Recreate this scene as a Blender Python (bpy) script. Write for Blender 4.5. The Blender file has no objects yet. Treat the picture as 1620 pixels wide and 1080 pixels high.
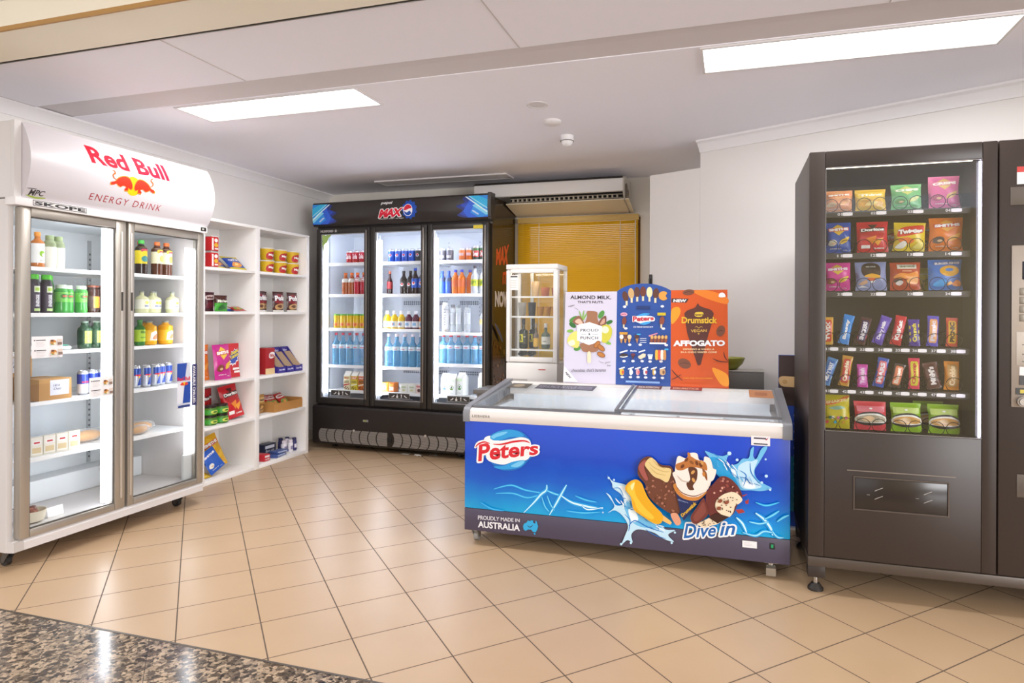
import bpy, bmesh, math, random
from mathutils import Vector, Matrix
from mathutils.geometry import tessellate_polygon

sc = bpy.context.scene
COL = sc.collection
R = math.radians
PI = math.pi
random.seed(7)

# ------------------------------------------------------------------ camera
F_PX, CX, CY, CAM_H = 1009.0, 855.0, 494.3, 1.255
YAW, ROLL = R(16.75), R(0.25)
_f = Vector((-math.sin(YAW), math.cos(YAW), 0))
_r = Vector((math.cos(YAW), math.sin(YAW), 0))
_u = Vector((0, 0, 1))
C_R = _r * math.cos(ROLL) + _u * math.sin(ROLL)
C_U = -_r * math.sin(ROLL) + _u * math.cos(ROLL)
C_F = _f
cd = bpy.data.cameras.new('camera')
cam = bpy.data.objects.new('camera', cd)
COL.objects.link(cam)
cd.sensor_width = 36
cd.lens = 36 * F_PX / 1620
cd.shift_x = -(CX - 810) / 1620
cd.shift_y = (CY - 540) / 1620
cd.clip_start = 0.05
_m = Matrix((C_R, C_U, -C_F)).transposed().to_4x4()
_m.translation = (0, 0, CAM_H)
cam.matrix_world = _m
sc.camera = cam

# ------------------------------------------------------------------ colour management, world
sc.view_settings.view_transform = 'Standard'
sc.view_settings.look = 'None'
sc.view_settings.gamma = 1
sc.view_settings.use_curve_mapping = False
sc.view_settings.exposure = 0.65
W = bpy.data.worlds.new('world')
sc.world = W
W.use_nodes = True
W.node_tree.nodes['Background'].inputs[0].default_value = (0.98, 0.97, 0.99, 1)
W.node_tree.nodes['Background'].inputs[1].default_value = 0.9
try:
    sc.cycles.transparent_max_bounces = 20
except Exception:
    pass
LAMP_W = 18.5          # each ceiling panel of the shop
HALL_W = 20.0                   # each lamp added, unseen, over the hall the camera stands in

LED_K = 7.0            # strength of the strip lights in the refrigerators


def area(name, loc, sx, sy, power, color=(1, 1, 1), rot=(0, 0, 0), parent=None):
    l = bpy.data.lights.new(name, 'AREA')
    l.shape = 'RECTANGLE'
    l.size, l.size_y, l.energy, l.color = sx, sy, power, color
    o = bpy.data.objects.new(name, l)
    o.location = loc
    o.rotation_euler = rot
    COL.objects.link(o)
    if parent:
        o.parent = parent
    return o


# ------------------------------------------------------------------ colours and materials
def lin(c):
    if isinstance(c, str):
        c = tuple(int(c[i:i + 2], 16) for i in (0, 2, 4))
    out = []
    for v in c[:3]:
        v = v / 255
        out.append(v / 12.92 if v <= 0.04045 else ((v + 0.055) / 1.055) ** 2.4)
    return tuple(out) + (1,)


_mats = {}


def M(col, rough=0.5, metal=0.0, emit=0.0, spec=0.5):
    k = (str(col), rough, metal, emit, spec)
    if k in _mats:
        return _mats[k]
    m = bpy.data.materials.new('mat_%s' % (col if isinstance(col, str) else '%d_%d_%d' % tuple(col[:3])))
    m.use_nodes = True
    b = m.node_tree.nodes['Principled BSDF']
    b.inputs['Base Color'].default_value = lin(col)
    b.inputs['Roughness'].default_value = rough
    b.inputs['Metallic'].default_value = metal
    b.inputs['Specular IOR Level'].default_value = spec
    if emit:
        b.inputs['Emission Color'].default_value = lin(col)
        b.inputs['Emission Strength'].default_value = emit
    _mats[k] = m
    return m


class NT:
    """tiny node helper"""
    def __init__(s, name):
        s.m = bpy.data.materials.new(name)
        s.m.use_nodes = True
        s.t = s.m.node_tree
        s.b = s.t.nodes['Principled BSDF']
        s.out = s.t.nodes['Material Output']

    def n(s, typ, **k):
        nd = s.t.nodes.new('ShaderNode' + typ)
        for a, v in k.items():
            setattr(nd, a, v)
        return nd

    def l(s, a, b):
        s.t.links.new(a, b)

    def math(s, op, a, b=None, c=None):
        nd = s.n('Math', operation=op)
        for i, v in enumerate((a, b, c)):
            if v is None:
                continue
            if isinstance(v, (int, float)):
                nd.inputs[i].default_value = v
            else:
                s.l(v, nd.inputs[i])
        return nd.outputs[0]

    def mix(s, f, a, b):
        nd = s.n('Mix', data_type='RGBA')
        if isinstance(f, (int, float)):
            nd.inputs[0].default_value = f
        else:
            s.l(f, nd.inputs[0])
        for i, v in ((6, a), (7, b)):
            if isinstance(v, tuple):
                nd.inputs[i].default_value = v
            else:
                s.l(v, nd.inputs[i])
        return nd.outputs[2]

    def ramp(s, f, stops, interp='LINEAR'):
        nd = s.n('ValToRGB')
        cr = nd.color_ramp
        cr.interpolation = interp
        while len(cr.elements) < len(stops):
            cr.elements.new(0.5)
        for e, (p, c) in zip(cr.elements, stops):
            e.position = p
            e.color = lin(c)
        s.l(f, nd.inputs[0])
        return nd.outputs[0]


def glass_mat(name, tint=(0.97, 0.98, 0.98), base=0.035, edge=0.6, rough=0.015):
    t = NT(name)
    lw = t.n('LayerWeight')
    lw.inputs[0].default_value = 0.5
    f = t.math('ADD', t.math('MULTIPLY', t.math('POWER', lw.outputs['Facing'], 4.0), edge), base)
    tr = t.n('BsdfTransparent')
    tr.inputs[0].default_value = tint + (1,)
    g = t.n('BsdfGlossy')
    g.inputs['Roughness'].default_value = rough
    mx = t.n('MixShader')
    t.l(f, mx.inputs[0])
    t.l(tr.outputs[0], mx.inputs[1])
    t.l(g.outputs[0], mx.inputs[2])
    t.l(mx.outputs[0], t.out.inputs[0])
    return t.m


def clear_mat(name, col, alpha, rough=0.08, tint=0.65):
    """tinted clear plastic: part see-through, part glossy colour"""
    t = NT(name)
    t.b.inputs['Base Color'].default_value = lin(col)
    t.b.inputs['Roughness'].default_value = rough
    tr = t.n('BsdfTransparent')
    c = lin(col)
    tr.inputs[0].default_value = tuple(1 - tint + tint * v for v in c[:3]) + (1,)
    mx = t.n('MixShader')
    lw = t.n('LayerWeight')
    lw.inputs[0].default_value = 0.5
    t.l(t.math('ADD', t.math('MULTIPLY', t.math('POWER', lw.outputs['Facing'], 2.0), (1 - alpha) * .75), alpha), mx.inputs[0])
    t.l(tr.outputs[0], mx.inputs[1])
    t.l(t.b.outputs[0], mx.inputs[2])
    t.l(mx.outputs[0], t.out.inputs[0])
    return t.m


GLASS = glass_mat('pane_glass')
GLASS_V = glass_mat('vending_glass', base=0.06, edge=0.5)
GLASS_TOP = glass_mat('sliding_glass', base=0.025, edge=0.10)
WHITE = M('EDE9E6', 0.4)
BLACK = M('1B1817', 0.35)
CHROME = M('B9B7B4', 0.25, 1.0)
ALU = M('B5AEA4', 0.38, 0.7)

# ------------------------------------------------------------------ object helpers


def tag(o, label=None, cat=None, group=None, kind=None):
    if label:
        o['label'] = label
    if cat:
        o['category'] = cat
    if group:
        o['group'] = group
    if kind:
        o['kind'] = kind
    return o


def empty(name, loc=(0, 0, 0), rz=0, label=None, cat=None, group=None):
    o = bpy.data.objects.new(name, None)
    o.empty_display_size = 0.05
    COL.objects.link(o)
    o.location = loc
    o.rotation_euler = (0, 0, rz)
    return tag(o, label, cat, group)


class MB:
    def __init__(s):
        s.bm = bmesh.new()
        s.ms = []

    def mi(s, m):
        if m not in s.ms:
            s.ms.append(m)
        return s.ms.index(m)

    def face(s, vs, m, smooth=False):
        try:
            f = s.bm.faces.new(vs)
        except ValueError:
            return None
        f.material_index = s.mi(m)
        f.smooth = smooth
        return f

    def poly(s, pts, m):
        return s.face([s.bm.verts.new(p) for p in pts], m)

    def box(s, x0, y0, z0, x1, y1, z1, m, bev=0.0, seg=2):
        v = [s.bm.verts.new((x, y, z)) for z in (z0, z1) for y in (y0, y1) for x in (x0, x1)]
        fs = []
        for q in ((0, 2, 3, 1), (4, 5, 7, 6), (0, 1, 5, 4), (2, 6, 7, 3), (0, 4, 6, 2), (1, 3, 7, 5)):
            fs.append(s.face([v[i] for i in q], m))
        if bev:
            es = list({e for f in fs for e in f.edges})
            r = bmesh.ops.bevel(s.bm, geom=es, offset=bev, segments=seg, affect='EDGES', profile=0.5)
            k = s.mi(m)
            for f in r['faces']:
                f.material_index = k
                f.smooth = True
        return s

    def prism(s, pts, axis, a0, a1, m, smooth=False):
        """pts 2-D outline, extruded along axis (x: pts are y,z; y: x,z; z: x,y)"""
        def at(p, a):
            return {'x': (a, p[0], p[1]), 'y': (p[0], a, p[1]), 'z': (p[0], p[1], a)}[axis]
        A = [s.bm.verts.new(at(p, a0)) for p in pts]
        B = [s.bm.verts.new(at(p, a1)) for p in pts]
        n = len(pts)
        fs = [s.face(A, m), s.face(B[::-1], m)]
        for i in range(n):
            fs.append(s.face([A[i], B[i], B[(i + 1) % n], A[(i + 1) % n]], m, smooth))
        bmesh.ops.recalc_face_normals(s.bm, faces=[f for f in fs if f])
        return s

    def rings(s, rings, m, cap=True, closed=True):
        """rings: list of point lists of equal length; m may be a list per band"""
        vs = [[s.bm.verts.new(p) for p in r] for r in rings]
        n = len(rings[0])
        fs = []
        for i in range(len(vs) - 1):
            mm = m[i] if isinstance(m, (list, tuple)) else m
            for j in range(n if closed else n - 1):
                fs.append(s.face([vs[i][j], vs[i][(j + 1) % n], vs[i + 1][(j + 1) % n], vs[i + 1][j]], mm, True))
        if cap:
            m0 = m[0] if isinstance(m, (list, tuple)) else m
            m1 = m[-1] if isinstance(m, (list, tuple)) else m
            fs.append(s.face(vs[0][::-1], m0))
            fs.append(s.face(vs[-1], m1))
        bmesh.ops.recalc_face_normals(s.bm, faces=[f for f in fs if f])
        return s

    def lathe(s, prof, m, c=(0, 0, 0), n=16):
        rr = []
        for r, z in prof:
            r = max(r, 1e-5)
            rr.append([(c[0] + r * math.cos(2 * PI * k / n), c[1] + r * math.sin(2 * PI * k / n), c[2] + z) for k in range(n)])
        return s.rings(rr, m)

    def tube(s, pts, r, m, n=8, closed=False):
        P = [Vector(p) for p in pts]
        rr = []
        up = None
        N = len(P)
        for i, p in enumerate(P):
            if closed:
                d = P[(i + 1) % N] - P[i - 1]
            else:
                d = P[min(i + 1, N - 1)] - P[max(i - 1, 0)]
            d.normalize()
            if up is None:
                up = d.orthogonal().normalized()
            up = (up - d * up.dot(d))
            up = up.normalized() if up.length > 1e-6 else d.orthogonal().normalized()
            sd = d.cross(up)
            q = r[i] if isinstance(r, (list, tuple)) else r
            rr.append([tuple(p + (up * math.cos(2 * PI * k / n) + sd * math.sin(2 * PI * k / n)) * q) for k in range(n)])
        if closed:
            rr.append(rr[0])
        return s.rings(rr, m, cap=not closed)

    def cyl(s, p0, p1, r, m, n=16):
        return s.tube([p0, p1], r, m, n)

    def build(s, name, parent=None, label=None, cat=None, group=None, kind=None, sharp=38):
        me = bpy.data.meshes.new(name)
        s.bm.to_mesh(me)
        s.bm.free()
        for m in s.ms:
            me.materials.append(m)
        try:
            me.set_sharp_from_angle(angle=R(sharp))
        except Exception:
            pass
        o = bpy.data.objects.new(name, me)
        COL.objects.link(o)
        if parent:
            o.parent = parent
        return tag(o, label, cat, group, kind)


def spline(pts, n=6, closed=True):
    out = []
    N = len(pts)
    rng = range(N) if closed else range(N - 1)
    for i in rng:
        if closed:
            p0, p1, p2, p3 = (pts[(i + k) % N] for k in (-1, 0, 1, 2))
        else:
            p0, p1, p2, p3 = pts[max(i - 1, 0)], pts[i], pts[i + 1], pts[min(i + 2, N - 1)]
        for k in range(n):
            t = k / n
            out.append(tuple(0.5 * (2 * b + (c - a) * t + (2 * a - 5 * b + 4 * c - d) * t * t + (3 * b - a - 3 * c + d) * t ** 3)
                             for a, b, c, d in zip(p0, p1, p2, p3)))
    if not closed:
        out.append(tuple(pts[-1]))
    return out


_txt = {}


def text_geo(s, bold=0.0, shear=0.0, space=1.0):
    k = (s, bold, shear, space)
    if k in _txt:
        return _txt[k]
    cu = bpy.data.curves.new('t', 'FONT')
    cu.body = s
    cu.size = 1
    cu.offset = bold
    cu.shear = shear
    cu.space_character = space
    cu.resolution_u = 3
    cu.dimensions = '2D'
    cu.fill_mode = 'FRONT'
    o = bpy.data.objects.new('t', cu)
    me = o.to_mesh()
    V = [(v.co.x, v.co.y) for v in me.vertices]
    Fs = [tuple(p.vertices) for p in me.polygons]
    o.to_mesh_clear()
    bpy.data.objects.remove(o)
    bpy.data.curves.remove(cu)
    bb = (min(v[0] for v in V), min(v[1] for v in V), max(v[0] for v in V), max(v[1] for v in V))
    _txt[k] = (V, Fs, bb)
    return _txt[k]


def flat_xz(y=0.0):
    return lambda u, v, l: (u, y - l, v)


class Decal:
    """printing on a surface: flat shapes in the surface's own u,v metres, laid on it by fn(u,v,lift)"""
    STEP = 0.00035

    def __init__(s, fn, step=None):
        s.fn = fn
        s.V, s.F, s.ms = [], [], []
        s.layer = 1
        s.step = step or s.STEP

    def mi(s, m):
        if not isinstance(m, bpy.types.Material):
            m = M(m, 0.4)
        if m not in s.ms:
            s.ms.append(m)
        return s.ms.index(m)

    def add(s, V, Fs, m):
        b = len(s.V)
        s.V += [(p[0], p[1], s.layer) for p in V]
        k = s.mi(m)
        s.F += [(tuple(b + i for i in f), k) for f in Fs]
        s.layer += 1
        return s

    def poly(s, pts, m):
        pts = [tuple(p) for p in pts]
        tris = tessellate_polygon([[Vector((p[0], p[1], 0)) for p in pts]])
        return s.add(pts, tris, m)

    def spl(s, pts, m, n=5):
        return s.poly(spline(pts, n), m)

    def rect(s, x0, z0, x1, z1, m):
        return s.poly([(x0, z0), (x1, z0), (x1, z1), (x0, z1)], m)

    def ell(s, cx, cz, rx, rz, m, rot=0, n=20):
        c, si = math.cos(rot), math.sin(rot)
        P = []
        for k in range(n):
            a, b = rx * math.cos(2 * PI * k / n), rz * math.sin(2 * PI * k / n)
            P.append((cx + a * c - b * si, cz + a * si + b * c))
        return s.poly(P, m)

    def stroke(s, pts, w, m, n=5, taper=True):
        P = spline(pts, n, closed=False)
        N = len(P)
        V, Fs = [], []
        for i, p in enumerate(P):
            a, b = P[max(i - 1, 0)], P[min(i + 1, N - 1)]
            dx, dz = b[0] - a[0], b[1] - a[1]
            L = math.hypot(dx, dz) or 1
            t = i / (N - 1)
            ww = w * (math.sin(PI * (0.12 + 0.76 * t)) if taper else 1) / 2
            V += [(p[0] - dz / L * ww, p[1] + dx / L * ww), (p[0] + dz / L * ww, p[1] - dx / L * ww)]
        for i in range(N - 1):
            Fs.append((2 * i, 2 * i + 1, 2 * i + 3, 2 * i + 2))
        return s.add(V, Fs, m)

    def text(s, t, q, m, bold=0.0, shear=0.0, outline=None, rot=0, space=1.0):
        """q: (x0,z0,x1,z1) box or four corners bl,br,tr,tl; outline: [(extra bold, material), ...] drawn first"""
        if len(q) == 4 and not isinstance(q[0], (tuple, list)):
            x0, z0, x1, z1 = q
            q = [(x0, z0), (x1, z0), (x1, z1), (x0, z1)]
        if rot:
            cx = sum(p[0] for p in q) / 4
            cz = sum(p[1] for p in q) / 4
            c, si = math.cos(rot), math.sin(rot)
            q = [(cx + (p[0] - cx) * c - (p[1] - cz) * si, cz + (p[0] - cx) * si + (p[1] - cz) * c) for p in q]
        bb = text_geo(t, bold, shear, space)[2]
        V, Fs, _ = text_geo(t, bold, shear, space)
        for b, mm in list(outline or []) + [(0, m)]:
            lay = s.layer
            for k in range(12 if b else 1):
                dx, dy = (b * math.cos(2 * PI * k / 12), b * math.sin(2 * PI * k / 12)) if b else (0, 0)
                out = []
                for x, y in V:
                    u = (x + dx - bb[0]) / (bb[2] - bb[0])
                    v = (y + dy - bb[1]) / (bb[3] - bb[1])
                    out.append(tuple((1 - u) * (1 - v) * q[0][i] + u * (1 - v) * q[1][i] + u * v * q[2][i] + (1 - u) * v * q[3][i] for i in (0, 1)))
                s.layer = lay + .3 * k
                s.add(out, Fs, mm)
        return s

    def build(s, name, parent=None, label=None, us=(), vs=(), **k):
        bm = bmesh.new()
        V = [bm.verts.new((p[0], p[1], p[2] * 10.0)) for p in s.V]
        for f, mi in s.F:
            try:
                ff = bm.faces.new([V[i] for i in f])
                ff.material_index = mi
            except ValueError:
                pass
        for ax, vals in ((0, us), (1, vs)):
            for c in vals:
                co = (c, 0, 0) if ax == 0 else (0, c, 0)
                no = (1, 0, 0) if ax == 0 else (0, 1, 0)
                bmesh.ops.bisect_plane(bm, geom=bm.verts[:] + bm.edges[:] + bm.faces[:], plane_co=co, plane_no=no, dist=1e-6)
        c0 = Vector(s.fn(0, 0, 0))
        for v in bm.verts:
            v.co = s.fn(v.co.x, v.co.y, s.step * v.co.z / 10.0)
        bm.normal_update()
        me = bpy.data.meshes.new(name)
        bm.to_mesh(me)
        bm.free()
        for m in s.ms:
            me.materials.append(m)
        o = bpy.data.objects.new(name, me)
        COL.objects.link(o)
        if parent:
            o.parent = parent
        return tag(o, label, **k)


# ------------------------------------------------------------------ frames of the big furniture: origin at its front left foot, x along the front, y into it
class Frame:
    def __init__(s, x, y, deg):
        s.o = Vector((x, y, 0))
        s.a = R(deg)
        s.ex = Vector((math.cos(s.a), math.sin(s.a), 0))
        s.ey = Vector((-math.sin(s.a), math.cos(s.a), 0))

    def w(s, x, y, z=0):
        return s.o + s.ex * x + s.ey * y + Vector((0, 0, z))

    def pix(s, px, py, d=0.0):
        """where the sight line through an image point meets this furniture's front (or the plane d behind it)"""
        dr = C_F + C_R * ((px - CX) / F_PX) - C_U * ((py - CY) / F_PX)
        n = s.ey
        t = (s.o + n * d - Vector((0, 0, CAM_H))).dot(n) / dr.dot(n)
        p = Vector((0, 0, CAM_H)) + dr * t
        q = p - s.o
        return (q.dot(s.ex), p.z)


RBF = Frame(-3.30, 2.20, 90)       # white double door cooler
SHF = Frame(-3.61, 3.655, 90)      # shelf unit
PEF = Frame(-3.70, 5.047, -1.67)   # black three door fridge
FZF = Frame(-1.39, 3.20, 0)        # chest freezer
VMF = Frame(0.33, 3.10, 0)         # vending machine


def copy_tree(o, parent=None):
    c = o.copy()
    COL.objects.link(c)
    if parent:
        c.parent = parent
    for ch in o.children:
        copy_tree(ch, c)
    return c


PROTO = {}


def seat(o, z):
    """lift a product so that its lowest point just rests on the height z"""
    mw = Matrix.LocRotScale(o.location, o.rotation_euler, o.scale)
    lo = min((mw @ v.co).z for x in [o] + list(o.children_recursive) if x.type == 'MESH' for v in x.data.vertices)
    o.location.z += z + .0013 - lo


def place(kind, frame, x, y, z, label, cat=None, group=None, rz=0.0, rx=0.0, ry=0.0, scale=None):
    """put one product of a kind; the first call builds it, later calls copy it with its parts"""
    name, builder, c0 = KINDS[kind]
    if kind not in PROTO:
        o = builder()
        PROTO[kind] = o
    else:
        o = copy_tree(PROTO[kind])
        for k in ('label', 'category', 'group'):
            if k in o:
                del o[k]
    o.location = frame.w(x, y, z)
    o.rotation_euler = (rx, ry, frame.a + rz)
    o.scale = (scale,) * 3 if isinstance(scale, (int, float)) else (scale or (1, 1, 1))
    seat(o, z)
    return tag(o, label, cat or c0, group)


ORD = ['first', 'second', 'third', 'fourth', 'fifth', 'sixth', 'seventh', 'eighth', 'ninth', 'tenth']


def row(kind, frame, xs, y, z, what, where, group, cat=None, **k):
    for i, x in enumerate(xs):
        if len(xs) == 1:
            lb = '%s, %s' % (what, where)
        else:
            lb = '%s %s from left, %s' % (ORD[i], what, where)
        place(kind, frame, x, y[i] if isinstance(y, (list, tuple)) else y, z, lb, cat, group, **k)


KINDS = {}

# ------------------------------------------------------------------ setting materials
def floor_tiles():
    t = NT('floor_tiles')
    tc = t.n('TexCoord')
    sp = t.n('SeparateXYZ')
    t.l(tc.outputs['Object'], sp.inputs[0])
    x, y = sp.outputs[0], sp.outputs[1]
    k = 1 / math.sqrt(2)
    x0, y0, s = -1.394, 2.139, 0.2985
    u = t.math('DIVIDE', t.math('MULTIPLY', t.math('ADD', t.math('ADD', x, y), -(x0 + y0)), k), s)
    v = t.math('DIVIDE', t.math('MULTIPLY', t.math('ADD', t.math('SUBTRACT', y, x), -(y0 - x0)), k), s)
    def edge(a):
        f = t.math('FRACT', a)
        return t.math('MINIMUM', f, t.math('SUBTRACT', 1.0, f))
    e = t.math('MINIMUM', edge(u), edge(v))
    grout = t.math('LESS_THAN', e, 0.0085)
    cb = t.n('CombineXYZ')
    t.l(t.math('FLOOR', u), cb.inputs[0])
    t.l(t.math('FLOOR', v), cb.inputs[1])
    wn = t.n('TexWhiteNoise')
    t.l(cb.outputs[0], wn.inputs[0])
    no = t.n('TexNoise')
    no.inputs['Scale'].default_value = 2.6
    no.inputs['Detail'].default_value = 3
    t.l(tc.outputs['Object'], no.inputs[0])
    ta = t.mix(no.outputs[0], lin('B39675'), lin('C5A988'))
    tb = t.mix(t.math('MULTIPLY', wn.outputs[0], 0.35), ta, lin('BA9B7B'))
    col = t.mix(grout, tb, lin('5C4C3D'))
    t.l(col, t.b.inputs['Base Color'])
    t.l(t.math('ADD', t.math('MULTIPLY', grout, 0.4), 0.34), t.b.inputs['Roughness'])
    bp = t.n('Bump')
    bp.inputs['Strength'].default_value = 0.4
    bp.inputs['Distance'].default_value = 0.002
    t.l(t.math('SMOOTH_MIN', e, 0.012, 0.006), bp.inputs['Height'])
    t.l(bp.outputs[0], t.b.inputs['Normal'])
    return t.m


def granite():
    t = NT('granite')
    tc = t.n('TexCoord')
    vo = t.n('TexVoronoi')
    vo.inputs['Scale'].default_value = 52
    nz = t.n('TexNoise')
    nz.inputs['Scale'].default_value = 30
    nz.inputs['Detail'].default_value = 5
    mxv = t.n('VectorMath', operation='ADD')
    sc_ = t.n('VectorMath', operation='SCALE')
    t.l(tc.outputs['Object'], nz.inputs[0])
    t.l(nz.outputs[1], sc_.inputs[0])
    sc_.inputs[3].default_value = 0.05
    t.l(tc.outputs['Object'], mxv.inputs[0])
    t.l(sc_.outputs[0], mxv.inputs[1])
    t.l(mxv.outputs[0], vo.inputs[0])
    bw = t.n('RGBToBW')
    t.l(vo.outputs['Color'], bw.inputs[0])
    c1 = t.ramp(bw.outputs[0], [(0.0, '3B322C'), (0.3, '5A4D42'), (0.45, '877664'), (0.6, 'A8937C'), (0.8, 'BFA88E'), (1.0, '937F6B')], 'LINEAR')
    n2 = t.n('TexNoise')
    n2.inputs['Scale'].default_value = 60
    n2.inputs['Detail'].default_value = 4
    t.l(tc.outputs['Object'], n2.inputs[0])
    dk = t.ramp(n2.outputs[0], [(0.38, 'FFFFFF'), (0.47, '000000')])
    ve = t.n('TexVoronoi', feature='DISTANCE_TO_EDGE')
    ve.inputs['Scale'].default_value = 52
    t.l(mxv.outputs[0], ve.inputs[0])
    ed = t.ramp(ve.outputs['Distance'], [(0.02, '9A9A9A'), (0.14, '000000')])
    c2 = t.mix(ed, t.mix(dk, c1, lin('2A2422')), lin('332B26'))
    sp = t.n('SeparateXYZ')
    t.l(tc.outputs['Object'], sp.inputs[0])
    k = 1 / math.sqrt(2)
    x0, y0, s = -1.93, 1.705, 0.597
    def edge(a):
        f = t.math('FRACT', a)
        return t.math('MINIMUM', f, t.math('SUBTRACT', 1.0, f))
    u = t.math('DIVIDE', t.math('MULTIPLY', t.math('ADD', t.math('ADD', sp.outputs[0], sp.outputs[1]), -(x0 + y0)), k), s)
    v = t.math('DIVIDE', t.math('MULTIPLY', t.math('ADD', t.math('SUBTRACT', sp.outputs[1], sp.outputs[0]), -(y0 - x0)), k), s)
    g = t.math('LESS_THAN', t.math('MINIMUM', edge(u), edge(v)), 0.0018)
    t.l(t.mix(g, c2, lin('2B2522')), t.b.inputs['Base Color'])
    t.b.inputs['Roughness'].default_value = 0.13
    return t.m


def plaster(name, c1, c2, scale=3.0, rough=0.75):
    t = NT(name)
    tc = t.n('TexCoord')
    no = t.n('TexNoise')
    no.inputs['Scale'].default_value = scale
    no.inputs['Detail'].default_value = 2
    t.l(tc.outputs['Object'], no.inputs[0])
    t.l(t.mix(no.outputs[0], lin(c1), lin(c2)), t.b.inputs['Base Color'])
    t.b.inputs['Roughness'].default_value = rough
    return t.m


TILE = floor_tiles()
GRAN = granite()
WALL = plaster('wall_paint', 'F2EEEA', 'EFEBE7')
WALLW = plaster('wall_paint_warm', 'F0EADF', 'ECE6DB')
CEIL = plaster('ceiling_paint', 'F4F2F9', 'F2F0F7', 2.0)
BAND = plaster('band_grey', 'D6D0D0', 'D3CDCD', 2.0)  # band toned a little greyer than the ceiling
CREAM = plaster('beam_paint', 'F6EFDC', 'F3EAD4', 4.0, 0.6)
CORN = M('F2EFEF', 0.5)
CZ = 2.45


def struct(name, mb, **k):
    return mb.build(name, kind='structure', **k)


# floors
m = MB()
m.box(-4.2, 1.915, -0.06, 2.6, 5.9, 0, TILE)
struct('floor', m)
m = MB()
m.box(-6.5, -3.4, -0.06, 5.5, 1.905, 0, GRAN)
struct('floor', m)
m = MB()
m.box(-4.2, 1.905, -0.06, 2.6, 1.915, 0.001, M('5E554C', 0.35, 0.6))
struct('trim_1', m)
# left wall
m = MB()
m.box(-4.12, 1.9, 0, -3.98, 5.64, CZ, WALL)
struct('wall_left', m)
# back wall with the window opening
WB, WX0, WX1, WZ0, WZ1 = 5.64, -1.885, -0.78, 0.95, 2.115
m = MB()
m.box(-4.12, WB, 0, WX0, WB + .15, CZ, WALLW)
m.box(WX1, WB, 0, 0.05, WB + .15, CZ, WALLW)
m.box(WX0, WB, WZ1, WX1, WB + .15, CZ, WALLW)
m.box(WX0, WB, 0, WX1, WB + .15, WZ0, WALLW)
struct('wall_back', m)
m = MB()
for b in ((WX0, WZ0, WX0 + .05, WZ1), (WX1 - .05, WZ0, WX1, WZ1), (WX0 + .05, WZ1 - .05, WX1 - .05, WZ1), (WX0 + .05, WZ0, WX1 - .05, WZ0 + .05)):
    m.box(b[0], WB + .07, b[1], b[2], WB + .12, b[3], M('5A3A22', 0.5))
wo = struct('window_1', m)
m = MB()
m.box(WX0 + .05, WB + .09, WZ0 + .05, WX1 - .05, WB + .096, WZ1 - .05, GLASS)
m.build('pane', wo)
# diagonal right wall: full height from A, a lower wing to its left, and the return into the corner
AX, AY, AA = -0.219, 4.591, R(-24.2)
dv = Vector((math.cos(AA), math.sin(AA), 0))
nv = Vector((-math.sin(AA), math.cos(AA), 0))


def DW(s_, t_, z=0):
    p = Vector((AX, AY, z)) + dv * s_ + nv * t_
    return (p.x, p.y, p.z)


m = MB()
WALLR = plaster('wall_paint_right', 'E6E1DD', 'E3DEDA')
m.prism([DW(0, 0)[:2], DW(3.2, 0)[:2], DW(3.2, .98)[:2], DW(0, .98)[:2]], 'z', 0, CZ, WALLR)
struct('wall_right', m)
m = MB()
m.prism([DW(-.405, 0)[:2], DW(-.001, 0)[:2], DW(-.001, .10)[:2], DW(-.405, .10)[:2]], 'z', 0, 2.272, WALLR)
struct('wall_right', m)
# far ends so light does not leak in at the sides of the shop
m = MB()
m.box(2.45, 1.92, 0, 2.6, 3.4, CZ, WALL)
struct('wall_side', m)
# ceiling of the shop, its greyer band and the beam with the shutter slot
m = MB()
m.box(-4.12, 2.945, CZ, 2.6, 5.79, CZ + .1, CEIL)
struct('ceiling', m)
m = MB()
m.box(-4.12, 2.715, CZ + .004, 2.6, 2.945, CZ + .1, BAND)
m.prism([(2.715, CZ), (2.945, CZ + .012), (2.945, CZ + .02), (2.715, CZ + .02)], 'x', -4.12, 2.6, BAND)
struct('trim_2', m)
m = MB()
m.box(-4.12, 2.19, CZ - .006, 2.6, 2.715, CZ + .1, CEIL)
struct('ceiling', m)
for x in (-3.9, -2.41, -0.92, 0.57):
    m = MB()
    m.box(x - .003, 2.20, CZ - .008, x + .003, 2.71, CZ - .005, M('C9C3C2', .6))
    struct('trim_3', m)
m = MB()
m.box(-4.12, 1.915, CZ - .02, 2.6, 2.157, CZ + .25, CREAM)
struct('trim_4', m)
m = MB()
m.box(-4.12, 2.157, CZ + .02, 2.6, 2.19, CZ + .25, M('6F6A66', 0.45, 0.3))
m.box(-4.12, 2.157, CZ - .012, 2.6, 2.163, CZ + .02, M('8F8982', 0.4, 0.6))
m.box(-4.12, 2.184, CZ - .012, 2.6, 2.19, CZ + .02, M('8F8982', 0.4, 0.6))
struct('trim_5', m)
m = MB()
m.box(-4.12, 1.905, CZ - .026, 2.6, 1.915, CZ - .008, M('B58A4E', 0.6))
m.box(-4.12, 1.907, CZ - .008, 2.6, 1.915, CZ + .12, CREAM)
struct('trim_6', m)
# the hall the camera stands in
HCEIL = plaster('hall_ceiling', 'F3F0EC', 'F0ECE7', 2.0)
m = MB()
m.box(-6.5, -1.6, CZ + .10, 5.5, 1.905, CZ + .2, HCEIL)
struct('ceiling', m)
m = MB()
m.box(0.5, -3.55, 0, 4.2, -3.4, CZ + .2, plaster('hall_wall', 'CDBB98', 'C6B48F', 2.0))
struct('wall_front', m)
for x0 in (-3.6, -1.9):
    a = area('hall_fill_lamp', (x0 + .6, -0.6, CZ + .08), 1.3, 0.6, HALL_W, (1, .97, .93))  # unseen lamp added to light the hall
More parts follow.
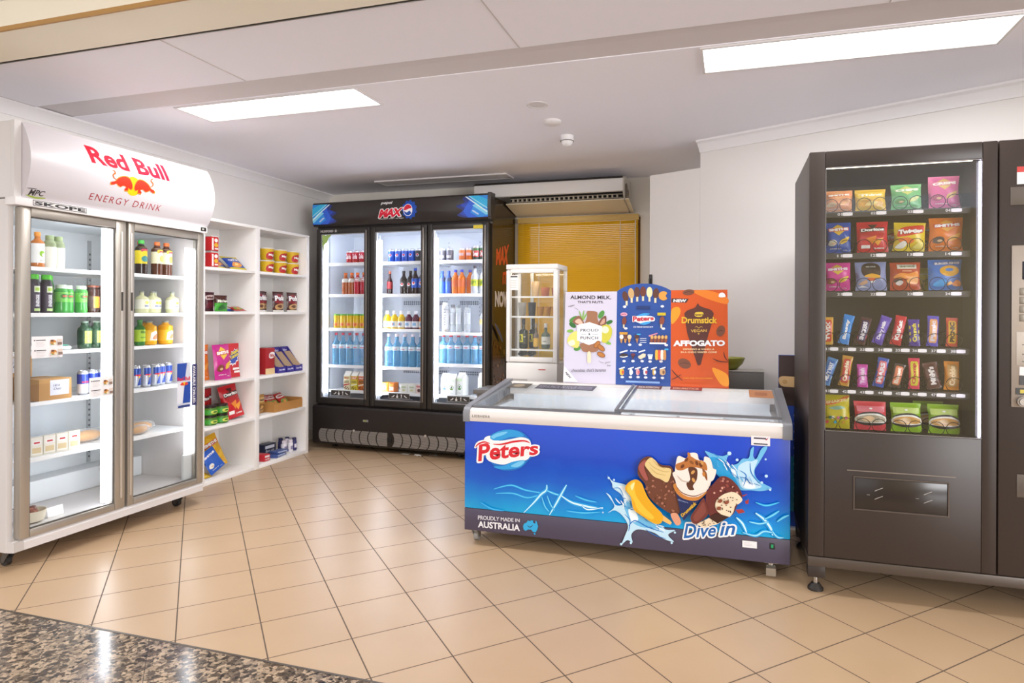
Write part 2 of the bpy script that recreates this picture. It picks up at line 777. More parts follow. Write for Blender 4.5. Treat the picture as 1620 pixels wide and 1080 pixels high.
# added fill light for the left wall and shelves, unseen, right of the camera
area('side_fill_light', (4.8, -1.9, 1.45), 3.2, 2.0, 185, (.98, .98, 1), (R(90), 0, R(50)))
m = MB()
fr_ = M('8C8782', .4, .5)
for q in ((-1.68, -1.08, -1.60, 1.08), (1.60, -1.08, 1.68, 1.08), (-1.60, 1.00, 1.60, 1.08), (-1.60, -1.08, 1.60, -1.00), (-.56, -1.0, -.50, 1.0), (.50, -1.0, .56, 1.0)):
    m.box(q[0], -.10, q[1], q[2], -.02, q[3], fr_)
o = struct('fill_light_frame', m)  # frame put around the added fill light
o.location = (4.8, -1.9, 1.45)
o.rotation_euler = (0, 0, R(50))
# cornices
cp = [(0, -.075), (.012, -.075), (.022, -.055), (.05, -.022), (.07, -.012), (.07, 0), (0, 0)]
m = MB()
m.prism([(-3.98 + a, CZ + b) for a, b in cp], 'y', 2.19, 5.64, CORN)
struct('trim_7', m)
m = MB()
A0 = [DW(0, -a, CZ + b) for a, b in cp]
A1 = [DW(3.2, -a, CZ + b) for a, b in cp]
m.rings([A0, A1], CORN)
struct('trim_8', m, sharp=20)
# skirting
m = MB()
m.box(-3.98, 4.86, 0, -3.965, 5.64, .10, M('DCD3C6', .5))
struct('baseboard_left', m)
m = MB()
m.box(-3.965, 5.625, 0, WX0 + .3, 5.64, .10, M('DCD3C6', .5))
struct('baseboard_back', m)


# ------------------------------------------------------------------ ceiling fittings
def ceiling_light(x0, y0, x1, y1, label):
    cx, cy = (x0 + x1) / 2, (y0 + y1) / 2
    t = empty('ceiling_light', (cx, cy, CZ), 0, label, 'ceiling light', 'light panels in the shop ceiling')
    a, b = (x1 - x0) / 2, (y1 - y0) / 2
    f = MB()
    fm = M('D8D4D3', .4)
    for q in ((-a, -b, a, -b + .012), (-a, b - .012, a, b), (-a, -b + .012, -a + .012, b - .012), (a - .012, -b + .012, a, b - .012)):
        f.box(q[0], q[1], -.008, q[2], q[3], 0, fm)
    f.build('frame', t)
    f = MB()
    f.box(-a + .012, -b + .012, -.004, a - .012, b - .012, 0, M('FFFFFF', .5, 0, 1.6))
    f.build('diffuser', t)
    area('lamp', (0, 0, -.012), 2 * a - .04, 2 * b - .04, LAMP_W, (.98, .985, 1), parent=t)


ceiling_light(-3.14, 2.955, -1.925, 3.25, 'long lit ceiling panel above the white double door cooler')
ceiling_light(-.145, 2.955, 1.115, 3.265, 'long lit ceiling panel above the chest freezer and vending machine')


def disc_fitting(name, x, y, prof, mat, label, cat):
    m = MB()
    m.lathe([(r, -z) for r, z in prof], mat, (0, 0, 0), 28)
    o = m.build(name, None, label, cat)
    o.location = (x, y, CZ)
    return o


disc_fitting('ceiling_speaker', -1.079, 3.505, [(0.062, 0), (.062, .004), (.05, .006), (.047, .003), (.02, .003), (0, .003)], M('DEDADC', .6), 'flat round ceiling disc farthest from the back wall of the three fittings', 'ceiling disc')
disc_fitting('smoke_detector', -1.079, 3.826, [(.055, 0), (.055, .012), (.045, .022), (.02, .026), (0, .026)], M('E6E2E2', .5), 'white saucer smoke detector between the flat disc and the domed sensor', 'smoke detector')
o = disc_fitting('motion_sensor', -1.076, 4.181, [(.046, 0), (.046, .03), (.042, .036), (.038, .05), (.025, .066), (0, .072)], M('EFECEC', .4), 'white domed sensor hanging from the ceiling nearest the back wall', 'sensor')
m = MB()
m.lathe([(.0465, -.034), (.0465, -.038)], M('77736F', .5), n=24)
m.build('collar', o)
vt = empty('air_vent', (-2.5, 5.24, CZ), 0, 'long shallow air vent in the ceiling above the black fridge', 'air vent')
m = MB()
vm_ = M('E6E1E0', .5)
for q in ((-.64, -.1, .64, -.075), (-.64, .075, .64, .1), (-.64, -.075, -.615, .075), (.615, -.075, .64, .075)):
    m.box(q[0], q[1], -.012, q[2], q[3], 0, vm_)
m.build('frame', vt)
m = MB()
for k in range(5):
    y = -.06 + k * .03
    m.prism([(y - .012, -.002), (y + .012, -.010), (y + .012, -.008), (y - .012, 0)], 'x', -.615, .615, M('DAD5D3', .5))
m.build('louvre', vt)

# ------------------------------------------------------------------ window blind and air conditioner


def blind_mat():
    t = NT('blind_slats')
    t.b.inputs['Base Color'].default_value = lin('F6D236')
    t.b.inputs['Roughness'].default_value = 0.55
    tl = t.n('BsdfTranslucent')
    tl.inputs[0].default_value = lin('F8DA48')
    mx = t.n('MixShader')
    mx.inputs[0].default_value = 0.3
    t.l(t.b.outputs[0], mx.inputs[1])
    t.l(tl.outputs[0], mx.inputs[2])
    t.l(mx.outputs[0], t.out.inputs[0])
    return t.m


BL = blind_mat()
bl = empty('venetian_blind', (-1.39, 5.60, 2.075), 0, 'closed golden yellow venetian blind hanging over the window beside the black fridge', 'blind')
m = MB()
m.box(-.515, -.02, -.0, .60, .03, .05, M('D8B56A', .5), .004)
m.build('head_rail', bl)
m = MB()
for k in range(74):
    z = -.004 - k * .0165
    m.prism([(-.011, z - .017), (-.008, z - .0175), (.010, z - .001), (.007, z)], 'x', -.515, .595, BL)
m.build('slats', bl)
for x in (-.31, .44):
    m = MB()
    m.tube([(x, -.010, 0), (x, -.010, -1.22)], .0035, M('EFE3C0', .7), 6)
    m.build('ladder_cord', bl)
m = MB()
m.box(-.515, -.01, -1.25, .595, .012, -1.225, M('CF9A38', .5), .003)
m.build('bottom_rail', bl)
m = MB()
m.tube([(.575, -.026, -.01), (.577, -.026, -.6), (.575, -.026, -1.1)], .005, M('EDE6DA', .5), 6)
m.build('tilt_wand', bl)

ac = empty('air_conditioner', (-1.53, 5.64, 2.40), 0, 'long wall mounted air conditioner with dark louvre slot above the yellow blind', 'air conditioner')
AM, AM2 = M('E0DCD8', .45), M('EFE4CC', .5)
x0, x1 = -.67, .655
m = MB()
m.prism([(-.02, 0), (-.34, 0), (-.385, -.02), (-.39, -.075), (-.385, -.13), (-.37, -.135), (-.3, -.05), (-.02, -.05)], 'x', x0, x1, AM)
xu, x0 = x0, -.37
m.build('front_panel', ac)
m = MB()
m.prism([(-.372, -.004), (-.392, -.018), (-.394, -.026), (-.386, -.022)], 'x', xu, x1, M('2A2623', .5))
m.build('top_seam', ac)
m = MB()
m.prism([(-.30, -.06), (-.25, -.20), (-.02, -.235), (-.02, -.06)], 'x', x0, x1, M('2C2722', .6))
m.build('air_duct', ac)
m = MB()
m.prism([(-.33, -.185), (-.335, -.195), (-.02, -.262), (-.02, -.235), (-.25, -.198)], 'x', x0 - .02, x1 + .04, AM2)
m.build('lower_tray', ac)
m = MB()
m.box(x0 + .02, -.335, -.152, x1 - .01, -.328, -.146, M('9A8E7C', .4))
m.box(x0 + .02, -.325, -.178, x1 - .01, -.318, -.172, M('9A8E7C', .4))
for k in range(23):
    x = x0 + .04 + k * .042
    m.box(x, -.332, -.174, x + .012, -.30, -.15, M('B2A894', .4))
m.build('louvre', ac)
m = MB()
m.prism([(-.02, 0), (-.34, 0), (-.385, -.02), (-.39, -.075), (-.385, -.135), (-.335, -.20), (-.02, -.262)], 'x', x1, x1 + .012, M('BFB8AD', .4))
for (y, z, r) in ((-.31, -.09, .028), (-.24, -.13, .034), (-.30, -.155, .02)):
    m.tube([(x1 + .02, y + r * math.cos(a * PI / 6), z + r * math.sin(a * PI / 6)) for a in range(12)], .006, M('8C8174', .35, .5), 6, closed=True)
m.build('end_cap', ac)

m = MB()
m.box(-.012, -.012, -.05, .012, .0, .05, M('2B2725', .4), .003)
m.box(-.006, -.026, -.02, .006, -.012, .02, M('2B2725', .4), .002)
o = m.build('wall_hook', None, 'small black hook on the edge of the white wall above the advertising board', 'hook')
o.location = DW(-.392, -.001, 1.49)
o.rotation_euler = (0, 0, AA)

# ------------------------------------------------------------------ shared furniture pieces
def caster(parent, x, y, h=.08, mat=None, name='caster', brake=False, tyre='2B2826'):
    """swivel caster; h is the height of the plate above the floor"""
    m = MB()
    mm = mat or M('6A6560', .35, .7)
    m.box(x - .03, y - .03, h - .006, x + .03, y + .03, h, mm)
    m.cyl((x, y, h - .02), (x, y, h - .004), .016, mm, 12)
    for s in (-1, 1):
        m.prism([(y - .018, h - .018), (y + .02, h - .018), (y + .034, .026), (y + .026, .014), (y + .012, .02)], 'x', x + s * .016 - .002, x + s * .016 + .002, mm)
    if brake:
        m.prism([(y - .03, h - .03), (y - .012, h - .02), (y - .02, .02), (y - .03, .012)], 'x', x - .022, x + .022, mm)
    o = m.build(name, parent)
    w = MB()
    w.cyl((x - .012, y + .022, .0262), (x + .012, y + .022, .0262), .026, M(tyre, .5), 20)
    w.cyl((x - .0135, y + .022, .0262), (x + .0135, y + .022, .0262), .010, M('A9A5A0', .4, .6), 12)
    w.build('wheel', o)
    return o


def frame_box(m, x0, z0, x1, z1, gx0, gz0, gx1, gz1, y0, y1, mat, bev=.004):
    m.box(x0, y0, z0, gx0, y1, z1, mat, bev)
    m.box(gx1, y0, z0, x1, y1, z1, mat, bev)
    m.box(gx0, y0, z0, gx1, y1, gz0, mat, bev)
    m.box(gx0, y0, gz1, gx1, y1, z1, mat, bev)


def led(parent, x0, x1, y0, y1, z0, z1, strength, col='F4F7FF', name='light_strip'):
    m = MB()
    m.box(x0, y0, z0, x1, y1, z1, M(col, .5, 0, strength * LED_K))
    return m.build(name, parent)


# ------------------------------------------------------------------ white double door drinks cooler
rb = empty('drinks_cooler', RBF.w(0, 0), RBF.a, 'tall white double door drinks cooler with red lettering on its bulging header', 'fridge')
IN = M('E6EAEC', .5)
BW_ = M('D2CDCB', .4)
m = MB()
m.box(0, .045, .083, .03, .66, 1.795, BW_, .004)
m.box(1.14, .045, .083, 1.17, .66, 1.795, BW_, .004)
m.box(.03, .64, .083, 1.14, .66, 1.795, IN)
m.box(.03, .045, .083, 1.14, .64, .155, BW_)
m.box(.03, .045, 1.74, 1.14, .64, 1.795, IN)
m.box(0.0, .0, 1.80, 1.17, .66, 2.17, BW_, .003)
m.build('body', rb)
m = MB()
m.prism([(.0, .088), (.0, .125), (.012, .138), (.045, .138), (.045, .083)], 'x', .005, 1.15, BW_)
m.prism([(-.004, .09), (-.001, .136), (.02, .136), (.02, .09)], 'x', .006, .05, M('C9C4C0', .4, .3))
m.build('kick_plate', rb)


def bulge(z):
    t = min(max((z - 1.805) / .362, 0), 1)
    return .062 * math.sin(PI * t) ** .85


m = MB()
pr_ = [(0, 1.80)] + [(-bulge(1.805 + .362 * k / 22) - .002, 1.805 + .362 * k / 22) for k in range(23)] + [(0, 2.17)]
m.prism(pr_, 'x', .032, 1.172, M('CBC5C8', .33), True)
m.box(-.003, -.004, 1.80, .03, .02, 2.17, BW_)
m.build('header', rb)
m = MB()
m.box(-.008, -.02, 1.762, 1.155, .05, 1.80, M('E4DFDE', .35), .003)
st = m.build('header_rail', rb)
D = Decal(flat_xz(-.020))
D.rect(.072, 1.769, .343, 1.797, '1E1B1C')
D.rect(.075, 1.772, .340, 1.794, 'D9D5D2')
D.text('SKOPE', (.079, 1.774, .336, 1.792), '232022', bold=.05, space=1.05)
D.rect(1.10, 1.772, 1.145, 1.796, '1E1B1C')
D.rect(1.110, 1.779, 1.127, 1.789, 'A9A69C')
D.build('badge', st)
D = Decal(lambda u, v, l: (u, -bulge(v) - .0022 - l, v))


def RH(px, py):
    return RBF.pix(px, py, -.05)


c1 = lambda x, y: RH(x / 3.176, 160 + y / 3.176)
RED = 'CB142F'
D.text('Red Bull', [c1(455, 310), c1(848, 405), c1(832, 322), c1(436, 217)], M(RED, .6, spec=.1), bold=.035, space=1.0)
D.build('brand_print', rb, vs=[1.805 + .362 * k / 22 for k in range(1, 22)])
D = Decal(lambda u, v, l: (u, -bulge(v) - .0022 - l, v))
y0 = c1(662, 428)
D.ell(y0[0], y0[1], .047, .053, M('EDB90F', .6, spec=.15), n=28)
for s in (-1, 1):
    bx = y0[0]
    P = [(.138, -.002), (.112, .008), (.095, .030), (.062, .047), (.030, .046), (.010, .022), (.003, -.010), (.012, -.026), (.030, -.018), (.028, -.034),
         (.050, -.038), (.052, -.028), (.042, -.016), (.062, -.010), (.078, -.020), (.096, -.014), (.105, -.006), (.118, -.014), (.138, -.018)]
    D.spl([(bx + s * a, y0[1] + b) for a, b in P], M('C98A2B', .6, spec=.15), 3)
    D.spl([(bx + s * (a * .93 + .004), y0[1] + b * .86 + .001) for a, b in P], M('D2301A', .6, spec=.15), 3)
    D.stroke([(bx + s * a, y0[1] + b) for a, b in ((.104, .016), (.120, .024), (.124, .040), (.112, .050), (.118, .064), (.128, .062))], .008, M('C5642B', .6, spec=.15))
D.build('emblem_print', rb, vs=[1.805 + .362 * k / 22 for k in range(1, 22)])
D = Decal(lambda u, v, l: (u, -bulge(v) - .0022 - l, v))
D.text('ENERGY DRINK', [c1(460, 492), c1(815, 553), c1(818, 524), c1(463, 460)], M('A3222B', .6, spec=.1), bold=-.006, space=1.25)
D.build('slogan_print', rb, vs=[1.805 + .362 * k / 22 for k in range(1, 22)])
D = Decal(lambda u, v, l: (u, -bulge(v) - .0022 - l, v))
D.text('MPC', [c1(168, 470), c1(248, 478), c1(246, 452), c1(166, 438)], M('3A3735', .3), bold=.02, shear=.3)
a, b = c1(160, 468), c1(258, 486)
D.stroke([(a[0], a[1]), ((a[0] + b[0]) / 2, a[1] - .006), (b[0], b[1])], .008, M('9AAE3B', .3), taper=True)
a, b = c1(152, 434), c1(200, 440)
D.stroke([a, ((a[0] + b[0]) / 2, a[1] + .001), b], .003, M('3A3735', .3))
D.build('maker_print', rb, vs=[1.805 + .362 * k / 22 for k in range(1, 22)])
# doors
for (o0, o1, g0, g1, hx) in ((.031, .592, .079, .530, .565), (.607, 1.150, .646, 1.103, .625)):
    dm = MB()
    frame_box(dm, o0, .14, o1, 1.760, g0, .178, g1, 1.716, 0, .045, ALU, .006)
    dm.box(g0 - .006, .010, .172, g0, .05, 1.722, M('8B857C', .4, .5))
    d = dm.build('door', rb)
    m = MB()
    m.box(g0, .018, .178, g1, .024, 1.716, GLASS)
    m.build('pane', d)
    m = MB()
    for q in ((g0, .178, g0 + .006, 1.716), (g1 - .006, .178, g1, 1.716), (g0 + .006, .178, g1 - .006, .184), (g0 + .006, 1.710, g1 - .006, 1.716)):
        m.box(q[0], .010, q[1], q[2], .017, q[3], M('57534F', .5))
    m.build('gasket', d)
    m = MB()
    m.box(hx - .006, -.004, .20, hx + .006, .0, 1.70, M('D6D0C8', .3, .6), .003)
    m.box(hx - .005, -.006, 1.255, hx + .005, -.003, 1.36, M('3B3835', .4))
    m.build('handle', d)
    if o0 < .1:
        dd = d
    else:
        dd2 = d


def menu_card(parent, x0, z0, x1, z1):
    D = Decal(flat_xz(.010))
    D.rect(x0, z0, x1, z1, 'ECE9EA')
    w, h = x1 - x0, z1 - z0
    for k in (0, 1):
        zt = z1 - h * (.18 + .47 * k)
        D.rect(x0 + w * .07, zt - .003, x0 + w * .11, zt + .003, '3B3634')
        D.rect(x0 + w * .13, zt - .002, x0 + w * .44, zt + .002, '3B3634')
        for j in range(4):
            D.rect(x0 + w * .13, zt - .010 - j * .007, x0 + w * (.42 - .05 * (j % 2)), zt - .0085 - j * .007, 'C9C4C4')
        D.ell(x0 + w * .68, zt - .012, w * .10, h * .12, 'C98B4A', n=12)
        D.ell(x0 + w * .64, zt - .004, w * .06, h * .05, '77492E', n=10)
        D.ell(x0 + w * .73, zt - .018, w * .05, h * .05, 'E9D9B4', n=10)
        D.ell(x0 + w * .63, zt - .022, w * .03, h * .03, '7DA04A', n=10)
        D.rect(x0 + w * .82, zt - .026, x0 + w * .96, zt - .012, '8D7468')
        D.rect(x0 + w * .80, zt - .010, x0 + w * .95, zt + .004, 'D9C9BC')
    return D.build('menu_card', parent, 'white printed food card stuck on the glass')


menu_card(dd, .089, 1.017, .242, 1.125)
menu_card(dd, .385, .785, .522, .892)
D = Decal(flat_xz(.010))
x0, x1, z0, z1 = .952, 1.055, .645, .932
D.spl([(x0, z0 + .012), (x0 + .01, z0), (x1 - .01, z0), (x1, z0 + .012), (x1, (z0 + z1) / 2), (x1, z1 - .012), (x1 - .01, z1), (x0 + .01, z1), (x0, z1 - .012), (x0, (z0 + z1) / 2)], 'C9CBD6', 4)
zm = (z0 + z1) / 2 + .03
D.poly([(x0, zm), (x0, z1 - .006), (x0 + .075, z1 - .006), (x0 + .058, zm)], '23479F')
D.poly([(x0 + .042, z0 + .03), (x1, z0 + .03), (x1, zm - .012), (x0 + .058, zm - .012)], '23479F')
D.poly([(x0, z0 + .03), (x0 + .04, z0 + .03), (x0 + .056, zm - .012), (x0, zm - .012)], 'DADBE2')
D.text('Red Bull', (x0 + .002, zm - .002, x1 - .004, zm + .022), 'D4213F', bold=.03)
D.ell((x0 + x1) / 2, zm - .022, .014, .012, 'F0C62A')
D.spl([(x0 + .022, zm - .026), (x0 + .036, zm - .012), (x0 + .048, zm - .020), (x0 + .048, zm - .032)], 'D8442F')
D.spl([(x0 + .082, zm - .026), (x0 + .068, zm - .012), (x0 + .056, zm - .020), (x0 + .056, zm - .032)], 'D8442F')
D.rect(x0 + .006, z0 + .004, x1 - .006, z0 + .018, '2E3E7F')
D.rect(1.062, .652, 1.100, .915, '2B2A5E')
D.text('AVAILABLE CHILLED.', [(1.071, .905), (1.071, .662), (1.090, .662), (1.090, .905)], 'F2F0F2', bold=.02)
D.build('can_sticker', dd2, 'long sticker of a blue and silver can with AVAILABLE CHILLED down its side')
# inside
for (a, b) in ((.04, .565), (.605, 1.13)):
    for z in (1.475, 1.238, 1.040, .782, .497):
        m = MB()
        m.box(a, .115, z - .012, b, .61, z, M('EDEFF0', .4))
        m.box(a, .108, z - .016, b, .115, z + .004, M('F4F4F5', .4))
        m.build('shelf', rb)
m = MB()
m.box(.03, .50, .155, 1.14, .64, .285, IN, .01)
m.build('evaporator_cover', rb)
for x in (.27, .86):
    m = MB()
    m.box(x, .632, .29, x + .022, .641, 1.70, M('B9BDBF', .4, .5))
    for k in range(40):
        z = .32 + k * .033
        m.box(x + .006, .630, z, x + .016, .634, z + .012, M('55585A', .5))
    m.build('shelf_rail', rb)
m = MB()
m.box(.555, .05, .155, .612, .10, 1.74, M('E6EAEC', .4))
m.build('mullion', rb)
led(rb, .500, .556, .052, .072, .185, 1.716, 1.15)
led(rb, 1.058, 1.112, .052, .066, .33, 1.66, .75)
m = MB()
m.box(1.045, .052, .155, 1.128, .07, .33, M('D4D6D8', .4))
m.build('lamp_housing', rb)
for z in (1.70,):
    led(rb, .12, 1.02, .075, .10, 1.725, 1.738, .9)
for x, y in ((.052, .10), (1.06, .10), (.052, .60), (1.06, .60)):
    caster(rb, x, y, .083)

# ------------------------------------------------------------------ white shelf unit
sh = empty('shelf_unit', SHF.w(0, 0), SHF.a, 'tall white open shelf unit of two bays filled with snacks', 'shelf')
SW = M('F3F0ED', .4)
for x0, x1, nm in ((0, .02, 'side_panel'), (.522, .572, 'divider'), (1.152, 1.19, 'side_panel')):
    m = MB()
    m.box(x0, 0, 0, x1, .365, 1.908, SW, .0015)
    m.build(nm, sh)
m = MB()
m.box(0, 0, 1.908, 1.19, .365, 1.93, SW, .0015)
m.build('top_panel', sh)
m = MB()
m.box(.02, .355, 0, .522, .365, 1.908, SW)
m.box(.572, .355, 0, 1.152, .365, 1.908, SW)
m.build('back_panel', sh)
for (a, b) in ((.02, .522), (.572, 1.152)):
    for z in (1.575, 1.252, .735, .415, .03):
        m = MB()
        m.box(a, .002, z - (.022 if z > .1 else .03), b, .355, z, SW, .0015)
        m.build('shelf', sh)
m = MB()
for x in (.70, 1.07):
    m.cyl((x, .354, 1.795), (x, .357, 1.795), .006, M('4A4643', .5), 10)
m.build('screw_cap', sh)
m = MB()
m.cyl((.66, .351, 1.49), (.66, .356, 1.49), .028, M('A8A29C', .5), 20)
m.build('cable_grommet', sh)

# ------------------------------------------------------------------ black three door fridge
pe = empty('glass_door_fridge', PEF.w(0, 0), PEF.a, 'black three door glass fridge with a blue ended header beside the shelf unit', 'fridge')
PB = M('2A2522', .3)
PI_ = M('DDE2EA', .5)
PW, PD = 1.757, .585
m = MB()
m.box(.0, .045, .10, .035, PD, 2.235, PB)
m.box(PW - .035, .045, .10, PW, PD, 2.235, M('33291F', .12))
m.box(.035, PD - .03, .10, PW - .035, PD, 2.235, PB)
m.box(.035, .045, 2.02, PW - .035, PD - .03, 2.235, PB)
m.box(.035, .045, .10, PW - .035, PD - .03, .42, PB)
m.build('body', pe)
m = MB()
m.box(.035, .06, .42, .05, PD - .03, 2.02, PI_)
m.box(PW - .05, .06, .42, PW - .035, PD - .03, 2.02, PI_)
m.box(.05, PD - .045, .42, PW - .05, PD - .03, 2.02, PI_)
m.box(.05, .06, 2.0, PW - .05, PD - .045, 2.02, PI_)
m.box(.05, .06, .42, PW - .05, PD - .045, .44, M('9A9DA3', .4))
m.build('liner', pe)
# vent slots of the back panel
m = MB()
SL = M('7C828C', .6)
for x0 in (.62, .90, 1.22, 1.50):
    for z0 in (1.325, 1.49, .665):
        for k in range(9):
            for j in (0, 1):
                m.box(x0 + k * .022, PD - .049, z0 + j * .02, x0 + k * .022 + .014, PD - .044, z0 + j * .02 + .014, SL)
for x0 in (.80, 1.10, 1.42, .30):
    for k in range(38):
        m.box(x0, PD - .049, .5 + k * .038, x0 + .006, PD - .044, .51 + k * .038, SL)
m.build('vent_slots', pe)
# header
m = MB()
hp = [(.05, 2.035), (-.02, 2.035), (-.034, 2.05), (-.045, 2.14), (-.04, 2.235), (-.025, 2.25), (.05, 2.25)]
m.prism(hp, 'x', .004, 1.775, M('2E2825', .22))
hd = m.build('header', pe)
m = MB()
m.prism([(.05, 2.03), (-.03, 2.03), (-.05, 2.14), (-.045, 2.255), (.05, 2.255)], 'x', 1.750, 1.778, PB)
m.build('end_cap', hd)


def hsurf(u, v, l):
    pts = [(2.05, -.034), (2.14, -.045), (2.235, -.04)]
    v2 = min(max(v, 2.05), 2.235)
    y = pts[0][1] + (pts[1][1] - pts[0][1]) * (v2 - 2.05) / .09 if v2 < 2.14 else pts[1][1] + (pts[2][1] - pts[1][1]) * (v2 - 2.14) / .095
    return (u, y - .0006 - l, v)


D = Decal(hsurf)
hq = lambda x, y: PEF.pix(480 + x / 4.629, 290 + y / 4.629, -.04)
# glow ends: printed bursts of blue and cyan
for flip, xa, xb in ((1, .006, .27), (-1, 1.748, 1.46)):
    if flip < 0:
        D.build('header_print', hd, vs=[2.14])
        D = Decal(hsurf)
    def q(u, v, xa=xa, xb=xb):
        return (xa + (xb - xa) * u, 2.052 + .180 * v)
    D.poly([q(0, 0)] + spline([q(.72, 0), q(.98, .12), q(.80, .34), q(1.0, .55), q(.74, .7), q(.80, .92), q(.60, 1)], 4, False) + [q(0, 1)], M('26357E', .25))
    D.poly([q(0, 0)] + spline([q(.60, 0), q(.88, .2), q(.70, .4), q(.86, .6), q(.62, .74), q(.64, 1)], 4, False) + [q(0, 1)], M('2547B4', .25))
    D.poly([q(0, 0), q(.62, .0), q(.78, .3), q(.6, .7), q(.5, 1), q(0, 1)], M('2A62DA', .25))
    D.poly([q(0, .05), q(.3, .0), q(.55, .22), q(.42, .6), q(.30, 1), q(0, 1)], M('2C8FE6', .25))
    D.poly([q(0, .45), q(.35, .42), q(.42, .75), q(.62, 1), q(.30, 1), q(0, .8)], M('2FB4E6', .25))
    D.poly([q(0, .10), q(.06, .1), q(.48, .55), q(.40, .6), q(0, .3)], M('7FD4F2', .25))
    D.poly([q(0, .25), q(.66, .98), q(.72, .98), q(.02, .20)], M('DDF3FA', .25))
    D.poly([q(0, .42), q(.56, .99), q(.60, .99), q(.01, .37)], M('9FE0F5', .25))
    D.poly([q(.3, .1), q(.5, .3), q(.45, .34), q(.27, .15)], M('B9D3F2', .25))
lx0, lz0 = hq(550, 250)
lx1, lz1 = hq(720, 165)
cx, cz = hq(768, 195)
D.build('header_print', hd, vs=[2.14])
D = Decal(hsurf)
star = []
for k in range(22):
    r = .078 if k % 2 else .064
    star.append((cx + .012 + r * math.cos(k * PI / 11), min(2.232, cz + .004 + r * 1.1 * math.sin(k * PI / 11))))
D.poly(star, M('1E4FB4', .25))
D.text('MAX', [(lx0, 2.085), (lx1 + .0, 2.09), (lx1 + .02, 2.165), (lx0 + .018, 2.158)], M('DA1F3A', .25), bold=.05, shear=.1, outline=[(.06, M('F4F2F2', .25))], space=.86)
D.text('pepsi', hq(568, 160) + hq(655, 130), M('F4F2F2', .25), bold=.02, shear=.25)
D.text('maximum taste - no sugar', hq(552, 265) + hq(737, 250), M('E9E6E6', .25), bold=.03)
D.ell(cx, cz, .045, .052, M('F2F2F4', .25), n=28)
ang = [R(20 + k * 160 / 14) for k in range(15)]
D.poly([(cx + .040 * math.cos(t), cz + .047 * math.sin(t)) for t in ang] + [(cx - .02, cz - .001), (cx + .015, cz + .012)], M('D8203A', .25))
D.poly([(cx + .040 * math.cos(-t + .15), cz + .047 * math.sin(-t + .15)) for t in ang[2:]] + [(cx - .012, cz - .022), (cx + .018, cz - .006)], M('1F50B0', .25))
D.build('logo_print', hd, 'red, white and blue brand logo', vs=[2.14])
# doors
DG = M('2B2724', .35)
for i, (o0, o1, g0, g1) in enumerate(((.016, .584, .060, .526), (.590, 1.160, .638, 1.100), (1.166, 1.742, 1.214, 1.684))):
    dm = MB()
    frame_box(dm, o0, .412, o1, 2.016, g0, .467, g1, 1.967, 0, .045, DG, .008)
    d = dm.build('door', pe)
    m = MB()
    m.box(g0, .018, .467, g1, .024, 1.967, GLASS)
    m.build('pane', d)
    m = MB()
    for q in ((g0, .467, g0 + .009, 1.967), (g1 - .006, .467, g1, 1.967), (g0 + .009, .467, g1 - .006, .475), (g0 + .009, 1.960, g1 - .006, 1.967)):
        m.box(q[0], .012, q[1], q[2], .017, q[3], M('B4B3B5', .3, .7))
    m.build('trim', d)
    m = MB()
    m.box(g1 + .018, -.010, .47, g1 + .034, .0, 1.99, M('8E8781', .3, .7), .004)
    m.build('handle', d, 'long grey metal door handle')
    if i < 2:
        pass
    D = Decal(flat_xz(.016))
    bx = g0 + (.14 if i else .11)
    D.rect(bx, .487, bx + .21, .537, '3A3836')
    for q in ((bx, .487, bx + .21, .490), (bx, .534, bx + .21, .537), (bx, .487, bx + .003, .537), (bx + .207, .487, bx + .21, .537)):
        D.rect(*q, 'B8B6B4')
    for k in range(4):
        c = bx + .045 + k * .042
        if k == 1:
            D.spl([(c - .008, .497), (c + .008, .497), (c + .009, .51), (c + .003, .518), (c + .003, .527), (c - .003, .527), (c - .003, .518), (c - .009, .51)], 'E6E4E2', 3)
        elif k == 2:
            D.poly([(c - .007, .527), (c + .007, .527), (c + .003, .512), (c + .003, .501), (c + .007, .498), (c - .007, .498), (c - .003, .501), (c - .003, .512)], 'E6E4E2')
        else:
            s = -1 if k else 1
            D.spl([(c - s * .016, .503), (c - s * .004, .508), (c + s * .01, .520), (c + s * .016, .516), (c + s * .006, .505), (c - s * .01, .499)], 'E6E4E2', 3)
    D.build('shelf_sticker', d)
    if i == 0:
        D = Decal(flat_xz(.0))
        D.text('HUXFORD', (.062, 1.982, .20, 2.002), 'CFCBC8', bold=.02)
        for k in range(3):
            a = k * PI / 3
            D.stroke([(.228 - .014 * math.cos(a), 1.992 - .014 * math.sin(a)), (.228, 1.992), (.228 + .014 * math.cos(a), 1.992 + .014 * math.sin(a))], .004, 'CFCBC8', taper=False)
        D.build('badge', d)
        D = Decal(flat_xz(.016))
        for cx_, cz_, w, h, r in ((.105, 1.915, .05, .02, .9), (.125, 1.945, .05, .018, .5), (.082, 1.945, .045, .02, 1.7), (.095, 1.89, .04, .016, .7), (.085, 1.86, .05, .008, 1.5)):
            D.ell(cx_, cz_, w, h, 'A6C46A', rot=r, n=14)
        D.build('leaf_sticker', d, 'green leaf sticker on the glass')
    if i == 2:
        D = Decal(flat_xz(.0))
        D.rect(1.60, 1.962, 1.688, 1.992, 'D8C21E')
        D.build('price_sticker', d, 'yellow sticker at the top of the door')
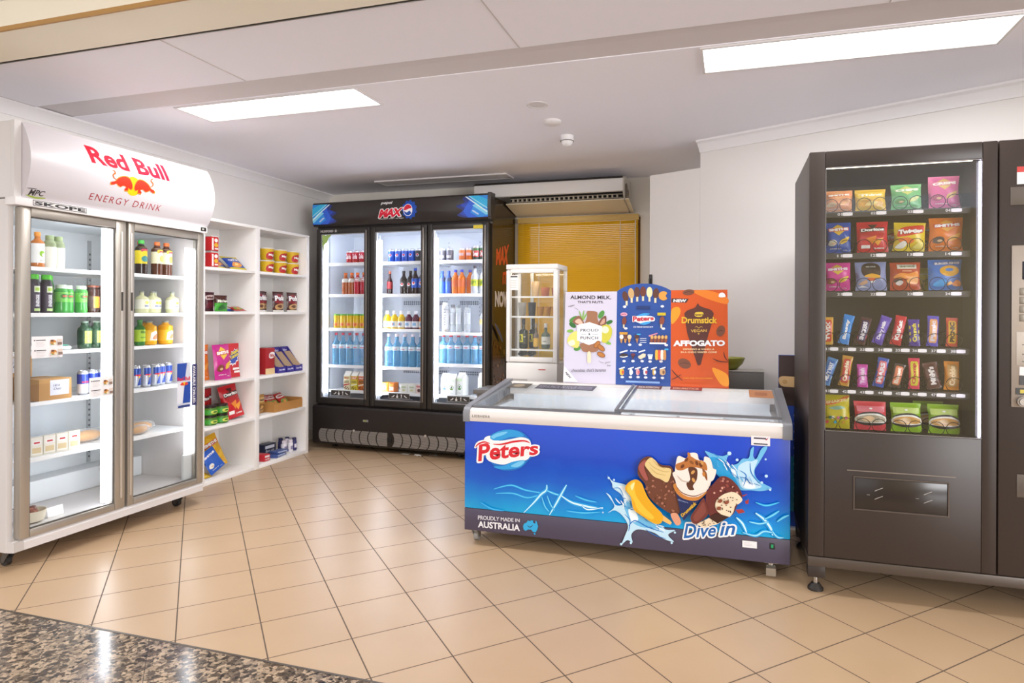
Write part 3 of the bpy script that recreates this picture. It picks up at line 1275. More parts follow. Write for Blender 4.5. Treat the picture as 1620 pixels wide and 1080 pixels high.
# inside: shelves, posts and lights
for i, (a, b) in enumerate(((.075, .565), (.622, 1.135), (1.195, 1.70))):
    for z in (1.703, 1.412, 1.098 if i < 2 else 1.075, .757 if i < 2 else .80, .527):
        m = MB()
        m.box(a, .105, z - .012, b, PD - .06, z, M('E4E7EC', .4))
        m.box(a, .098, z - .022, b, .105, z + .006, M('F1F2F5', .4))
        m.build('shelf', pe)
    m = MB()
    m.box(a - .005, .09, .44, a + .008, .115, 1.95, M('B5BAC2', .35, .4))
    m.build('post', pe)
m = MB()
for x in (.560, 1.140):
    m.box(x, .055, .44, x + .062, .075, 2.0, M('DDE2EA', .4))
m.build('mullion', pe)
for x0, x1 in ((.055, .068), (.640, .668), (1.213, 1.236), (1.688, 1.700)):
    led(pe, x0, x1, .062, .076, .50, 1.90, 2.6, 'EEF2FF')
led(pe, .12, 1.64, .07, .085, 1.985, 1.998, 1.8, 'EEF2FF')
# base
m = MB()
m.prism([(.04, .05), (-.018, .05), (-.03, .07), (-.03, .38), (-.018, .395), (.04, .395)], 'x', .006, 1.755, M('262120', .4))
m.build('base_panel', pe)
m = MB()
GR = M('A9A39D', .45, .3)
N = 13
cxg = .815
for k in range(N):
    z = .072 + k * .0092
    segs = []
    for x0 in [cxg - .70 + j * .0875 for j in range(16)]:
        off = .045 * math.sqrt(max(0, 1 - ((z - .128) / .066) ** 2))
        s = off if x0 < cxg else -off
        xa = x0 - s + .006
        xb = x0 + .0875 - s - .006
        if x0 < cxg <= x0 + .0875 + 1e-6:
            xb = cxg - .02
        if abs(xa - cxg) < .02:
            xa = cxg + .02
        if xb - xa > .01:
            m.box(xa, -.0335, z, xb, -.030, z + .0055, GR)
gr = m.build('grille', pe)
m = MB()
m.box(cxg - .022, -.035, .11, cxg + .022, -.030, .148, M('1A1716', .5), .003)
m.build('grille_badge', gr)
m = MB()
for x in (.45, 1.17):
    m.cyl((x, -.036, .188), (x, -.030, .188), .010, M('C8C1B7', .4), 12)
m.build('screw', gr)
m = MB()
m.box(.545, -.034, .272, .60, -.029, .292, M('8F8D88', .4), .002)
m.box(.555, -.036, .277, .575, -.033, .288, M('A6AE4A', .4))
m.build('thermometer', pe)
for x, y in ((.16, .08), (.39, .10), (1.45, .06), (.16, .5), (1.6, .5)):
    caster(pe, x, y, .105, M('35312E', .4, .5))
# printed right flank
D = Decal(lambda u, v, l: (PW + .0005 + l, u, v))
D.text('MAX', [(.12, 1.66), (.40, 1.68), (.43, 1.87), (.13, 1.80)], M('E0532E', .2), bold=.06)
D.text('IT', [(.27, 1.50), (.37, 1.51), (.38, 1.62), (.28, 1.61)], M('E0532E', .2), bold=.06)
D.text('NOW', [(.10, 1.30), (.44, 1.30), (.44, 1.44), (.10, 1.44)], M('E3DEDA', .2), bold=.06)
D.spl([(.05, .42), (.25, .42), (.36, .55), (.30, .75), (.24, .85), (.20, .98), (.12, 1.02), (.06, .96), (.055, .7)], M('5B3620', .2), 4)
rnd = random.Random(3)
for k in range(46):
    u, v = rnd.uniform(.07, .30), rnd.uniform(.46, .98)
    D.ell(u, v, rnd.uniform(.004, .012), rnd.uniform(.006, .018), M(rnd.choice(['8A5A33', 'A9713F', '3A2115', '71452A']), .2), n=8)
D.stroke([(.06, 1.16), (.16, 1.08), (.24, 1.0)], .04, M('3A4F7A', .2))
D.spl([(.40, .55), (.46, .55), (.47, .85), (.45, 1.02), (.455, 1.12), (.42, 1.12), (.425, 1.02), (.40, .86)], M('8A6A36', .2), 3)
D.build('side_print', pe)

# ------------------------------------------------------------------ chest freezer
fz = empty('chest_freezer', FZF.w(0, 0), FZF.a, 'blue chest freezer with sliding glass lids and an ice cream picture on its front', 'freezer')
FW, FD = 1.655, .70


def freezer_print():
    t = NT('freezer_print_blue')
    tc = t.n('TexCoord')
    sp = t.n('SeparateXYZ')
    t.l(tc.outputs['Object'], sp.inputs[0])
    no = t.n('TexNoise')
    no.inputs['Scale'].default_value = 3.2
    no.inputs['Detail'].default_value = 2
    t.l(tc.outputs['Object'], no.inputs[0])
    z = t.math('ADD', sp.outputs[2], t.math('MULTIPLY', t.math('SUBTRACT', no.outputs[0], 0.5), 0.16))
    c = t.ramp(t.math('MULTIPLY', z, 1.4), [(.26, '14ACE6'), (.36, '0B8EDE'), (.50, '085CCB'), (.66, '0640B8'), (.9, '0540C0')])
    t.l(c, t.b.inputs['Base Color'])
    t.b.inputs['Roughness'].default_value = .22
    return t.m


FB = freezer_print()
m = MB()
m.box(0, 0, .195, FW, .03, .668, FB, .006)
m.box(0, .03, .195, .03, FD, .668, FB)
m.box(FW - .03, .03, .195, FW, FD, .668, FB)
m.box(.03, FD - .03, .195, FW - .03, FD, .668, FB)
m.build('cabinet', fz)
m = MB()
m.box(0, 0, .075, FW, FD, .195, M('4A4357', .35), .005)
m.build('plinth', fz)
LN = M('E9EDF2', .35)
m = MB()
m.box(.03, .03, .30, FW - .03, FD - .03, .33, LN)
m.box(.03, .03, .33, .06, FD - .03, .70, LN)
m.box(FW - .06, .03, .33, FW - .03, FD - .03, .70, LN)
m.box(.06, .03, .33, FW - .06, .06, .66, LN)
m.box(.06, FD - .06, .33, FW - .06, FD - .03, .74, LN)
m.build('liner', fz)
RAIL = M('E3DDD9', .3, .15)
m = MB()
m.prism([(.0, .666), (-.004, .672), (-.006, .70), (.0, .725), (.014, .736), (.05, .736), (.05, .666)], 'x', .03, FW - .035, RAIL, True)
rail = m.build('front_rail', fz)
D = Decal(flat_xz(-.0062))
D.text('LIEBHERR', (.046, .689, .150, .703), '8D8579', bold=.02, space=1.15)
D.build('badge', rail)
m = MB()
m.prism([(FD - .06, .74), (FD - .06, .80), (FD - .045, .815), (FD, .815), (FD, .74)], 'x', .035, FW - .035, RAIL)
m.build('rear_rail', fz)
GY = M('7E7F85', .4)
for nm, x0, x1 in (('end_cap', -.006, .031), ('end_cap', FW - .036, FW + .006)):
    m = MB()
    m.prism([(-.008, .664), (-.010, .715), (.004, .737), (.03, .748), (FD - .08, .822), (FD - .05, .828), (FD + .004, .828), (FD + .004, .74), (FD - .05, .74), (.05, .668)], 'x', x0, x1, GY)
    m.build(nm, fz, 'grey plastic end cap')


def lid_z(y):
    return .738 + (y - .03) * (.80 - .738) / (FD - .09)


def lid(name, x0, x1, dz, label):
    y0, y1 = .03, FD - .055
    m = MB()
    a, b = lid_z(y0) + dz, lid_z(y1) + dz
    m.prism([(y0, a), (y1, b), (y1, b + .005), (y0, a + .005)], 'x', x0, x1, GLASS_TOP)
    o = m.build(name, fz, label)
    m = MB()
    for xa in (x0, x1 - .012):
        m.prism([(y0, a - .003), (y1, b - .003), (y1, b + .009), (y0, a + .009)], 'x', xa, xa + .012, M('8B8D92', .35, .4))
    m.prism([(y0 - .004, a - .003), (y0 + .012, a - .002), (y0 + .012, a + .009), (y0 - .004, a + .008)], 'x', x0, x1, M('6E6F74', .35, .3))
    m.build('lid_frame', o)
    return o


l1 = lid('glass_lid', .034, .845, .001, 'left sliding glass lid')
l2 = lid('glass_lid', .815, FW - .038, .016, 'right sliding glass lid')
# printed strips lying on the rear of the lids
D = Decal(lambda u, v, l: (u, v, lid_z(v) + .0065 + l))
D.rect(.235, FD - .195, .60, FD - .062, '3C3A48')
D.text('POP A PACK IN YOUR FREEZER', (.25, FD - .165, .585, FD - .095), '8F8EA0', bold=.02)
D.rect(.06, FD - .20, .19, FD - .062, '4A4138')
D.ell(.12, FD - .13, .035, .04, '9A8A70')
D.build('lid_sticker', l1)
D = Decal(lambda u, v, l: (u, v, lid_z(v) + .0215 + l))
D.rect(.845, FD - .155, .995, FD - .065, '7C4B3A')
D.text('MAXIBON', (.86, FD - .135, .98, FD - .085), 'E6D6C6', bold=.03)
D.rect(1.045, FD - .15, 1.225, FD - .065, '8E3A44')
D.text('DRUMSTICK', (1.06, FD - .132, 1.21, FD - .085), 'E9C9A8', bold=.03)
D.rect(1.48, FD - .27, FW - .05, FD - .085, 'C98550')
D.rect(1.51, FD - .22, FW - .08, FD - .14, 'B0693A')
D.build('lid_sticker', l2)
# storage baskets inside
for x0, x1 in ((.30, .555), (.565, .815), (.83, 1.085), (1.095, 1.345)):
    m = MB()
    bz0, bz1, wm = .40, .655, M('F1F3F5', .4)
    for q in ((x0, .08, x0 + .008, .60), (x1 - .008, .08, x1, .60)):
        m.box(q[0], q[1], bz0, q[2], q[3], bz1, wm)
    m.box(x0 + .008, .08, bz0, x1 - .008, .088, bz1, wm)
    m.box(x0 + .008, .592, bz0, x1 - .008, .60, bz1, wm)
    m.box(x0 + .008, .088, bz0, x1 - .008, .592, bz0 + .008, wm)
    m.tube([(x0, .08, bz1), (x1, .08, bz1), (x1, .60, bz1), (x0, .60, bz1)], .006, M('C6CACE', .4), 6, closed=True)
    m.build('basket', fz)
m = MB()
m.box(1.40, .07, .40, 1.59, .60, .62, M('D9DCE2', .4))
m.build('compressor_step', fz)
led(fz, .10, 1.55, .052, .060, .676, .692, 1.7, 'F2F6FF')
for x, y in ((.045, .055), (1.57, .04), (.045, .62), (1.57, .62)):
    caster(fz, x, y, .078, M('B9B6B0', .28, .9), brake=x > 1, tyre='8E8B87')
m = MB()
m.box(1.563, -.003, .143, 1.587, .002, .172, M('1C2420', .4), .002)
m.box(1.569, -.005, .150, 1.579, -.002, .166, M('139A63', .4), .001)
m.build('power_switch', fz, 'green power switch')

# --- front picture
f1 = lambda x, y: FZF.pix(720 + x / 2.9455, 590 + y / 2.9455)
f2 = lambda x, y: FZF.pix(940 + x / 4.909, 690 + y / 4.909)
FR = .25


def P_(f, pts):
    return [f(*p) for p in pts]


D = Decal(flat_xz(-.0003), .0002)
MW = M('F3F4F6', FR)
# caustic light lines of the water
for pts, w, c in (
    ([(180, 540), (260, 522), (330, 545), (420, 560)], 4, '5FD0F5'), ([(190, 560), (270, 560), (340, 580), (410, 560)], 4, '5FD0F5'),
    ([(320, 650), (370, 600), (400, 565), (425, 545), (428, 520)], 8, 'BFF0FB'), ([(425, 545), (460, 560), (495, 570)], 5, '7FDDF7'),
    ([(440, 660), (470, 610), (492, 570), (520, 520)], 8, 'BFF0FB'), ([(495, 570), (540, 600), (590, 615), (640, 625), (690, 630)], 9, 'CFF3FC'),
    ([(590, 615), (620, 635), (690, 625)], 5, 'E6FAFE'), ([(430, 570), (445, 610), (465, 640)], 4, '7FDDF7'), ([(405, 575), (420, 620), (440, 645)], 4, '7FDDF7'),
    ([(560, 570), (610, 590), (660, 600)], 4, '5FD0F5'), ([(120, 600), (170, 630), (230, 640)], 4, '3FB8EE'), ([(520, 640), (600, 650), (680, 645)], 4, '5FD0F5'),
    ([(1310, 670), (1340, 700), (1360, 745)], 8, 'CFF3FC'), ([(1400, 650), (1440, 680), (1470, 720), (1480, 755)], 9, 'CFF3FC'), ([(1440, 680), (1480, 660), (1510, 640)], 5, '7FDDF7'),
    ([(1370, 690), (1420, 700), (1460, 690)], 5, '9FE6F9'), ([(1340, 740), (1400, 755), (1440, 735), (1490, 745)], 6, '9FE6F9'), ([(1400, 600), (1450, 615), (1510, 600)], 4, '5FD0F5'),
    ([(1500, 690), (1530, 670), (1555, 660)], 5, '7FDDF7'), ([(1475, 730), (1500, 760), (1530, 765)], 5, '9FE6F9')):
    D.stroke(P_(f1, pts), w / 2.9455 * .0085, M('1C9CE2', FR))
    D.stroke(P_(f1, pts), w / 2.9455 * .0032, M(c, FR))
# water splashes
SP, SP2, SP3 = M('BFE3F6', FR), M('6FBCE8', FR), M('EAF7FD', FR)
SPD = M('1F74C4', FR)
D.spl(P_(f2, [(105, 300), (130, 330), (160, 350), (250, 375), (255, 420), (300, 480), (320, 560), (420, 640), (520, 690), (560, 720), (630, 725), (575, 760), (620, 815), (540, 790), (470, 745), (400, 725), (330, 720), (290, 760), (300, 820), (260, 800), (215, 835), (240, 770), (265, 690), (220, 610), (160, 570), (110, 590), (160, 540), (120, 470), (95, 435), (130, 460), (170, 530), (230, 520), (215, 450), (150, 400), (140, 360)]), SP, 4)
D.spl(P_(f2, [(235, 520), (300, 500), (360, 600), (450, 665), (530, 705), (440, 710), (340, 690), (280, 640), (250, 590)]), SP2, 4)
D.spl(P_(f2, [(190, 385), (240, 385), (245, 430), (280, 480), (240, 490), (225, 440)]), SP3, 4)
D.spl(P_(f2, [(270, 560), (310, 560), (345, 640), (300, 660), (275, 610)]), SP3, 4)
D.stroke(P_(f2, [(270, 690), (320, 650), (420, 700), (540, 740)]), .006, SPD)
D.stroke(P_(f2, [(240, 600), (280, 650), (270, 730)]), .005, SPD)
D.stroke(P_(f2, [(150, 400), (200, 400), (230, 460)]), .004, SPD)
D.stroke(P_(f2, [(400, 715), (470, 760), (560, 790)]), .004, SPD)
# right splash
D.spl(P_(f2, [(860, 110), (920, 130), (1000, 150), (1060, 120), (1030, 170), (1040, 215), (1110, 210), (1150, 170), (1200, 165), (1215, 100), (1240, 80), (1235, 150), (1260, 170), (1300, 90), (1345, 80), (1310, 150), (1280, 200), (1245, 260), (1260, 320), (1310, 360), (1380, 400), (1300, 420), (1220, 415), (1120, 410), (1060, 360), (990, 320), (930, 250), (900, 170)]), SP2, 4)
D.spl(P_(f2, [(900, 160), (990, 170), (1040, 230), (1100, 330), (1120, 400), (1050, 350), (960, 300), (930, 230)]), M('2FA4DE', FR), 4)
D.spl(P_(f2, [(1120, 230), (1180, 190), (1220, 190), (1270, 180), (1240, 260), (1250, 330), (1300, 385), (1230, 405), (1150, 395), (1120, 320)]), SP, 4)
D.spl(P_(f2, [(1060, 240), (1095, 260), (1105, 310), (1080, 300)]), SP3, 4)
D.spl(P_(f2, [(1150, 340), (1230, 350), (1250, 395), (1170, 395)]), SP3, 4)
D.stroke(P_(f2, [(1130, 260), (1180, 300), (1160, 380)]), .005, SPD)
D.stroke(P_(f2, [(1210, 200), (1220, 280), (1280, 360)]), .005, SPD)
D.stroke(P_(f2, [(940, 170), (1010, 200), (1070, 290)]), .005, SPD)
rs = random.Random(21)
for k in range(46):
    if k < 24:
        t_ = rs.random()
        x, y = 230 + 260 * t_ + rs.uniform(-50, 60), 500 + 230 * t_ + rs.uniform(-70, 40)
    else:
        t_ = rs.random()
        x, y = 920 + 330 * t_ + rs.uniform(-20, 40), 150 + 220 * t_ + rs.uniform(-20, 40)
    a_ = rs.uniform(.2, 1.4)
    L_ = rs.uniform(14, 40)
    dx_, dy_ = L_ * math.cos(a_), L_ * math.sin(a_)
    D.stroke(P_(f2, [(x - dx_, y - dy_), (x + rs.uniform(-8, 8), y), (x + dx_, y + dy_)]), rs.uniform(.002, .005), M(rs.choice(['FFFFFF', '2B86CE', '1B6AB8', 'D8EFFA', '5FB4E4']), FR))
for x, y, r in ((1050, 125, 14), (1110, 175, 10), (1300, 350, 9), (1335, 300, 11), (1365, 405, 8), (160, 330, 8), (120, 315, 9), (630, 735, 8), (215, 825, 9), (290, 815, 9), (605, 815, 8), (1330, 170, 7), (75, 580, 6)):
    c = f2(x, y)
    D.ell(c[0], c[1], r * .00067, r * .00067, SP, n=12)
# choc coated stick ice cream
BR, BR2, BR3 = M('6E3F2C', FR), M('8E5236', FR), M('4A281C', FR)
D.spl(P_(f2, [(345, 230), (375, 170), (440, 148), (520, 210), (600, 225), (628, 300), (640, 430), (665, 540), (660, 590), (600, 590), (480, 510), (420, 440), (400, 360), (350, 300)]), BR, 5)
rnd = random.Random(11)
for k in range(44):
    x, y = rnd.uniform(400, 645), rnd.uniform(330, 570)
    if y > 330 + (430 - x) * .9 and y < 590 - (640 - x) * .45:
        c = f2(x, y)
        D.ell(c[0], c[1], .0050 * rnd.uniform(.6, 1.3), .0060 * rnd.uniform(.6, 1.3), M(rnd.choice(['96604A', 'A8705A', '54301F', '7D4A36']), FR), rot=rnd.uniform(0, 3), n=9)
D.spl(P_(f2, [(350, 235), (378, 185), (410, 175), (395, 230), (425, 320), (395, 320)]), M('A3564E', FR), 4)
D.spl(P_(f2, [(400, 205), (440, 155), (480, 175), (520, 225), (598, 240), (595, 300), (570, 345), (520, 320), (470, 300), (430, 255)]), M('E2C98C', FR), 4)
for q in ([(430, 190), (470, 230), (540, 260), (590, 262)], [(440, 230), (490, 275), (560, 290)], [(465, 175), (500, 215), (560, 240)]):
    D.stroke(P_(f2, q), .004, M('C7A868', FR))
D.spl(P_(f2, [(598, 590), (640, 580), (665, 610), (678, 655), (655, 675), (630, 660)]), M('D99A7C', FR), 4)
# yellow stick ice cream
D.spl(P_(f2, [(525, 590), (590, 635), (606, 655), (595, 668), (575, 660), (520, 625)]), M('E6B96A', FR), 4)
D.spl(P_(f2, [(248, 395), (275, 345), (330, 322), (375, 350), (400, 410), (430, 470), (480, 530), (535, 590), (535, 640), (510, 665), (460, 655), (390, 610), (320, 560), (300, 500), (290, 455)]), M('E3A81E', FR), 5)
D.spl(P_(f2, [(262, 400), (285, 355), (325, 335), (320, 380), (335, 450), (400, 540), (470, 610), (440, 625), (345, 555), (315, 480)]), M('F0C13C', FR), 4)
D.spl(P_(f2, [(290, 370), (320, 345), (315, 380), (300, 405)]), M('FBE7A0', FR), 4)
# cone
D.poly(P_(f2, [(640, 420), (860, 430), (700, 640), (680, 600)]), M('1E2A5A', FR))
D.spl(P_(f2, [(635, 350), (640, 420), (700, 470), (790, 485), (850, 450), (865, 400)]), M('C9823C', FR), 4)
D.spl(P_(f2, [(630, 260), (635, 330), (665, 410), (740, 455), (830, 445), (900, 370), (880, 290)]), M('EDE3DA', FR), 4)
D.stroke(P_(f2, [(640, 370), (690, 425), (780, 450), (860, 420)]), .005, M('7A4A2C', FR))
D.spl(P_(f2, [(632, 270), (640, 190), (660, 140), (720, 160), (740, 120), (800, 120), (815, 165), (850, 180), (860, 145), (905, 165), (925, 235), (950, 250), (930, 320), (890, 350), (870, 390), (770, 410), (690, 360), (650, 310)]), M('F0E6DD', FR), 4)
D.spl(P_(f2, [(640, 205), (700, 180), (740, 140), (800, 170), (865, 190), (880, 250), (840, 240), (800, 230), (740, 230), (690, 250), (645, 245)]), M('B87238', FR), 4)
D.spl(P_(f2, [(735, 230), (800, 240), (800, 320), (770, 370), (780, 400), (740, 400), (720, 350), (750, 320)]), M('5C3420', FR), 4)
D.spl(P_(f2, [(840, 235), (875, 270), (880, 330), (860, 300)]), M('8A5226', FR), 4)
for x, y in ((720, 170), (760, 190), (800, 195), (830, 210), (690, 220), (770, 265), (775, 325), (855, 280), (740, 130), (840, 190)):
    c = f2(x, y)
    D.ell(c[0], c[1], .012, .007, M(rnd.choice(['D19A55', '8C5527', 'C27A35', '6B3A1C']), FR), rot=rnd.uniform(0, 3), n=10)
D.stroke(P_(f2, [(650, 290), (690, 330), (740, 340)]), .006, M('C9B6A8', FR))
D.text('Drumstick', P_(f2, [(690, 610), (800, 510), (785, 485), (675, 590)]), M('E8B93A', FR), bold=.03)
D.text('dessert', P_(f2, [(655, 480), (735, 505), (735, 492), (655, 465)]), M('8FA0D0', FR))
# sandwich bar
D.spl(P_(f2, [(870, 440), (930, 350), (990, 295), (1060, 315), (1125, 385), (1150, 460), (1110, 520), (1060, 600), (900, 600)]), M('6B2F2A', FR), 4)
for k in range(26):
    x, y = rnd.uniform(900, 1110), rnd.uniform(310, 430)
    if y > 310 + abs(x - 1000) * .6:
        c = f2(x, y)
        D.ell(c[0], c[1], .007 * rnd.uniform(.5, 1), .005, M(rnd.choice(['B06A5C', '4A1F1B', '93483E', 'D9A090']), FR), rot=rnd.uniform(0, 3), n=9)
D.spl(P_(f2, [(945, 540), (950, 480), (1000, 435), (1060, 415), (1110, 425), (1150, 470), (1130, 500), (1095, 520), (1080, 570), (1040, 610), (980, 580)]), M('EAD9BC', FR), 4)
D.poly(P_(f2, [(800, 660), (940, 590), (1050, 600), (960, 660), (850, 690)]), M('E6D4B6', FR))
D.poly(P_(f2, [(890, 610), (950, 575), (1050, 605), (960, 655)]), M('3E2018', FR))
D.spl(P_(f2, [(755, 600), (800, 530), (850, 460), (870, 500), (890, 580), (830, 640), (790, 660), (760, 640)]), M('6E332B', FR), 3)
D.spl(P_(f2, [(775, 600), (815, 540), (848, 490), (862, 520), (870, 570), (825, 620), (790, 640)]), M('83443A', FR), 3)
for k in range(40):
    x, y = (rnd.uniform(960, 1120), rnd.uniform(440, 580)) if k < 26 else (rnd.uniform(840, 960), rnd.uniform(625, 675))
    c = f2(x, y)
    if k >= 26 or (x + y) < 1640:
        D.ell(c[0], c[1], .0028, .0028, M('4A2A1C', FR), n=7)
for x, y in ((980, 480), (970, 535), (1030, 490)):
    c = f2(x, y)
    D.ell(c[0], c[1], .012, .008, M('8A4A34', FR), rot=.6, n=10)
for q in ([(1145, 435), (1190, 425), (1160, 445)], [(1170, 480), (1200, 465), (1195, 500), (1175, 500)], [(1095, 545), (1150, 540), (1170, 565), (1120, 575)]):
    D.poly(P_(f2, q), M('A33A34', FR))
D.build('front_picture', fz)
# slogans
D = Decal(flat_xz(-.004), .0002)
D.text('Dive', P_(f2, [(695, 790), (945, 775), (945, 675), (695, 675)]), M('1C63AE', FR), bold=.02, shear=.22, outline=[(.085, M('F3F4F6', FR))], space=1.0)
D.text('in', P_(f2, [(975, 770), (1095, 760), (1095, 662), (975, 668)]), M('1C63AE', FR), bold=.02, shear=.22, outline=[(.085, M('F3F4F6', FR))], space=1.0)
D.build('slogan_print', fz)
D = Decal(flat_xz(-.004), .0002)
D.text('PROUDLY MADE IN', P_(f1, [(108, 681), (302, 694), (302, 677), (108, 661)]), M('DEDCE4', FR), bold=.015)
D.text('AUSTRALIA', P_(f1, [(108, 717), (303, 735), (303, 704), (108, 687)]), M('EDEBF0', FR), bold=.03)
AUS = [(318, 712), (322, 700), (335, 694), (340, 685), (350, 688), (356, 684), (366, 686), (364, 694), (374, 700), (377, 684), (381, 690), (388, 712), (384, 728), (376, 740), (364, 738), (356, 728), (342, 727), (330, 733), (321, 728)]
D.poly(P_(f1, AUS), M('2FA6DC', FR))
D.spl(P_(f1, [(366, 744), (376, 745), (372, 752)]), M('2FA6DC', FR), 3)
D.stroke(P_(f1, [(338, 708), (350, 716), (364, 706)]), .004, M('2B3350', FR))
D.build('origin_print', fz)
# oval logo
f3 = lambda x, y: FZF.pix(720 + x / 5.4, 600 + y / 5.4)
D = Decal(flat_xz(-.004), .0002)
D.spl(P_(f3, [(270, 640), (300, 700), (380, 765), (470, 778), (560, 755), (625, 695), (640, 640)]), M('1A6FC4', FR), 5)
D.spl(P_(f3, [(300, 490), (350, 450), (450, 425), (560, 440), (625, 490), (650, 530), (560, 520), (450, 535)]), M('1A6FC4', FR), 5)
D.spl(P_(f3, [(265, 560), (250, 505), (300, 480), (370, 520), (470, 510), (570, 492), (640, 520), (655, 600), (640, 660), (600, 690), (500, 700), (420, 725), (330, 710), (270, 670)]), MW, 5)
D.spl(P_(f3, [(302, 490), (360, 447), (450, 428), (540, 440), (590, 475), (560, 490), (470, 492), (400, 515), (330, 518)]), M('2E9BDD', FR), 5)
D.spl(P_(f3, [(312, 485), (370, 455), (450, 445), (420, 470), (360, 490), (330, 505)]), M('74C6F0', FR), 5)
D.spl(P_(f3, [(330, 742), (420, 735), (500, 700), (585, 688), (600, 705), (560, 745), (470, 765), (390, 765)]), M('2E9BDD', FR), 5)
D.spl(P_(f3, [(480, 735), (560, 695), (595, 700), (560, 735), (520, 748)]), M('74C6F0', FR), 5)
q1 = P_(f3, [(200, 700), (712, 640), (712, 530), (200, 540)])
D.text('Peters', q1, M('D42530', FR), bold=.03, shear=.06, outline=[(.075, MW)], space=1.0)
D.stroke(P_(f3, [(172, 585), (200, 545), (260, 528), (300, 540)]), .020, MW)
D.stroke(P_(f3, [(178, 575), (205, 548), (255, 532), (300, 545)]), .009, M('D42530', FR))
D.stroke(P_(f3, [(330, 550), (400, 552), (500, 530), (590, 522), (640, 538)]), .010, M('D42530', FR))
D.build('logo_print', fz, 'red and white oval brand logo')
# white stickers
D = Decal(flat_xz(-.004), .0002)
D.rect(1.478, .629, 1.563, .676, 'E9E7EA')
D.rect(1.490, .660, 1.545, .667, '4A3A4E')
D.poly([(1.54, .657), (1.556, .670), (1.549, .657)], 'B03048')
D.rect(1.490, .634, 1.552, .640, '3A3A46')
D.build('service_sticker', fz)
D = Decal(flat_xz(-.004), .0002)
D.rect(1.440, .140, 1.506, .172, 'EBE9EC')
for k in range(3):
    D.rect(1.448, .150 + k * .006, 1.495 - .01 * k, .1515 + k * .006, 'BDB9C0')
D.build('rating_sticker', fz)

# ------------------------------------------------------------------ advertising board on the freezer's rear rail
YB = 3.885
ad = empty('advertising_board', (-.52, YB, .816), 0, 'three panel ice cream advertising board standing on the back of the chest freezer', 'advertising board')


def panel(poly, mat, label):
    m = MB()
    m.prism([(x + .52, z - .816) for x, z in poly], 'y', 0, .006, mat)
    return m.build('panel', ad, label)


LIL, BLU, ORA = M('CDC6D6', .5), M('244B97', .45), M('D25414', .45)
px = lambda x, y: Frame(0, YB, 0).pix(880 + x / 5.4, 440 + y / 5.4)
top = [px(*p) for p in spline([(520, 110), (580, 75), (660, 52), (750, 45), (840, 52), (920, 75), (980, 105)], 4, False)]
LP = [px(60, 893), px(506, 909), px(520, 112), px(80, 118)]
CP = [px(507, 909), px(976, 925)] + top[::-1]
OP = [px(977, 925), px(1474, 940), px(1462, 98), px(981, 103)]
for P in (LP, CP, OP):
    for i, p in enumerate(P):
        if p[1] < .84:
            P[i] = (p[0], .816)
pl = panel(LP, LIL, 'lilac panel headed ALMOND MILK')
pc = panel(CP, BLU, 'blue arched panel with the ice cream range')
po = panel(OP, ORA, 'orange panel with a brown cone')
bf = lambda u, v, l: (u + .52, -.0002 - l, v - .816)


def BP(pts):
    return [px(*p) for p in pts]


D = Decal(bf, .0002)
DK = M('3A3236', .4)
D.text('ALMOND MILK.', BP([(120, 178), (470, 180), (470, 148), (120, 146)]), DK, bold=.03)
D.text("THAT'S NUTS.", BP([(182, 213), (405, 214), (405, 193), (182, 192)]), DK, bold=.03)
D.text('vegan', BP([(105, 252), (155, 240), (155, 225), (105, 237)]), DK, shear=.3)
D.stroke(BP([(155, 252), (175, 260), (190, 275)]), .002, DK)
GRN = [M('4F8A3A', .4), M('2F6B2C', .4), M('7FB04A', .4)]
for x, y, a, b, r, k in ((150, 350, 45, 22, .5, 0), (140, 400, 35, 20, -.6, 1), (385, 310, 40, 22, 1.0, 0), (455, 375, 30, 16, .4, 1), (180, 600, 32, 20, .3, 0), (440, 550, 32, 14, -.4, 2), (120, 450, 30, 14, .1, 2), (230, 320, 50, 6, 1.4, 2), (210, 320, 48, 6, 1.9, 2), (245, 330, 40, 6, 1.1, 2)):
    c = px(x, y)
    D.ell(c[0], c[1], a * .000716, b * .000716, GRN[k], rot=r, n=14)
D.spl(BP([(250, 400), (265, 330), (262, 285), (300, 280), (350, 290), (352, 340), (360, 400)]), M('9B6A4C', .4), 4)
D.spl(BP([(140, 365), (190, 320), (225, 350), (245, 410), (210, 415), (170, 395)]), M('8A5A44', .4), 4)
D.spl(BP([(160, 370), (200, 345), (235, 400), (200, 395)]), M('D9B7A0', .4), 4)
D.spl(BP([(360, 400), (380, 350), (425, 320), (425, 390), (395, 420)]), M('7A4A38', .4), 4)
D.spl(BP([(375, 395), (395, 355), (415, 345), (412, 385)]), M('C79A84', .4), 4)
D.spl(BP([(380, 420), (440, 395), (475, 430), (470, 500), (425, 550), (385, 530)]), M('C9C040', .4), 4)
c = px(420, 440)
D.ell(c[0], c[1], .022, .022, M('EDE6C0', .4))
D.spl(BP([(95, 540), (120, 480), (180, 450), (200, 500), (190, 590), (130, 580)]), M('E2D06A', .4), 4)
D.spl(BP([(105, 545), (150, 525), (160, 565), (120, 575)]), M('F2EBC4', .4), 4)
D.spl(BP([(215, 555), (370, 555), (360, 610), (330, 630), (250, 630), (220, 610)]), M('9B6A4C', .4), 4)
D.poly(BP([(180, 400), (285, 375), (393, 410), (390, 535), (280, 570), (180, 530)]), M('F6F3F6', .4))
D.text('PROUD', BP([(208, 457), (362, 455), (362, 430), (208, 430)]), DK, bold=.02, space=1.1)
D.text('PUNCH', BP([(208, 522), (360, 522), (360, 496), (208, 496)]), DK, bold=.02, space=1.1)
D.text('&', BP([(276, 487), (294, 487), (294, 466), (276, 466)]), DK, bold=.03)
for q in ([(212, 476), (258, 476)], [(308, 476), (360, 476)]):
    a, b = BP(q)
    D.rect(a[0], a[1] - .001, b[0], a[1] + .001, DK)
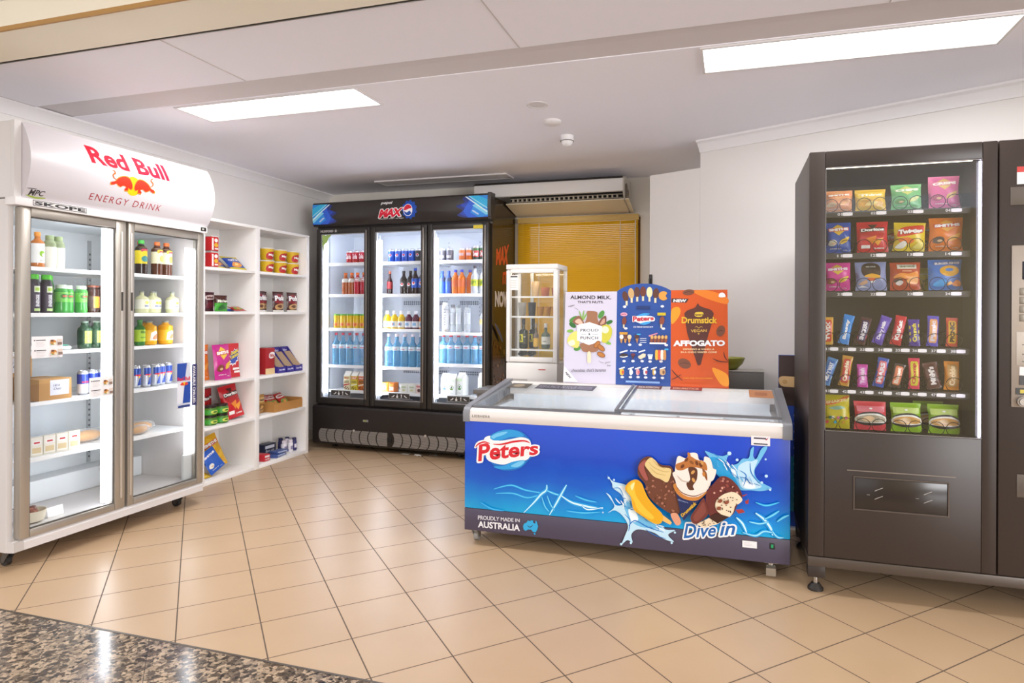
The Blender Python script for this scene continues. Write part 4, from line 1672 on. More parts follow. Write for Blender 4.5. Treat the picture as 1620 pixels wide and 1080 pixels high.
for x, y, r in ((350, 565, .9), (385, 595, -.7), (385, 652, -.4)):
    c = px(x, y)
    D.ell(c[0], c[1], .027, .016, M('7A4420', .4), rot=r)
    D.ell(c[0], c[1], .023, .012, M('B5722F', .4), rot=r)
D.spl(BP([(270, 632), (296, 632), (298, 710), (285, 722), (268, 710)]), M('E8D2B0', .4), 3)
D.text('gluten', BP([(418, 732), (465, 722), (465, 706), (418, 716)]), DK, shear=.3)
D.text('free', BP([(436, 752), (466, 750), (466, 735), (436, 737)]), DK, shear=.3)
D.stroke(BP([(365, 700), (385, 718), (408, 722)]), .002, DK)
D.text("chocolate, that's bananas", BP([(133, 805), (428, 800), (428, 768), (133, 770)]), DK, shear=.35)
D.poly(BP([(62, 880), (68, 745), (188, 884)]), M('F1EEF4', .4))
D.text('NEW', BP([(76, 808), (118, 858), (134, 846), (92, 796)]), DK, bold=.04)
D.build('panel_print', pl)
# --- blue range panel
D = Decal(bf, .0002)
WHT = M('F1F0F2', .4)


def lolly(x, y, h, col, r=0, w=.55):
    c = px(x, y)
    k = .000716 * h
    D.ell(c[0], c[1], k * w * .5, k * .5, M(col, .4), rot=r, n=14)
    D.rect(c[0] - k * .09 + r * k * .5, c[1] - k * .85, c[0] + k * .09 + r * k * .5, c[1] - k * .42, M('E9D6B0', .4))


def pill(x, y, w=30, h=20):
    c = px(x, y)
    D.ell(c[0], c[1], w * .00036, h * .00036, WHT, n=12)


for x, y, col, r in ((590, 155, '5C3426', .25), (640, 130, 'C9A26A', .1), (690, 120, '5C3426', .05), (742, 115, '6B3426', 0), (797, 120, 'E9D9A6', 0), (852, 130, '5C3426', -.1)):
    lolly(x, y, 92, col, r)
D.spl(BP([(880, 130), (915, 110), (948, 125), (935, 150), (948, 175), (915, 190), (880, 170)]), M('D9973F', .4), 4)
for x, y in ((585, 243), (907, 240), (595, 428), (916, 430), (628, 567), (718, 567), (940, 570), (580, 707), (656, 707), (735, 707), (802, 710), (896, 710), (565, 843), (635, 843), (700, 843), (765, 846), (836, 848), (908, 850)):
    pill(x, y)
D.rect(*BP([(686, 262)])[0], *BP([(803, 238)])[0], M('16306A', .4))
D.spl(BP([(650, 350), (700, 318), (760, 320), (800, 322), (840, 335), (838, 365), (790, 370), (740, 385), (690, 375)]), WHT, 4)
D.spl(BP([(690, 322), (740, 300), (800, 302), (770, 318), (730, 322)]), M('3A9FDD', .4), 4)
D.spl(BP([(710, 388), (770, 372), (810, 375), (770, 395), (735, 396)]), M('3A9FDD', .4), 4)
D.text('Peters', BP([(655, 372), (835, 358), (835, 322), (655, 325)]), M('C4303C', .4), bold=.05, outline=[(.05, WHT)])
D.text('ICE CREAM RANGE 2019', BP([(660, 422), (828, 422), (828, 410), (660, 410)]), WHT, bold=.02)
D.ell(*px(580, 308), .022, .012, M('D9A0B4', .4), n=14)
D.text('Billy', BP([(560, 316), (600, 313), (600, 300), (560, 303)]), M('B03048', .4), bold=.03)
D.rect(*px(865, 318), *px(937, 294), M('C9B020', .4))
lolly(583, 365, 70, '7A3A2C', -.1, .55)
lolly(905, 362, 74, '8A4630', -.15, .55)
D.rect(*px(542, 480), *px(612, 460), M('C9902F', .4))
for k in range(3):
    x = 560 + k * 34
    D.poly(BP([(x - 16, 500), (x + 16, 500), (x + 2, 555), (x - 8, 548)]), M('C08A4A', .4))
    D.ell(*px(x, 500), .013, .014, M(('E8E0D6', '6B3A26', 'E0C8A0')[k], .4), n=12)
D.poly(BP([(675, 500), (708, 500), (694, 560)]), M('B07A4A', .4))
D.ell(*px(690, 498), .015, .012, M('54302A', .4), n=12)
D.rect(*px(690, 484), *px(722, 474), M('3FB4E0', .4))
for a in (512, 528, 545):
    D.rect(*px(718, a + 4), *px(772, a), WHT)
D.poly(BP([(790, 488), (868, 464), (868, 474), (795, 498)]), M('D98AA0', .4))
for k in range(5):
    x = 812 + k * 30
    D.spl(BP([(x - 8, 545), (x - 2, 495), (x + 20, 490), (x + 14, 545)]), M('8A4A32', .4), 3)
    D.ell(*px(x + 8, 502), .009, .011, M('D9A860', .4), n=10)
D.rect(*px(800, 560), *px(940, 549), WHT)
D.poly(BP([(545, 628), (612, 610), (612, 622), (546, 640)]), WHT)
D.spl(BP([(545, 660), (570, 640), (612, 648), (615, 665), (580, 680), (550, 675)]), M('3A2A2A', .4), 4)
D.stroke(BP([(548, 668), (580, 672), (614, 664)]), .006, WHT)
D.text('Mocha', BP([(636, 626), (690, 626), (690, 612), (636, 612)]), WHT, bold=.03)
D.poly(BP([(640, 650), (680, 650), (662, 690), (656, 690)]), M('4A2630', .4))
D.ell(*px(660, 650), .014, .008, M('6B2F3A', .4), n=12)
D.poly(BP([(706, 625), (762, 607), (764, 618), (708, 636)]), WHT)
D.poly(BP([(703, 665), (745, 640), (768, 645), (765, 670), (725, 690), (705, 680)]), M('E6D2B0', .4))
D.poly(BP([(785, 650), (826, 650), (820, 690), (792, 690)]), M('E4E6EE', .4))
D.rect(*px(784, 662), *px(828, 648), M('BFD3EA', .4))
for k, c in enumerate(('E3B43A', 'D9573A', 'E9E2D6', 'C98A4A')):
    x = 860 + k * 23
    D.spl(BP([(x - 11, 690), (x - 11, 620), (x, 610), (x + 11, 620), (x + 11, 690)]), M(c, .4), 3)
D.rect(*px(928, 612), *px(960, 600), M('3FB4E0', .4))
for x, c, w in ((565, 'E3B43A', 34), (642, 'E6E6EE', 24), (700, 'E0A0A0', 26), (765, 'E9E4E6', 30), (838, 'C9A24A', 24), (912, 'C9A070', 44)):
    D.poly(BP([(x - 25, 768), (x + 24, 752), (x + 24, 764), (x - 25, 778)]), WHT)
    D.spl(BP([(x - w / 2, 780), (x, 772), (x + w / 2, 780), (x + w / 2, 815), (x, 826), (x - w / 2, 815)]), M(c, .4), 3)
    D.ell(*px(x + 8, 800), .007, .011, M(('D04A3A', 'F2F2F6', 'D86A70', 'C04A50', 'F0F0F2', '7A4A32')[[565, 642, 700, 765, 838, 912].index(x)], .4), n=10)
D.rect(*px(598, 886), *px(888, 880), M('8FB0E0', .4))
D.build('panel_print', pc)
# --- orange panel
D = Decal(bf, .0002)
OR2, CH = M('F29A1E', .35), M('5A2A20', .35)
D.spl(BP([(985, 270), (1040, 245), (1062, 280), (1040, 340), (985, 390)]), OR2, 4)
D.spl(BP([(1170, 110), (1300, 104), (1455, 160), (1458, 220), (1330, 190), (1230, 150)]), M('EC7F1C', .35), 4)
D.spl(BP([(1330, 770), (1400, 785), (1465, 830), (1470, 920), (1400, 900)]), OR2, 4)
D.poly(BP([(985, 172), (1133, 175), (1112, 208), (984, 206)]), M('3A2A2A', .35))
D.text('NEW', BP([(1000, 204), (1110, 205), (1113, 180), (1003, 179)]), WHT, bold=.05)
for x, y, a, b, r in ((1130, 120, 48, 24, .1), (1405, 450, 34, 46, -.3), (1095, 728, 55, 40, -.4)):
    c = px(x, y)
    D.ell(c[0], c[1], a * .000716, b * .000716, M('7A4630', .35), rot=r)
    D.stroke([(c[0] - a * .0005, c[1] - .004), (c[0], c[1] + .004), (c[0] + a * .0005, c[1] - .002)], .005, M('5A2F1F', .35))
D.spl(BP([(1390, 160), (1395, 130), (1420, 122), (1440, 135), (1442, 160)]), WHT, 4)
D.poly(BP(spline([(1095, 300), (1120, 275), (1185, 250), (1208, 215), (1225, 235), (1260, 250), (1320, 270), (1345, 300)], 4, False) + [(1325, 400), (1300, 480), (1235, 735), (1217, 745), (1205, 735), (1120, 470), (1108, 400)]), CH)
D.spl(BP([(1180, 310), (1195, 290), (1245, 288), (1258, 305), (1240, 328), (1195, 328)]), M('E3C03A', .35), 4)
D.text('Peters', BP([(1175, 322), (1255, 318), (1255, 300), (1175, 303)]), CH, bold=.03)
D.text('Drumstick', BP([(1072, 385), (1375, 385), (1375, 330), (1072, 330)]), M('E8B92E', .35), bold=.03)
D.text('VEGAN', BP([(1150, 462), (1285, 458), (1285, 434), (1150, 438)]), M('D9AE4A', .35), bold=.02)
D.stroke(BP([(1185, 420), (1200, 412), (1218, 425), (1236, 412), (1252, 420)]), .003, M('D9AE4A', .35))
D.poly(BP([(1208, 470), (1226, 470), (1217, 482)]), M('D9AE4A', .35))
D.text('AFFOGATO', BP([(1000, 580), (1442, 578), (1442, 528), (1000, 530)]), WHT, bold=.055)
D.text('ESPRESSO & VANILLA', BP([(1085, 613), (1352, 613), (1352, 599), (1085, 599)]), M('F0D0A0', .35), bold=.03)
D.text('IN A CHOC WAFER CONE', BP([(1065, 638), (1372, 638), (1372, 623), (1065, 623)]), M('F0D0A0', .35), bold=.03)
D.stroke(BP([(1337, 685), (1390, 708), (1468, 715)]), .006, M('4A2218', .35))
D.stroke(BP([(1430, 628), (1440, 670), (1468, 710)]), .005, M('4A2218', .35))
D.stroke(BP([(985, 780), (1020, 820), (1080, 875)]), .006, M('4A2218', .35))
D.stroke(BP([(985, 865), (1020, 850), (1068, 822)]), .005, M('4A2218', .35))
D.text('DAIRY FREE FROZEN DESSERT', BP([(1085, 858), (1340, 860), (1340, 848), (1085, 846)]), M('F0A02A', .35), bold=.02)
D.build('panel_print', po)

# ------------------------------------------------------------------ counter behind the freezer, glass display fridge, grey case, bowl
ct = empty('back_counter', (-.80, 4.10, 0), 0, 'low grey counter behind the chest freezer carrying the small display fridge', 'counter')
m = MB()
m.box(-.92, 0, .69, .985, .275, .72, M('6E6A66', .4), .003)
m.build('worktop', ct)
m = MB()
m.box(-.90, .02, .06, .965, .27, .69, M('8A857F', .5), .003)
m.build('cabinet', ct)
m = MB()
m.box(-.88, .05, 0, .945, .25, .06, M('3A3734', .6))
m.build('plinth', ct)
m = MB()
m.box(-.24, 0, 0, .20, .165, .172, M('6B6863', .5), .006)
m.box(-.242, -.002, .172, .202, .167, .180, M('A6A29B', .4), .003)
o = m.build('equipment_case', None, 'dark grey box with pale top on the counter right of the orange panel', 'box')
o.location = (-.012, 4.145, .72)
m = MB()
OL = M('9A9A3C', .4)
m.lathe([(.035, 0), (.05, .004), (.085, .04), (.098, .075), (.094, .075), (.08, .042), (.045, .012), (0, .012)], OL, n=24)
o = m.build('serving_bowl', None, 'olive green bowl on the dark grey box beside the orange panel', 'bowl')
o.location = (-.02, 4.23, .90)

mf = empty('display_fridge', (-1.478, 4.10, .72), 0, 'small white glass sided display fridge behind the chest freezer', 'fridge')
MWM = M('E3DFDB', .35)
w, d, h = .362, .262, .862
m = MB()
m.box(0, 0, 0, w, d, .195, MWM, .006)
m.box(-.002, -.002, h - .035, w + .002, d, h, MWM, .006)
for x, y in ((0, .03), (w - .022, .03), (0, d - .022), (w - .022, d - .022)):
    m.box(x, y, .195, x + .022, y + .022, h - .035, MWM)
m.build('body', mf)
m = MB()
frame_box(m, 0, .20, w, h - .04, .025, .235, w - .03, h - .06, 0, .028, MWM, .004)
dd_ = m.build('door', mf)
m = MB()
m.box(.025, .010, .235, w - .03, .014, h - .06, GLASS)
m.build('pane', dd_)
D = Decal(flat_xz(.0095))
D.rect(.022, h - .175, .083, h - .072, 'E9E6E2')
D.rect(.028, h - .088, .077, h - .078, '33302E')
for k in range(5):
    D.rect(.030, h - .110 - k * .012, .070, h - .107 - k * .012, 'C0BBB5')
D.build('notice', dd_)
m = MB()
m.box(.002, .055, .195, .005, d - .025, h - .035, GLASS)
m.box(w - .005, .055, .195, w - .002, d - .025, h - .035, GLASS)
m.box(.022, d - .006, .195, w - .022, d - .003, h - .035, GLASS)
m.build('side_pane', mf)
for z in (.645, .510, .285):
    m = MB()
    m.box(.012, .04, z - .006, w - .012, d - .03, z, GLASS_TOP)
    m.box(.012, .036, z - .010, w - .012, .040, z + .001, M('E8E5E1', .4))
    m.build('shelf', mf)
m = MB()
m.box(.10, d - .03, .2, .122, d - .022, h - .04, M('C9C9C7', .35, .5))
m.build('shelf_rail', mf)
led(mf, .03, w - .03, .05, .065, h - .05, h - .04, 1.3, 'FFF3D8')
D = Decal(flat_xz(0.0))
for zz in (.075, .045):
    for k in range(17):
        D.rect(.038 + k * .007, zz - .013, .042 + k * .007, zz + .011, 'A7A29D')
D.rect(.17, .03, .245, .058, '1F5E86')
D.text('POLAR', (.178, .036, .236, .052), 'BFD9E6', bold=.03)
D.rect(.235, .150, .285, .156, 'C0504A')
D.build('front_print', mf)

# ------------------------------------------------------------------ promotional stand in the gap beside the vending machine
ps = empty('promotional_stand', (.262, 4.0, 0), 0, 'narrow printed stand with tan stick picture in the gap beside the vending machine', 'display stand')
m = MB()
m.box(0, 0, 0, .16, .03, 1.012, M('2C4FB0', .4), .002)
m.build('board', ps)
D = Decal(flat_xz(0))
D.rect(.001, .716, .159, 1.010, '43312D')
D.spl([(.0, .865), (.012, .885), (.05, .888), (.158, .876), (.158, .828), (.06, .826), (.014, .832)], 'D9B27E', 4)
D.ell(.035, .855, .014, .013, 'C69A62')
D.rect(.001, .10, .159, .42, '2E8FA8')
for k in range(12):
    D.ell(.092, .66 - k * .047, .008, .012, 'E6E6EE', n=12)
D.build('board_print', ps)
m = MB()
m.box(-.01, -.03, 0, .17, .06, .012, M('CFCBC6', .4))
m.build('foot', ps)

# ------------------------------------------------------------------ vending machine
vm = empty('vending_machine', VMF.w(0, 0), 0, 'large dark vending machine with crisps and chocolate bars behind lit glass', 'vending machine')
VB = M('342A25', .4)
VB2 = M('322A26', .4)
VWD, VD = 1.12, .69
m = MB()
m.box(0, .02, .165, .025, VD, 1.975, VB2)
m.box(VWD - .025, .02, .165, VWD, VD, 1.975, VB2)
m.box(.025, VD - .03, .165, VWD - .025, VD, 1.975, VB2)
m.box(.025, .02, 1.94, VWD - .025, VD - .03, 1.975, VB2)
m.box(.025, .02, .165, VWD - .025, VD - .03, .70, VB2)
m.box(.732, .03, .70, .752, VD - .03, 1.94, VB2)
m.build('body', vm)
gx0, gx1, gz0, gz1 = .067, .675, .732, 1.910
m = MB()
frame_box(m, 0.0, .168, .730, 1.982, gx0, gz0, gx1, gz1, 0, .03, VB, .004)
dr = m.build('door', vm)
m = MB()
m.box(gx0, .006, gz0, gx1, .012, gz1, GLASS_V)
m.build('pane', dr)
m = MB()
for q in ((gx0, gz0, gx0 + .003, gz1), (gx0, gz0, gx1, gz0 + .003), (gx0, gz1 - .003, gx1, gz1)):
    m.box(q[0], .0, q[1], q[2], .005, q[3], M('8F8A8A', .3, .6))
m.build('glazing_bead', dr)
# delivery flap
m = MB()
m.box(.159, -.004, .562, .580, 0, .566, M('8D837B', .35, .5))
for q in ((.185, .392, .190, .540), (.551, .392, .556, .540), (.190, .392, .551, .397), (.190, .535, .551, .540)):
    m.box(q[0], -.005, q[1], q[2], .002, q[3], M('5F554E', .3, .3))
fl = m.build('delivery_frame', dr)
m = MB()
m.box(.192, -.002, .398, .550, .004, .533, M('2C2623', .2), .003)
fp = m.build('flap', fl)
D = Decal(flat_xz(-.002))
for x, z in ((.285, .488), (.285, .452), (.475, .488), (.475, .452)):
    D.stroke([(x - .015, z - .008), (x, z), (x + .017, z + .008)], .002, 'B9B2AC', taper=False)
for x, z in ((.245, .462), (.435, .462)):
    D.rect(x - .006, z - .001, x + .006, z + .001, '9A938D')
D.build('flap_print', fp)
# right column: coin and card panel
m = MB()
m.box(.735, .0, .168, VWD, .03, 1.982, VB, .004)
pn = m.build('control_column', vm)
m = MB()
SIL = M('B9AFA6', .32, .7)
m.box(.778, -.006, .872, 1.06, 0, 1.542, SIL, .004)
sp_ = m.build('control_plate', pn, 'silver control plate')
m = MB()
m.box(.815, -.009, 1.40, 1.02, -.005, 1.475, M('20242E', .2), .002)
m.build('display', sp_)
m = MB()
for r_ in range(4):
    for c_ in range(3):
        m.box(.806 + c_ * .036, -.011, 1.335 - r_ * .036, .836 + c_ * .036, -.005, 1.365 - r_ * .036, M('8E877C', .35, .5), .002)
m.build('keypad', sp_)
m = MB()
m.box(.795, -.008, 1.045, 1.02, -.005, 1.185, M('C9C1B8', .35, .5), .002)
for z in (1.13, 1.09, 1.06):
    m.box(.815, -.0095, z, 1.0, -.0075, z + .004, M('6E665E', .4))
m.build('coin_slot', sp_)
m = MB()
m.box(.806, -.009, 1.005, 1.02, -.005, 1.04, M('E3E0E0', .4))
m.box(.806, -.010, .965, 1.02, -.005, 1.003, M('2B2826', .3))
m.build('card_slot', sp_)
m = MB()
m.box(.793, -.0085, .925, 1.0, -.005, .952, M('26231E', .4))
m.box(.808, -.0095, .931, .86, -.0082, .946, M('C6B23A', .4))
m.build('notice', sp_)
m = MB()
m.cyl((.816, -.02, .897), (.816, -.005, .897), .021, M('7C756E', .25, .8), 20)
m.cyl((.816, -.024, .897), (.816, -.019, .897), .014, M('9A938C', .25, .8), 20)
m.build('return_button', sp_)
D = Decal(flat_xz(0))
D.rect(.797, 1.795, 1.05, 1.868, 'E9E6E8')
D.rect(.797, 1.845, 1.05, 1.868, 'C8352F')
D.build('notice', pn, 'white notice with a red top edge')
m = MB()
m.box(.773, -.004, 1.708, 1.05, 0, 1.784, M('6C655F', .25, .3), .002)
m.build('card_reader', pn)
m = MB()
m.box(.80, -.003, .50, .98, 0, .595, M('6C645E', .3, .4), .002)
m.build('lower_plate', pn)
# base rail and feet
m = MB()
m.box(0, .0, .120, VWD, .64, .165, M('51473F', .35, .2), .004)
m.build('base_rail', vm)
for x, y in ((.038, .05), (VWD - .05, .05), (.038, .58), (VWD - .05, .58)):
    m = MB()
    m.box(x - .036, y - .036, .066, x + .036, y + .036, .120, VB2, .003)
    m.cyl((x, y, .02), (x, y, .068), .011, CHROME, 10)
    m.lathe([(.034, 0), (.034, .010), (.018, .030), (0, .032)], M('2A2522', .5), (x, y, 0), 20)
    m.build('foot', vm)
# interior
VI = M('4A443B', .5)
m = MB()
m.box(.025, .03, .70, .030, .62, 1.94, VI)
m.box(.727, .03, .70, .732, .62, 1.94, VI)
m.box(.030, .60, .70, .727, .62, 1.94, VI)
m.box(.030, .03, 1.925, .727, .60, 1.94, VI)
m.box(.030, .03, .70, .727, .60, .715, M('2B2826', .4))
m.box(.664, .04, .72, .670, .20, 1.92, M('2B2A2C', .35))
m.build('interior', vm)
led(vm, .669, .675, .018, .03, .735, 1.905, 1.0, 'E9E6FF')
led(vm, .04, .65, .035, .05, 1.912, 1.924, .8, 'FFF1D6')
LV = [1.722, 1.532, 1.357, 1.106, .913, .718]
NUM = [['01', '02', '03', '04'], ['11', '12', '13', '14'], ['21', '22', '23', '24'],
       ['31', '32', '33', '34', '35', '36', '37', '38'], ['41', '42', '43', '44', '45', '46', '47', '48'], []]
SX4 = [.137, .275, .422, .570]
SX8 = [.098, .172, .244, .318, .388, .455, .528, .603]
for i, z in enumerate(LV):
    m = MB()
    m.box(.032, .095, z - .006, .660, .58, z, M('3A3733', .4))
    m.box(.032, .088, z - .026, .660, .095, z, M('33302E', .4))
    tray = m.build('tray', vm)
    D = Decal(flat_xz(.088))
    xs = SX4 if len(NUM[i]) == 4 else SX8
    for k, s in enumerate(NUM[i]):
        wd = .040 if len(xs) == 4 else .034
        x = xs[k] + (.012 if len(xs) == 4 else 0)
        D.spl([(x + .004, z - .019), (x + wd, z - .019), (x + wd + .002, z - .012), (x + wd, z - .005), (x + .004, z - .005), (x + .002, z - .012)], 'ECE9EE', 3)
        D.text(s, (x - .020, z - .018, x - .001, z - .006), 'D9D6DA', bold=.02)
    if NUM[i]:
        D.build('price_tags', tray)
    # coils
    n = len(NUM[i]) or 4
    xs = SX4 if n == 4 else SX8
    for k in range(n):
        cs = ((xs[k] - .033, .030), (xs[k] + .033, .030)) if n == 4 else ((xs[k], .031),)
        for j, (cx_, r_) in enumerate(cs):
            m = MB()
            sgn = -1 if j else 1
            pts = []
            for q in range(0, 60):
                k_ = q if q <= 14 else q - 1
                a = -PI / 2 + sgn * 2 * PI * k_ / 14
                y = .102 + .010 * q / 14 if q <= 14 else .182 + .055 * (q - 15) / 14
                pts.append((cx_ + r_ * math.cos(a), y, z + .002 + r_ + r_ * math.sin(a)))
            m.tube(pts, .0016, M('1F1D1C', .3, .5), 5)
            m.build('coil', vm)

# ------------------------------------------------------------------ products


def can_kind(name, r, h, cols, lid='C9CACD', logo=None, seam=True):
    """cols: list of (fraction of height, colour) bands from the bottom"""
    def build():
        m = MB()
        prof = [(r * .72, 0), (r * .82, .003), (r * .98, .010)]
        mats = [M('B9BABE', .3, .8)] * 2
        for f, c in cols:
            z = .010 + (h - .024) * f
            prof.append((r * .98 if f >= 1 else r, z))
            mats.append(M(c, .28, .25))
        prof.append((r * .80, h - .003))
        mats.append(M(lid, .3, .7))
        m.lathe(prof, mats, n=18)
        o = m.build(name)
        m = MB()
        m.lathe([(r * .80, h - .003), (r * .82, h), (r * .76, h), (r * .74, h - .004), (0, h - .004)], M(lid, .25, .9), n=18)
        m.build('lid', o)
        if logo:
            D = Decal(lambda u, v, l: ((r + .0003 + l) * math.sin(u / r), -(r + .0003 + l) * math.cos(u / r), v))
            logo(D, r, h)
            D.build('can_print', o, us=[r * (-1 + .25 * k) for k in range(9)])
        return o
    return name, build, 'can'


def bottle_kind(name, r, h, body, cap, label=None, neck=.36, nr=.38, shoulder=.62, caph=.022, liquid=None, logo=None, waist=0, square=False):
    """label: (z0 fraction, z1 fraction, colour)"""
    def build():
        m = MB()
        z1, z2 = h * shoulder, h * (1 - neck * .35)
        prof = [(r * .80, 0), (r * .97, .006), (r, .02), (r * (1 - waist), (z1 + .02) / 2), (r, z1)]
        for k in range(1, 5):
            t = k / 4
            prof.append((r * (1 - (1 - nr) * (1 - math.cos(t * PI)) / 2), z1 + (z2 - z1) * t))
        prof.append((r * nr, h - caph))
        m.lathe(prof, body, n=16)
        o = m.build(name)
        m = MB()
        c = r * nr * 1.12
        m.lathe([(c, h - caph), (c, h - .003), (c * .9, h), (0, h)], M(cap, .4), n=14)
        m.build('cap', o)
        if label:
            a, b, col = label
            e = r + .0006
            m = MB()
            hs = [(a * h) + (b - a) * h * k / 4 for k in range(5)]

            def rad(z):
                for (ra, za), (rb_, zb) in zip(prof, prof[1:]):
                    if za <= z <= zb and zb > za:
                        return ra + (rb_ - ra) * (z - za) / (zb - za)
                return r
            rr = [[((rad(z) + .0007) * math.cos(2 * PI * k / 16), (rad(z) + .0007) * math.sin(2 * PI * k / 16), z) for k in range(16)] for z in hs]
            m.rings(rr, M(col, .45), cap=False)
            lb = m.build('label', o)
            if logo:
                D = Decal(lambda u, v, l: ((rad(v) + .0010 + l) * math.sin(u / r), -(rad(v) + .0010 + l) * math.cos(u / r), v))
                logo(D, r, h)
                D.build('label_print', lb, us=[r * (-1.2 + .3 * k) for k in range(9)])
        return o
    return name, build, 'bottle'


def carton_kind(name, w, d, h, col, prints, gable=True, cap=None, top='EFEDE8'):
    def build():
        m = MB()
        hb = h * .76 if gable else h
        m.box(-w / 2, -d / 2, 0, w / 2, d / 2, hb, M(col, .45), .001)
        if gable:
            m.prism([(-d / 2, hb), (-.004, h * .94), (-.004, h), (.004, h), (.004, h * .94), (d / 2, hb)], 'x', -w / 2, w / 2, M(top, .45))
        o = m.build(name)
        D = Decal(lambda u, v, l: (u, -d / 2 - .0012 - l, v))
        prints(D, w, h)
        D.build('carton_print', o)
        if cap:
            m = MB()
            m.lathe([(.014, 0), (.014, .012), (0, .013)], M(cap, .4), (0, -d * .25, h * .85), 14)
            m.build('cap', o)
        return o
    return name, build, 'carton'


def bag_kind(name, w, h, t, col, art, back=None, cat='snack packet', waist=.05, crimp=.07, seed=1, rough=.28):
    """a filled pillow packet standing on its lower seam; art(D, w, h) draws on the front in u(-w/2..w/2), v(0..h)"""
    rnd_ = random.Random(seed)
    ph = [rnd_.uniform(0, 6) for _ in range(6)]

    def half(u, v):
        a = max(0.0, 1 - abs(2 * u / w) ** 2.4)
        vv = min(max((v / h - crimp) / (1 - 2 * crimp), 0), 1)
        b = max(0.0, math.sin(PI * vv)) ** .6
        wr = 1 + .12 * math.sin(9 * u / w + ph[0] + 5 * vv) + .10 * math.sin(14 * vv + ph[1] + 4 * u / w)
        return t / 2 * (a ** .6) * b * wr + .0008

    def xs_(u, v):
        return u * (1 - waist * math.sin(PI * v / h)) + .004 * math.sin(6 * v / h + ph[2]) * w / .14 * .4

    def mid(v):
        return .004 * math.sin(3 * v / h + ph[3])

    def surf(u, v, l):
        return (xs_(u, v), mid(v) - half(u, v) - .0004 - l, v + .002 * math.sin(20 * u / w) * (1 if v > h * .5 else .2) * 0)

    def build():
        NX, NZ = 12, 16
        m = MB()
        g = {}
        for s_ in (-1, 1):
            for i in range(NX + 1):
                for j in range(NZ + 1):
                    u, v = -w / 2 + w * i / NX, h * j / NZ
                    y = mid(v) + s_ * half(u, v)
                    if (i in (0, NX) or j in (0, NZ)) and s_ == 1:
                        g[s_, i, j] = g[-1, i, j]
                        continue
                    if i in (0, NX) or j in (0, NZ):
                        y = mid(v)
                    g[s_, i, j] = m.bm.verts.new((xs_(u, v), y, v))
        mf_, mb_ = M(col, rough), M(back or col, rough)
        for s_ in (-1, 1):
            for i in range(NX):
                for j in range(NZ):
                    q = [g[s_, i, j], g[s_, i + 1, j], g[s_, i + 1, j + 1], g[s_, i, j + 1]]
                    q2 = []
                    for v in q:
                        if v not in q2:
                            q2.append(v)
                    m.face(q2 if s_ == -1 else q2[::-1], mf_ if s_ == -1 else mb_, True)
        o = m.build(name, sharp=80)
        D = Decal(surf, .0004)
        art(D, w, h)
        D.build('packet_print', o, us=[-w / 2 + w * k / NX for k in range(1, NX)], vs=[h * k / NZ for k in range(1, NZ)])
        return o
    return name, build, cat


class U:
    """unit drawing on a packet: 0..1 across and up"""
    def __init__(s, D, w, h):
        s.D, s.w, s.h = D, w, h

    def p(s, u, v):
        return ((u - .5) * s.w, v * s.h)

    def poly(s, pts, c):
        s.D.poly([s.p(*q) for q in pts], M(c, .3))

    def spl(s, pts, c, n=4):
        s.D.spl([s.p(*q) for q in pts], M(c, .3), n)

    def rect(s, a, b, c_, d, c):
        s.poly([(a, b), (c_, b), (c_, d), (a, d)], c)

    def ell(s, u, v, ru, rv, c, n=16):
        q = s.p(u, v)
        s.D.ell(q[0], q[1], ru * s.w, rv * s.h, M(c, .3), n=n)

    def text(s, t, a, b, c_, d, c, bold=.04, outline=None, dy=0, shear=0):
        s.D.text(t, [s.p(a, b), s.p(c_, b + dy), s.p(c_, d + dy), s.p(a, d)], M(c, .3), bold=bold, shear=shear,
                 outline=[(e, M(k, .3)) for e, k in outline] if outline else None, space=.95)


def smiths(chip=True, dot='7A4A2A', tip='E8C13A', ban='C8302E', txt='SMITHS'):
    def art(D, w, h):
        a = U(D, w, h)
        a.poly([(.5, .94), (.82, .76), (.5, .56), (.18, .76)], tip)
        a.poly([(.12, .68), (.90, .72), (.92, .84), (.10, .80)], ban)
        a.text(txt, .13, .70, .89, .79, 'F4F1EE', .06, dy=.035)
        a.spl([(.55, .28), (.80, .34), (.92, .52), (.72, .46), (.58, .40)], tip)
        a.spl([(.10, .26), (.30, .22), (.44, .32), (.34, .42), (.16, .40)], dot)
        a.ell(.30, .30, .08, .035, 'D9B890')
        a.text('crinkle cut', .18, .12, .62, .155, 'F1EEEA', .03)
        a.text('170g', .70, .07, .86, .10, 'F1EEEA', .03)
    return art


def doritos(D, w, h):
    a = U(D, w, h)
    a.spl([(.10, .58), (.30, .80), (.55, .84), (.85, .70), (.90, .52), (.60, .46), (.3, .48)], 'B41E22')
    a.poly([(.34, .90), (.66, .90), (.5, .74)], '33201E')
    a.poly([(.12, .64), (.90, .68), (.88, .80), (.10, .76)], '2B1E1C')
    a.text('Doritos', .13, .66, .88, .76, 'F5F2EE', .05, dy=.03)
    a.poly([(.28, .44), (.62, .52), (.52, .24)], 'E8892E')
    a.poly([(.50, .36), (.86, .46), (.66, .20)], 'EFA23C')
    a.rect(.12, .12, .40, .22, 'F0EDE8')
    a.text('CHEESE', .50, .10, .86, .14, 'F4F0EA', .04)


def twisties(D, w, h):
    a = U(D, w, h)
    a.spl([(.08, .50), (.20, .78), (.60, .88), (.94, .90), (.92, .66), (.60, .56), (.3, .50)], 'D63A24')
    a.text('Twisties', .12, .56, .90, .72, 'F6F2EC', .06, [(.06, '9A1E1A')], dy=.08)
    a.spl([(.12, .40), (.4, .46), (.62, .36), (.5, .24), (.2, .28)], 'E8762A')
    a.spl([(.05, .10), (.25, .32), (.40, .26), (.30, .08)], 'F3EFE4')
    a.spl([(.60, .10), (.78, .30), (.94, .26), (.90, .08)], 'F2E27A')


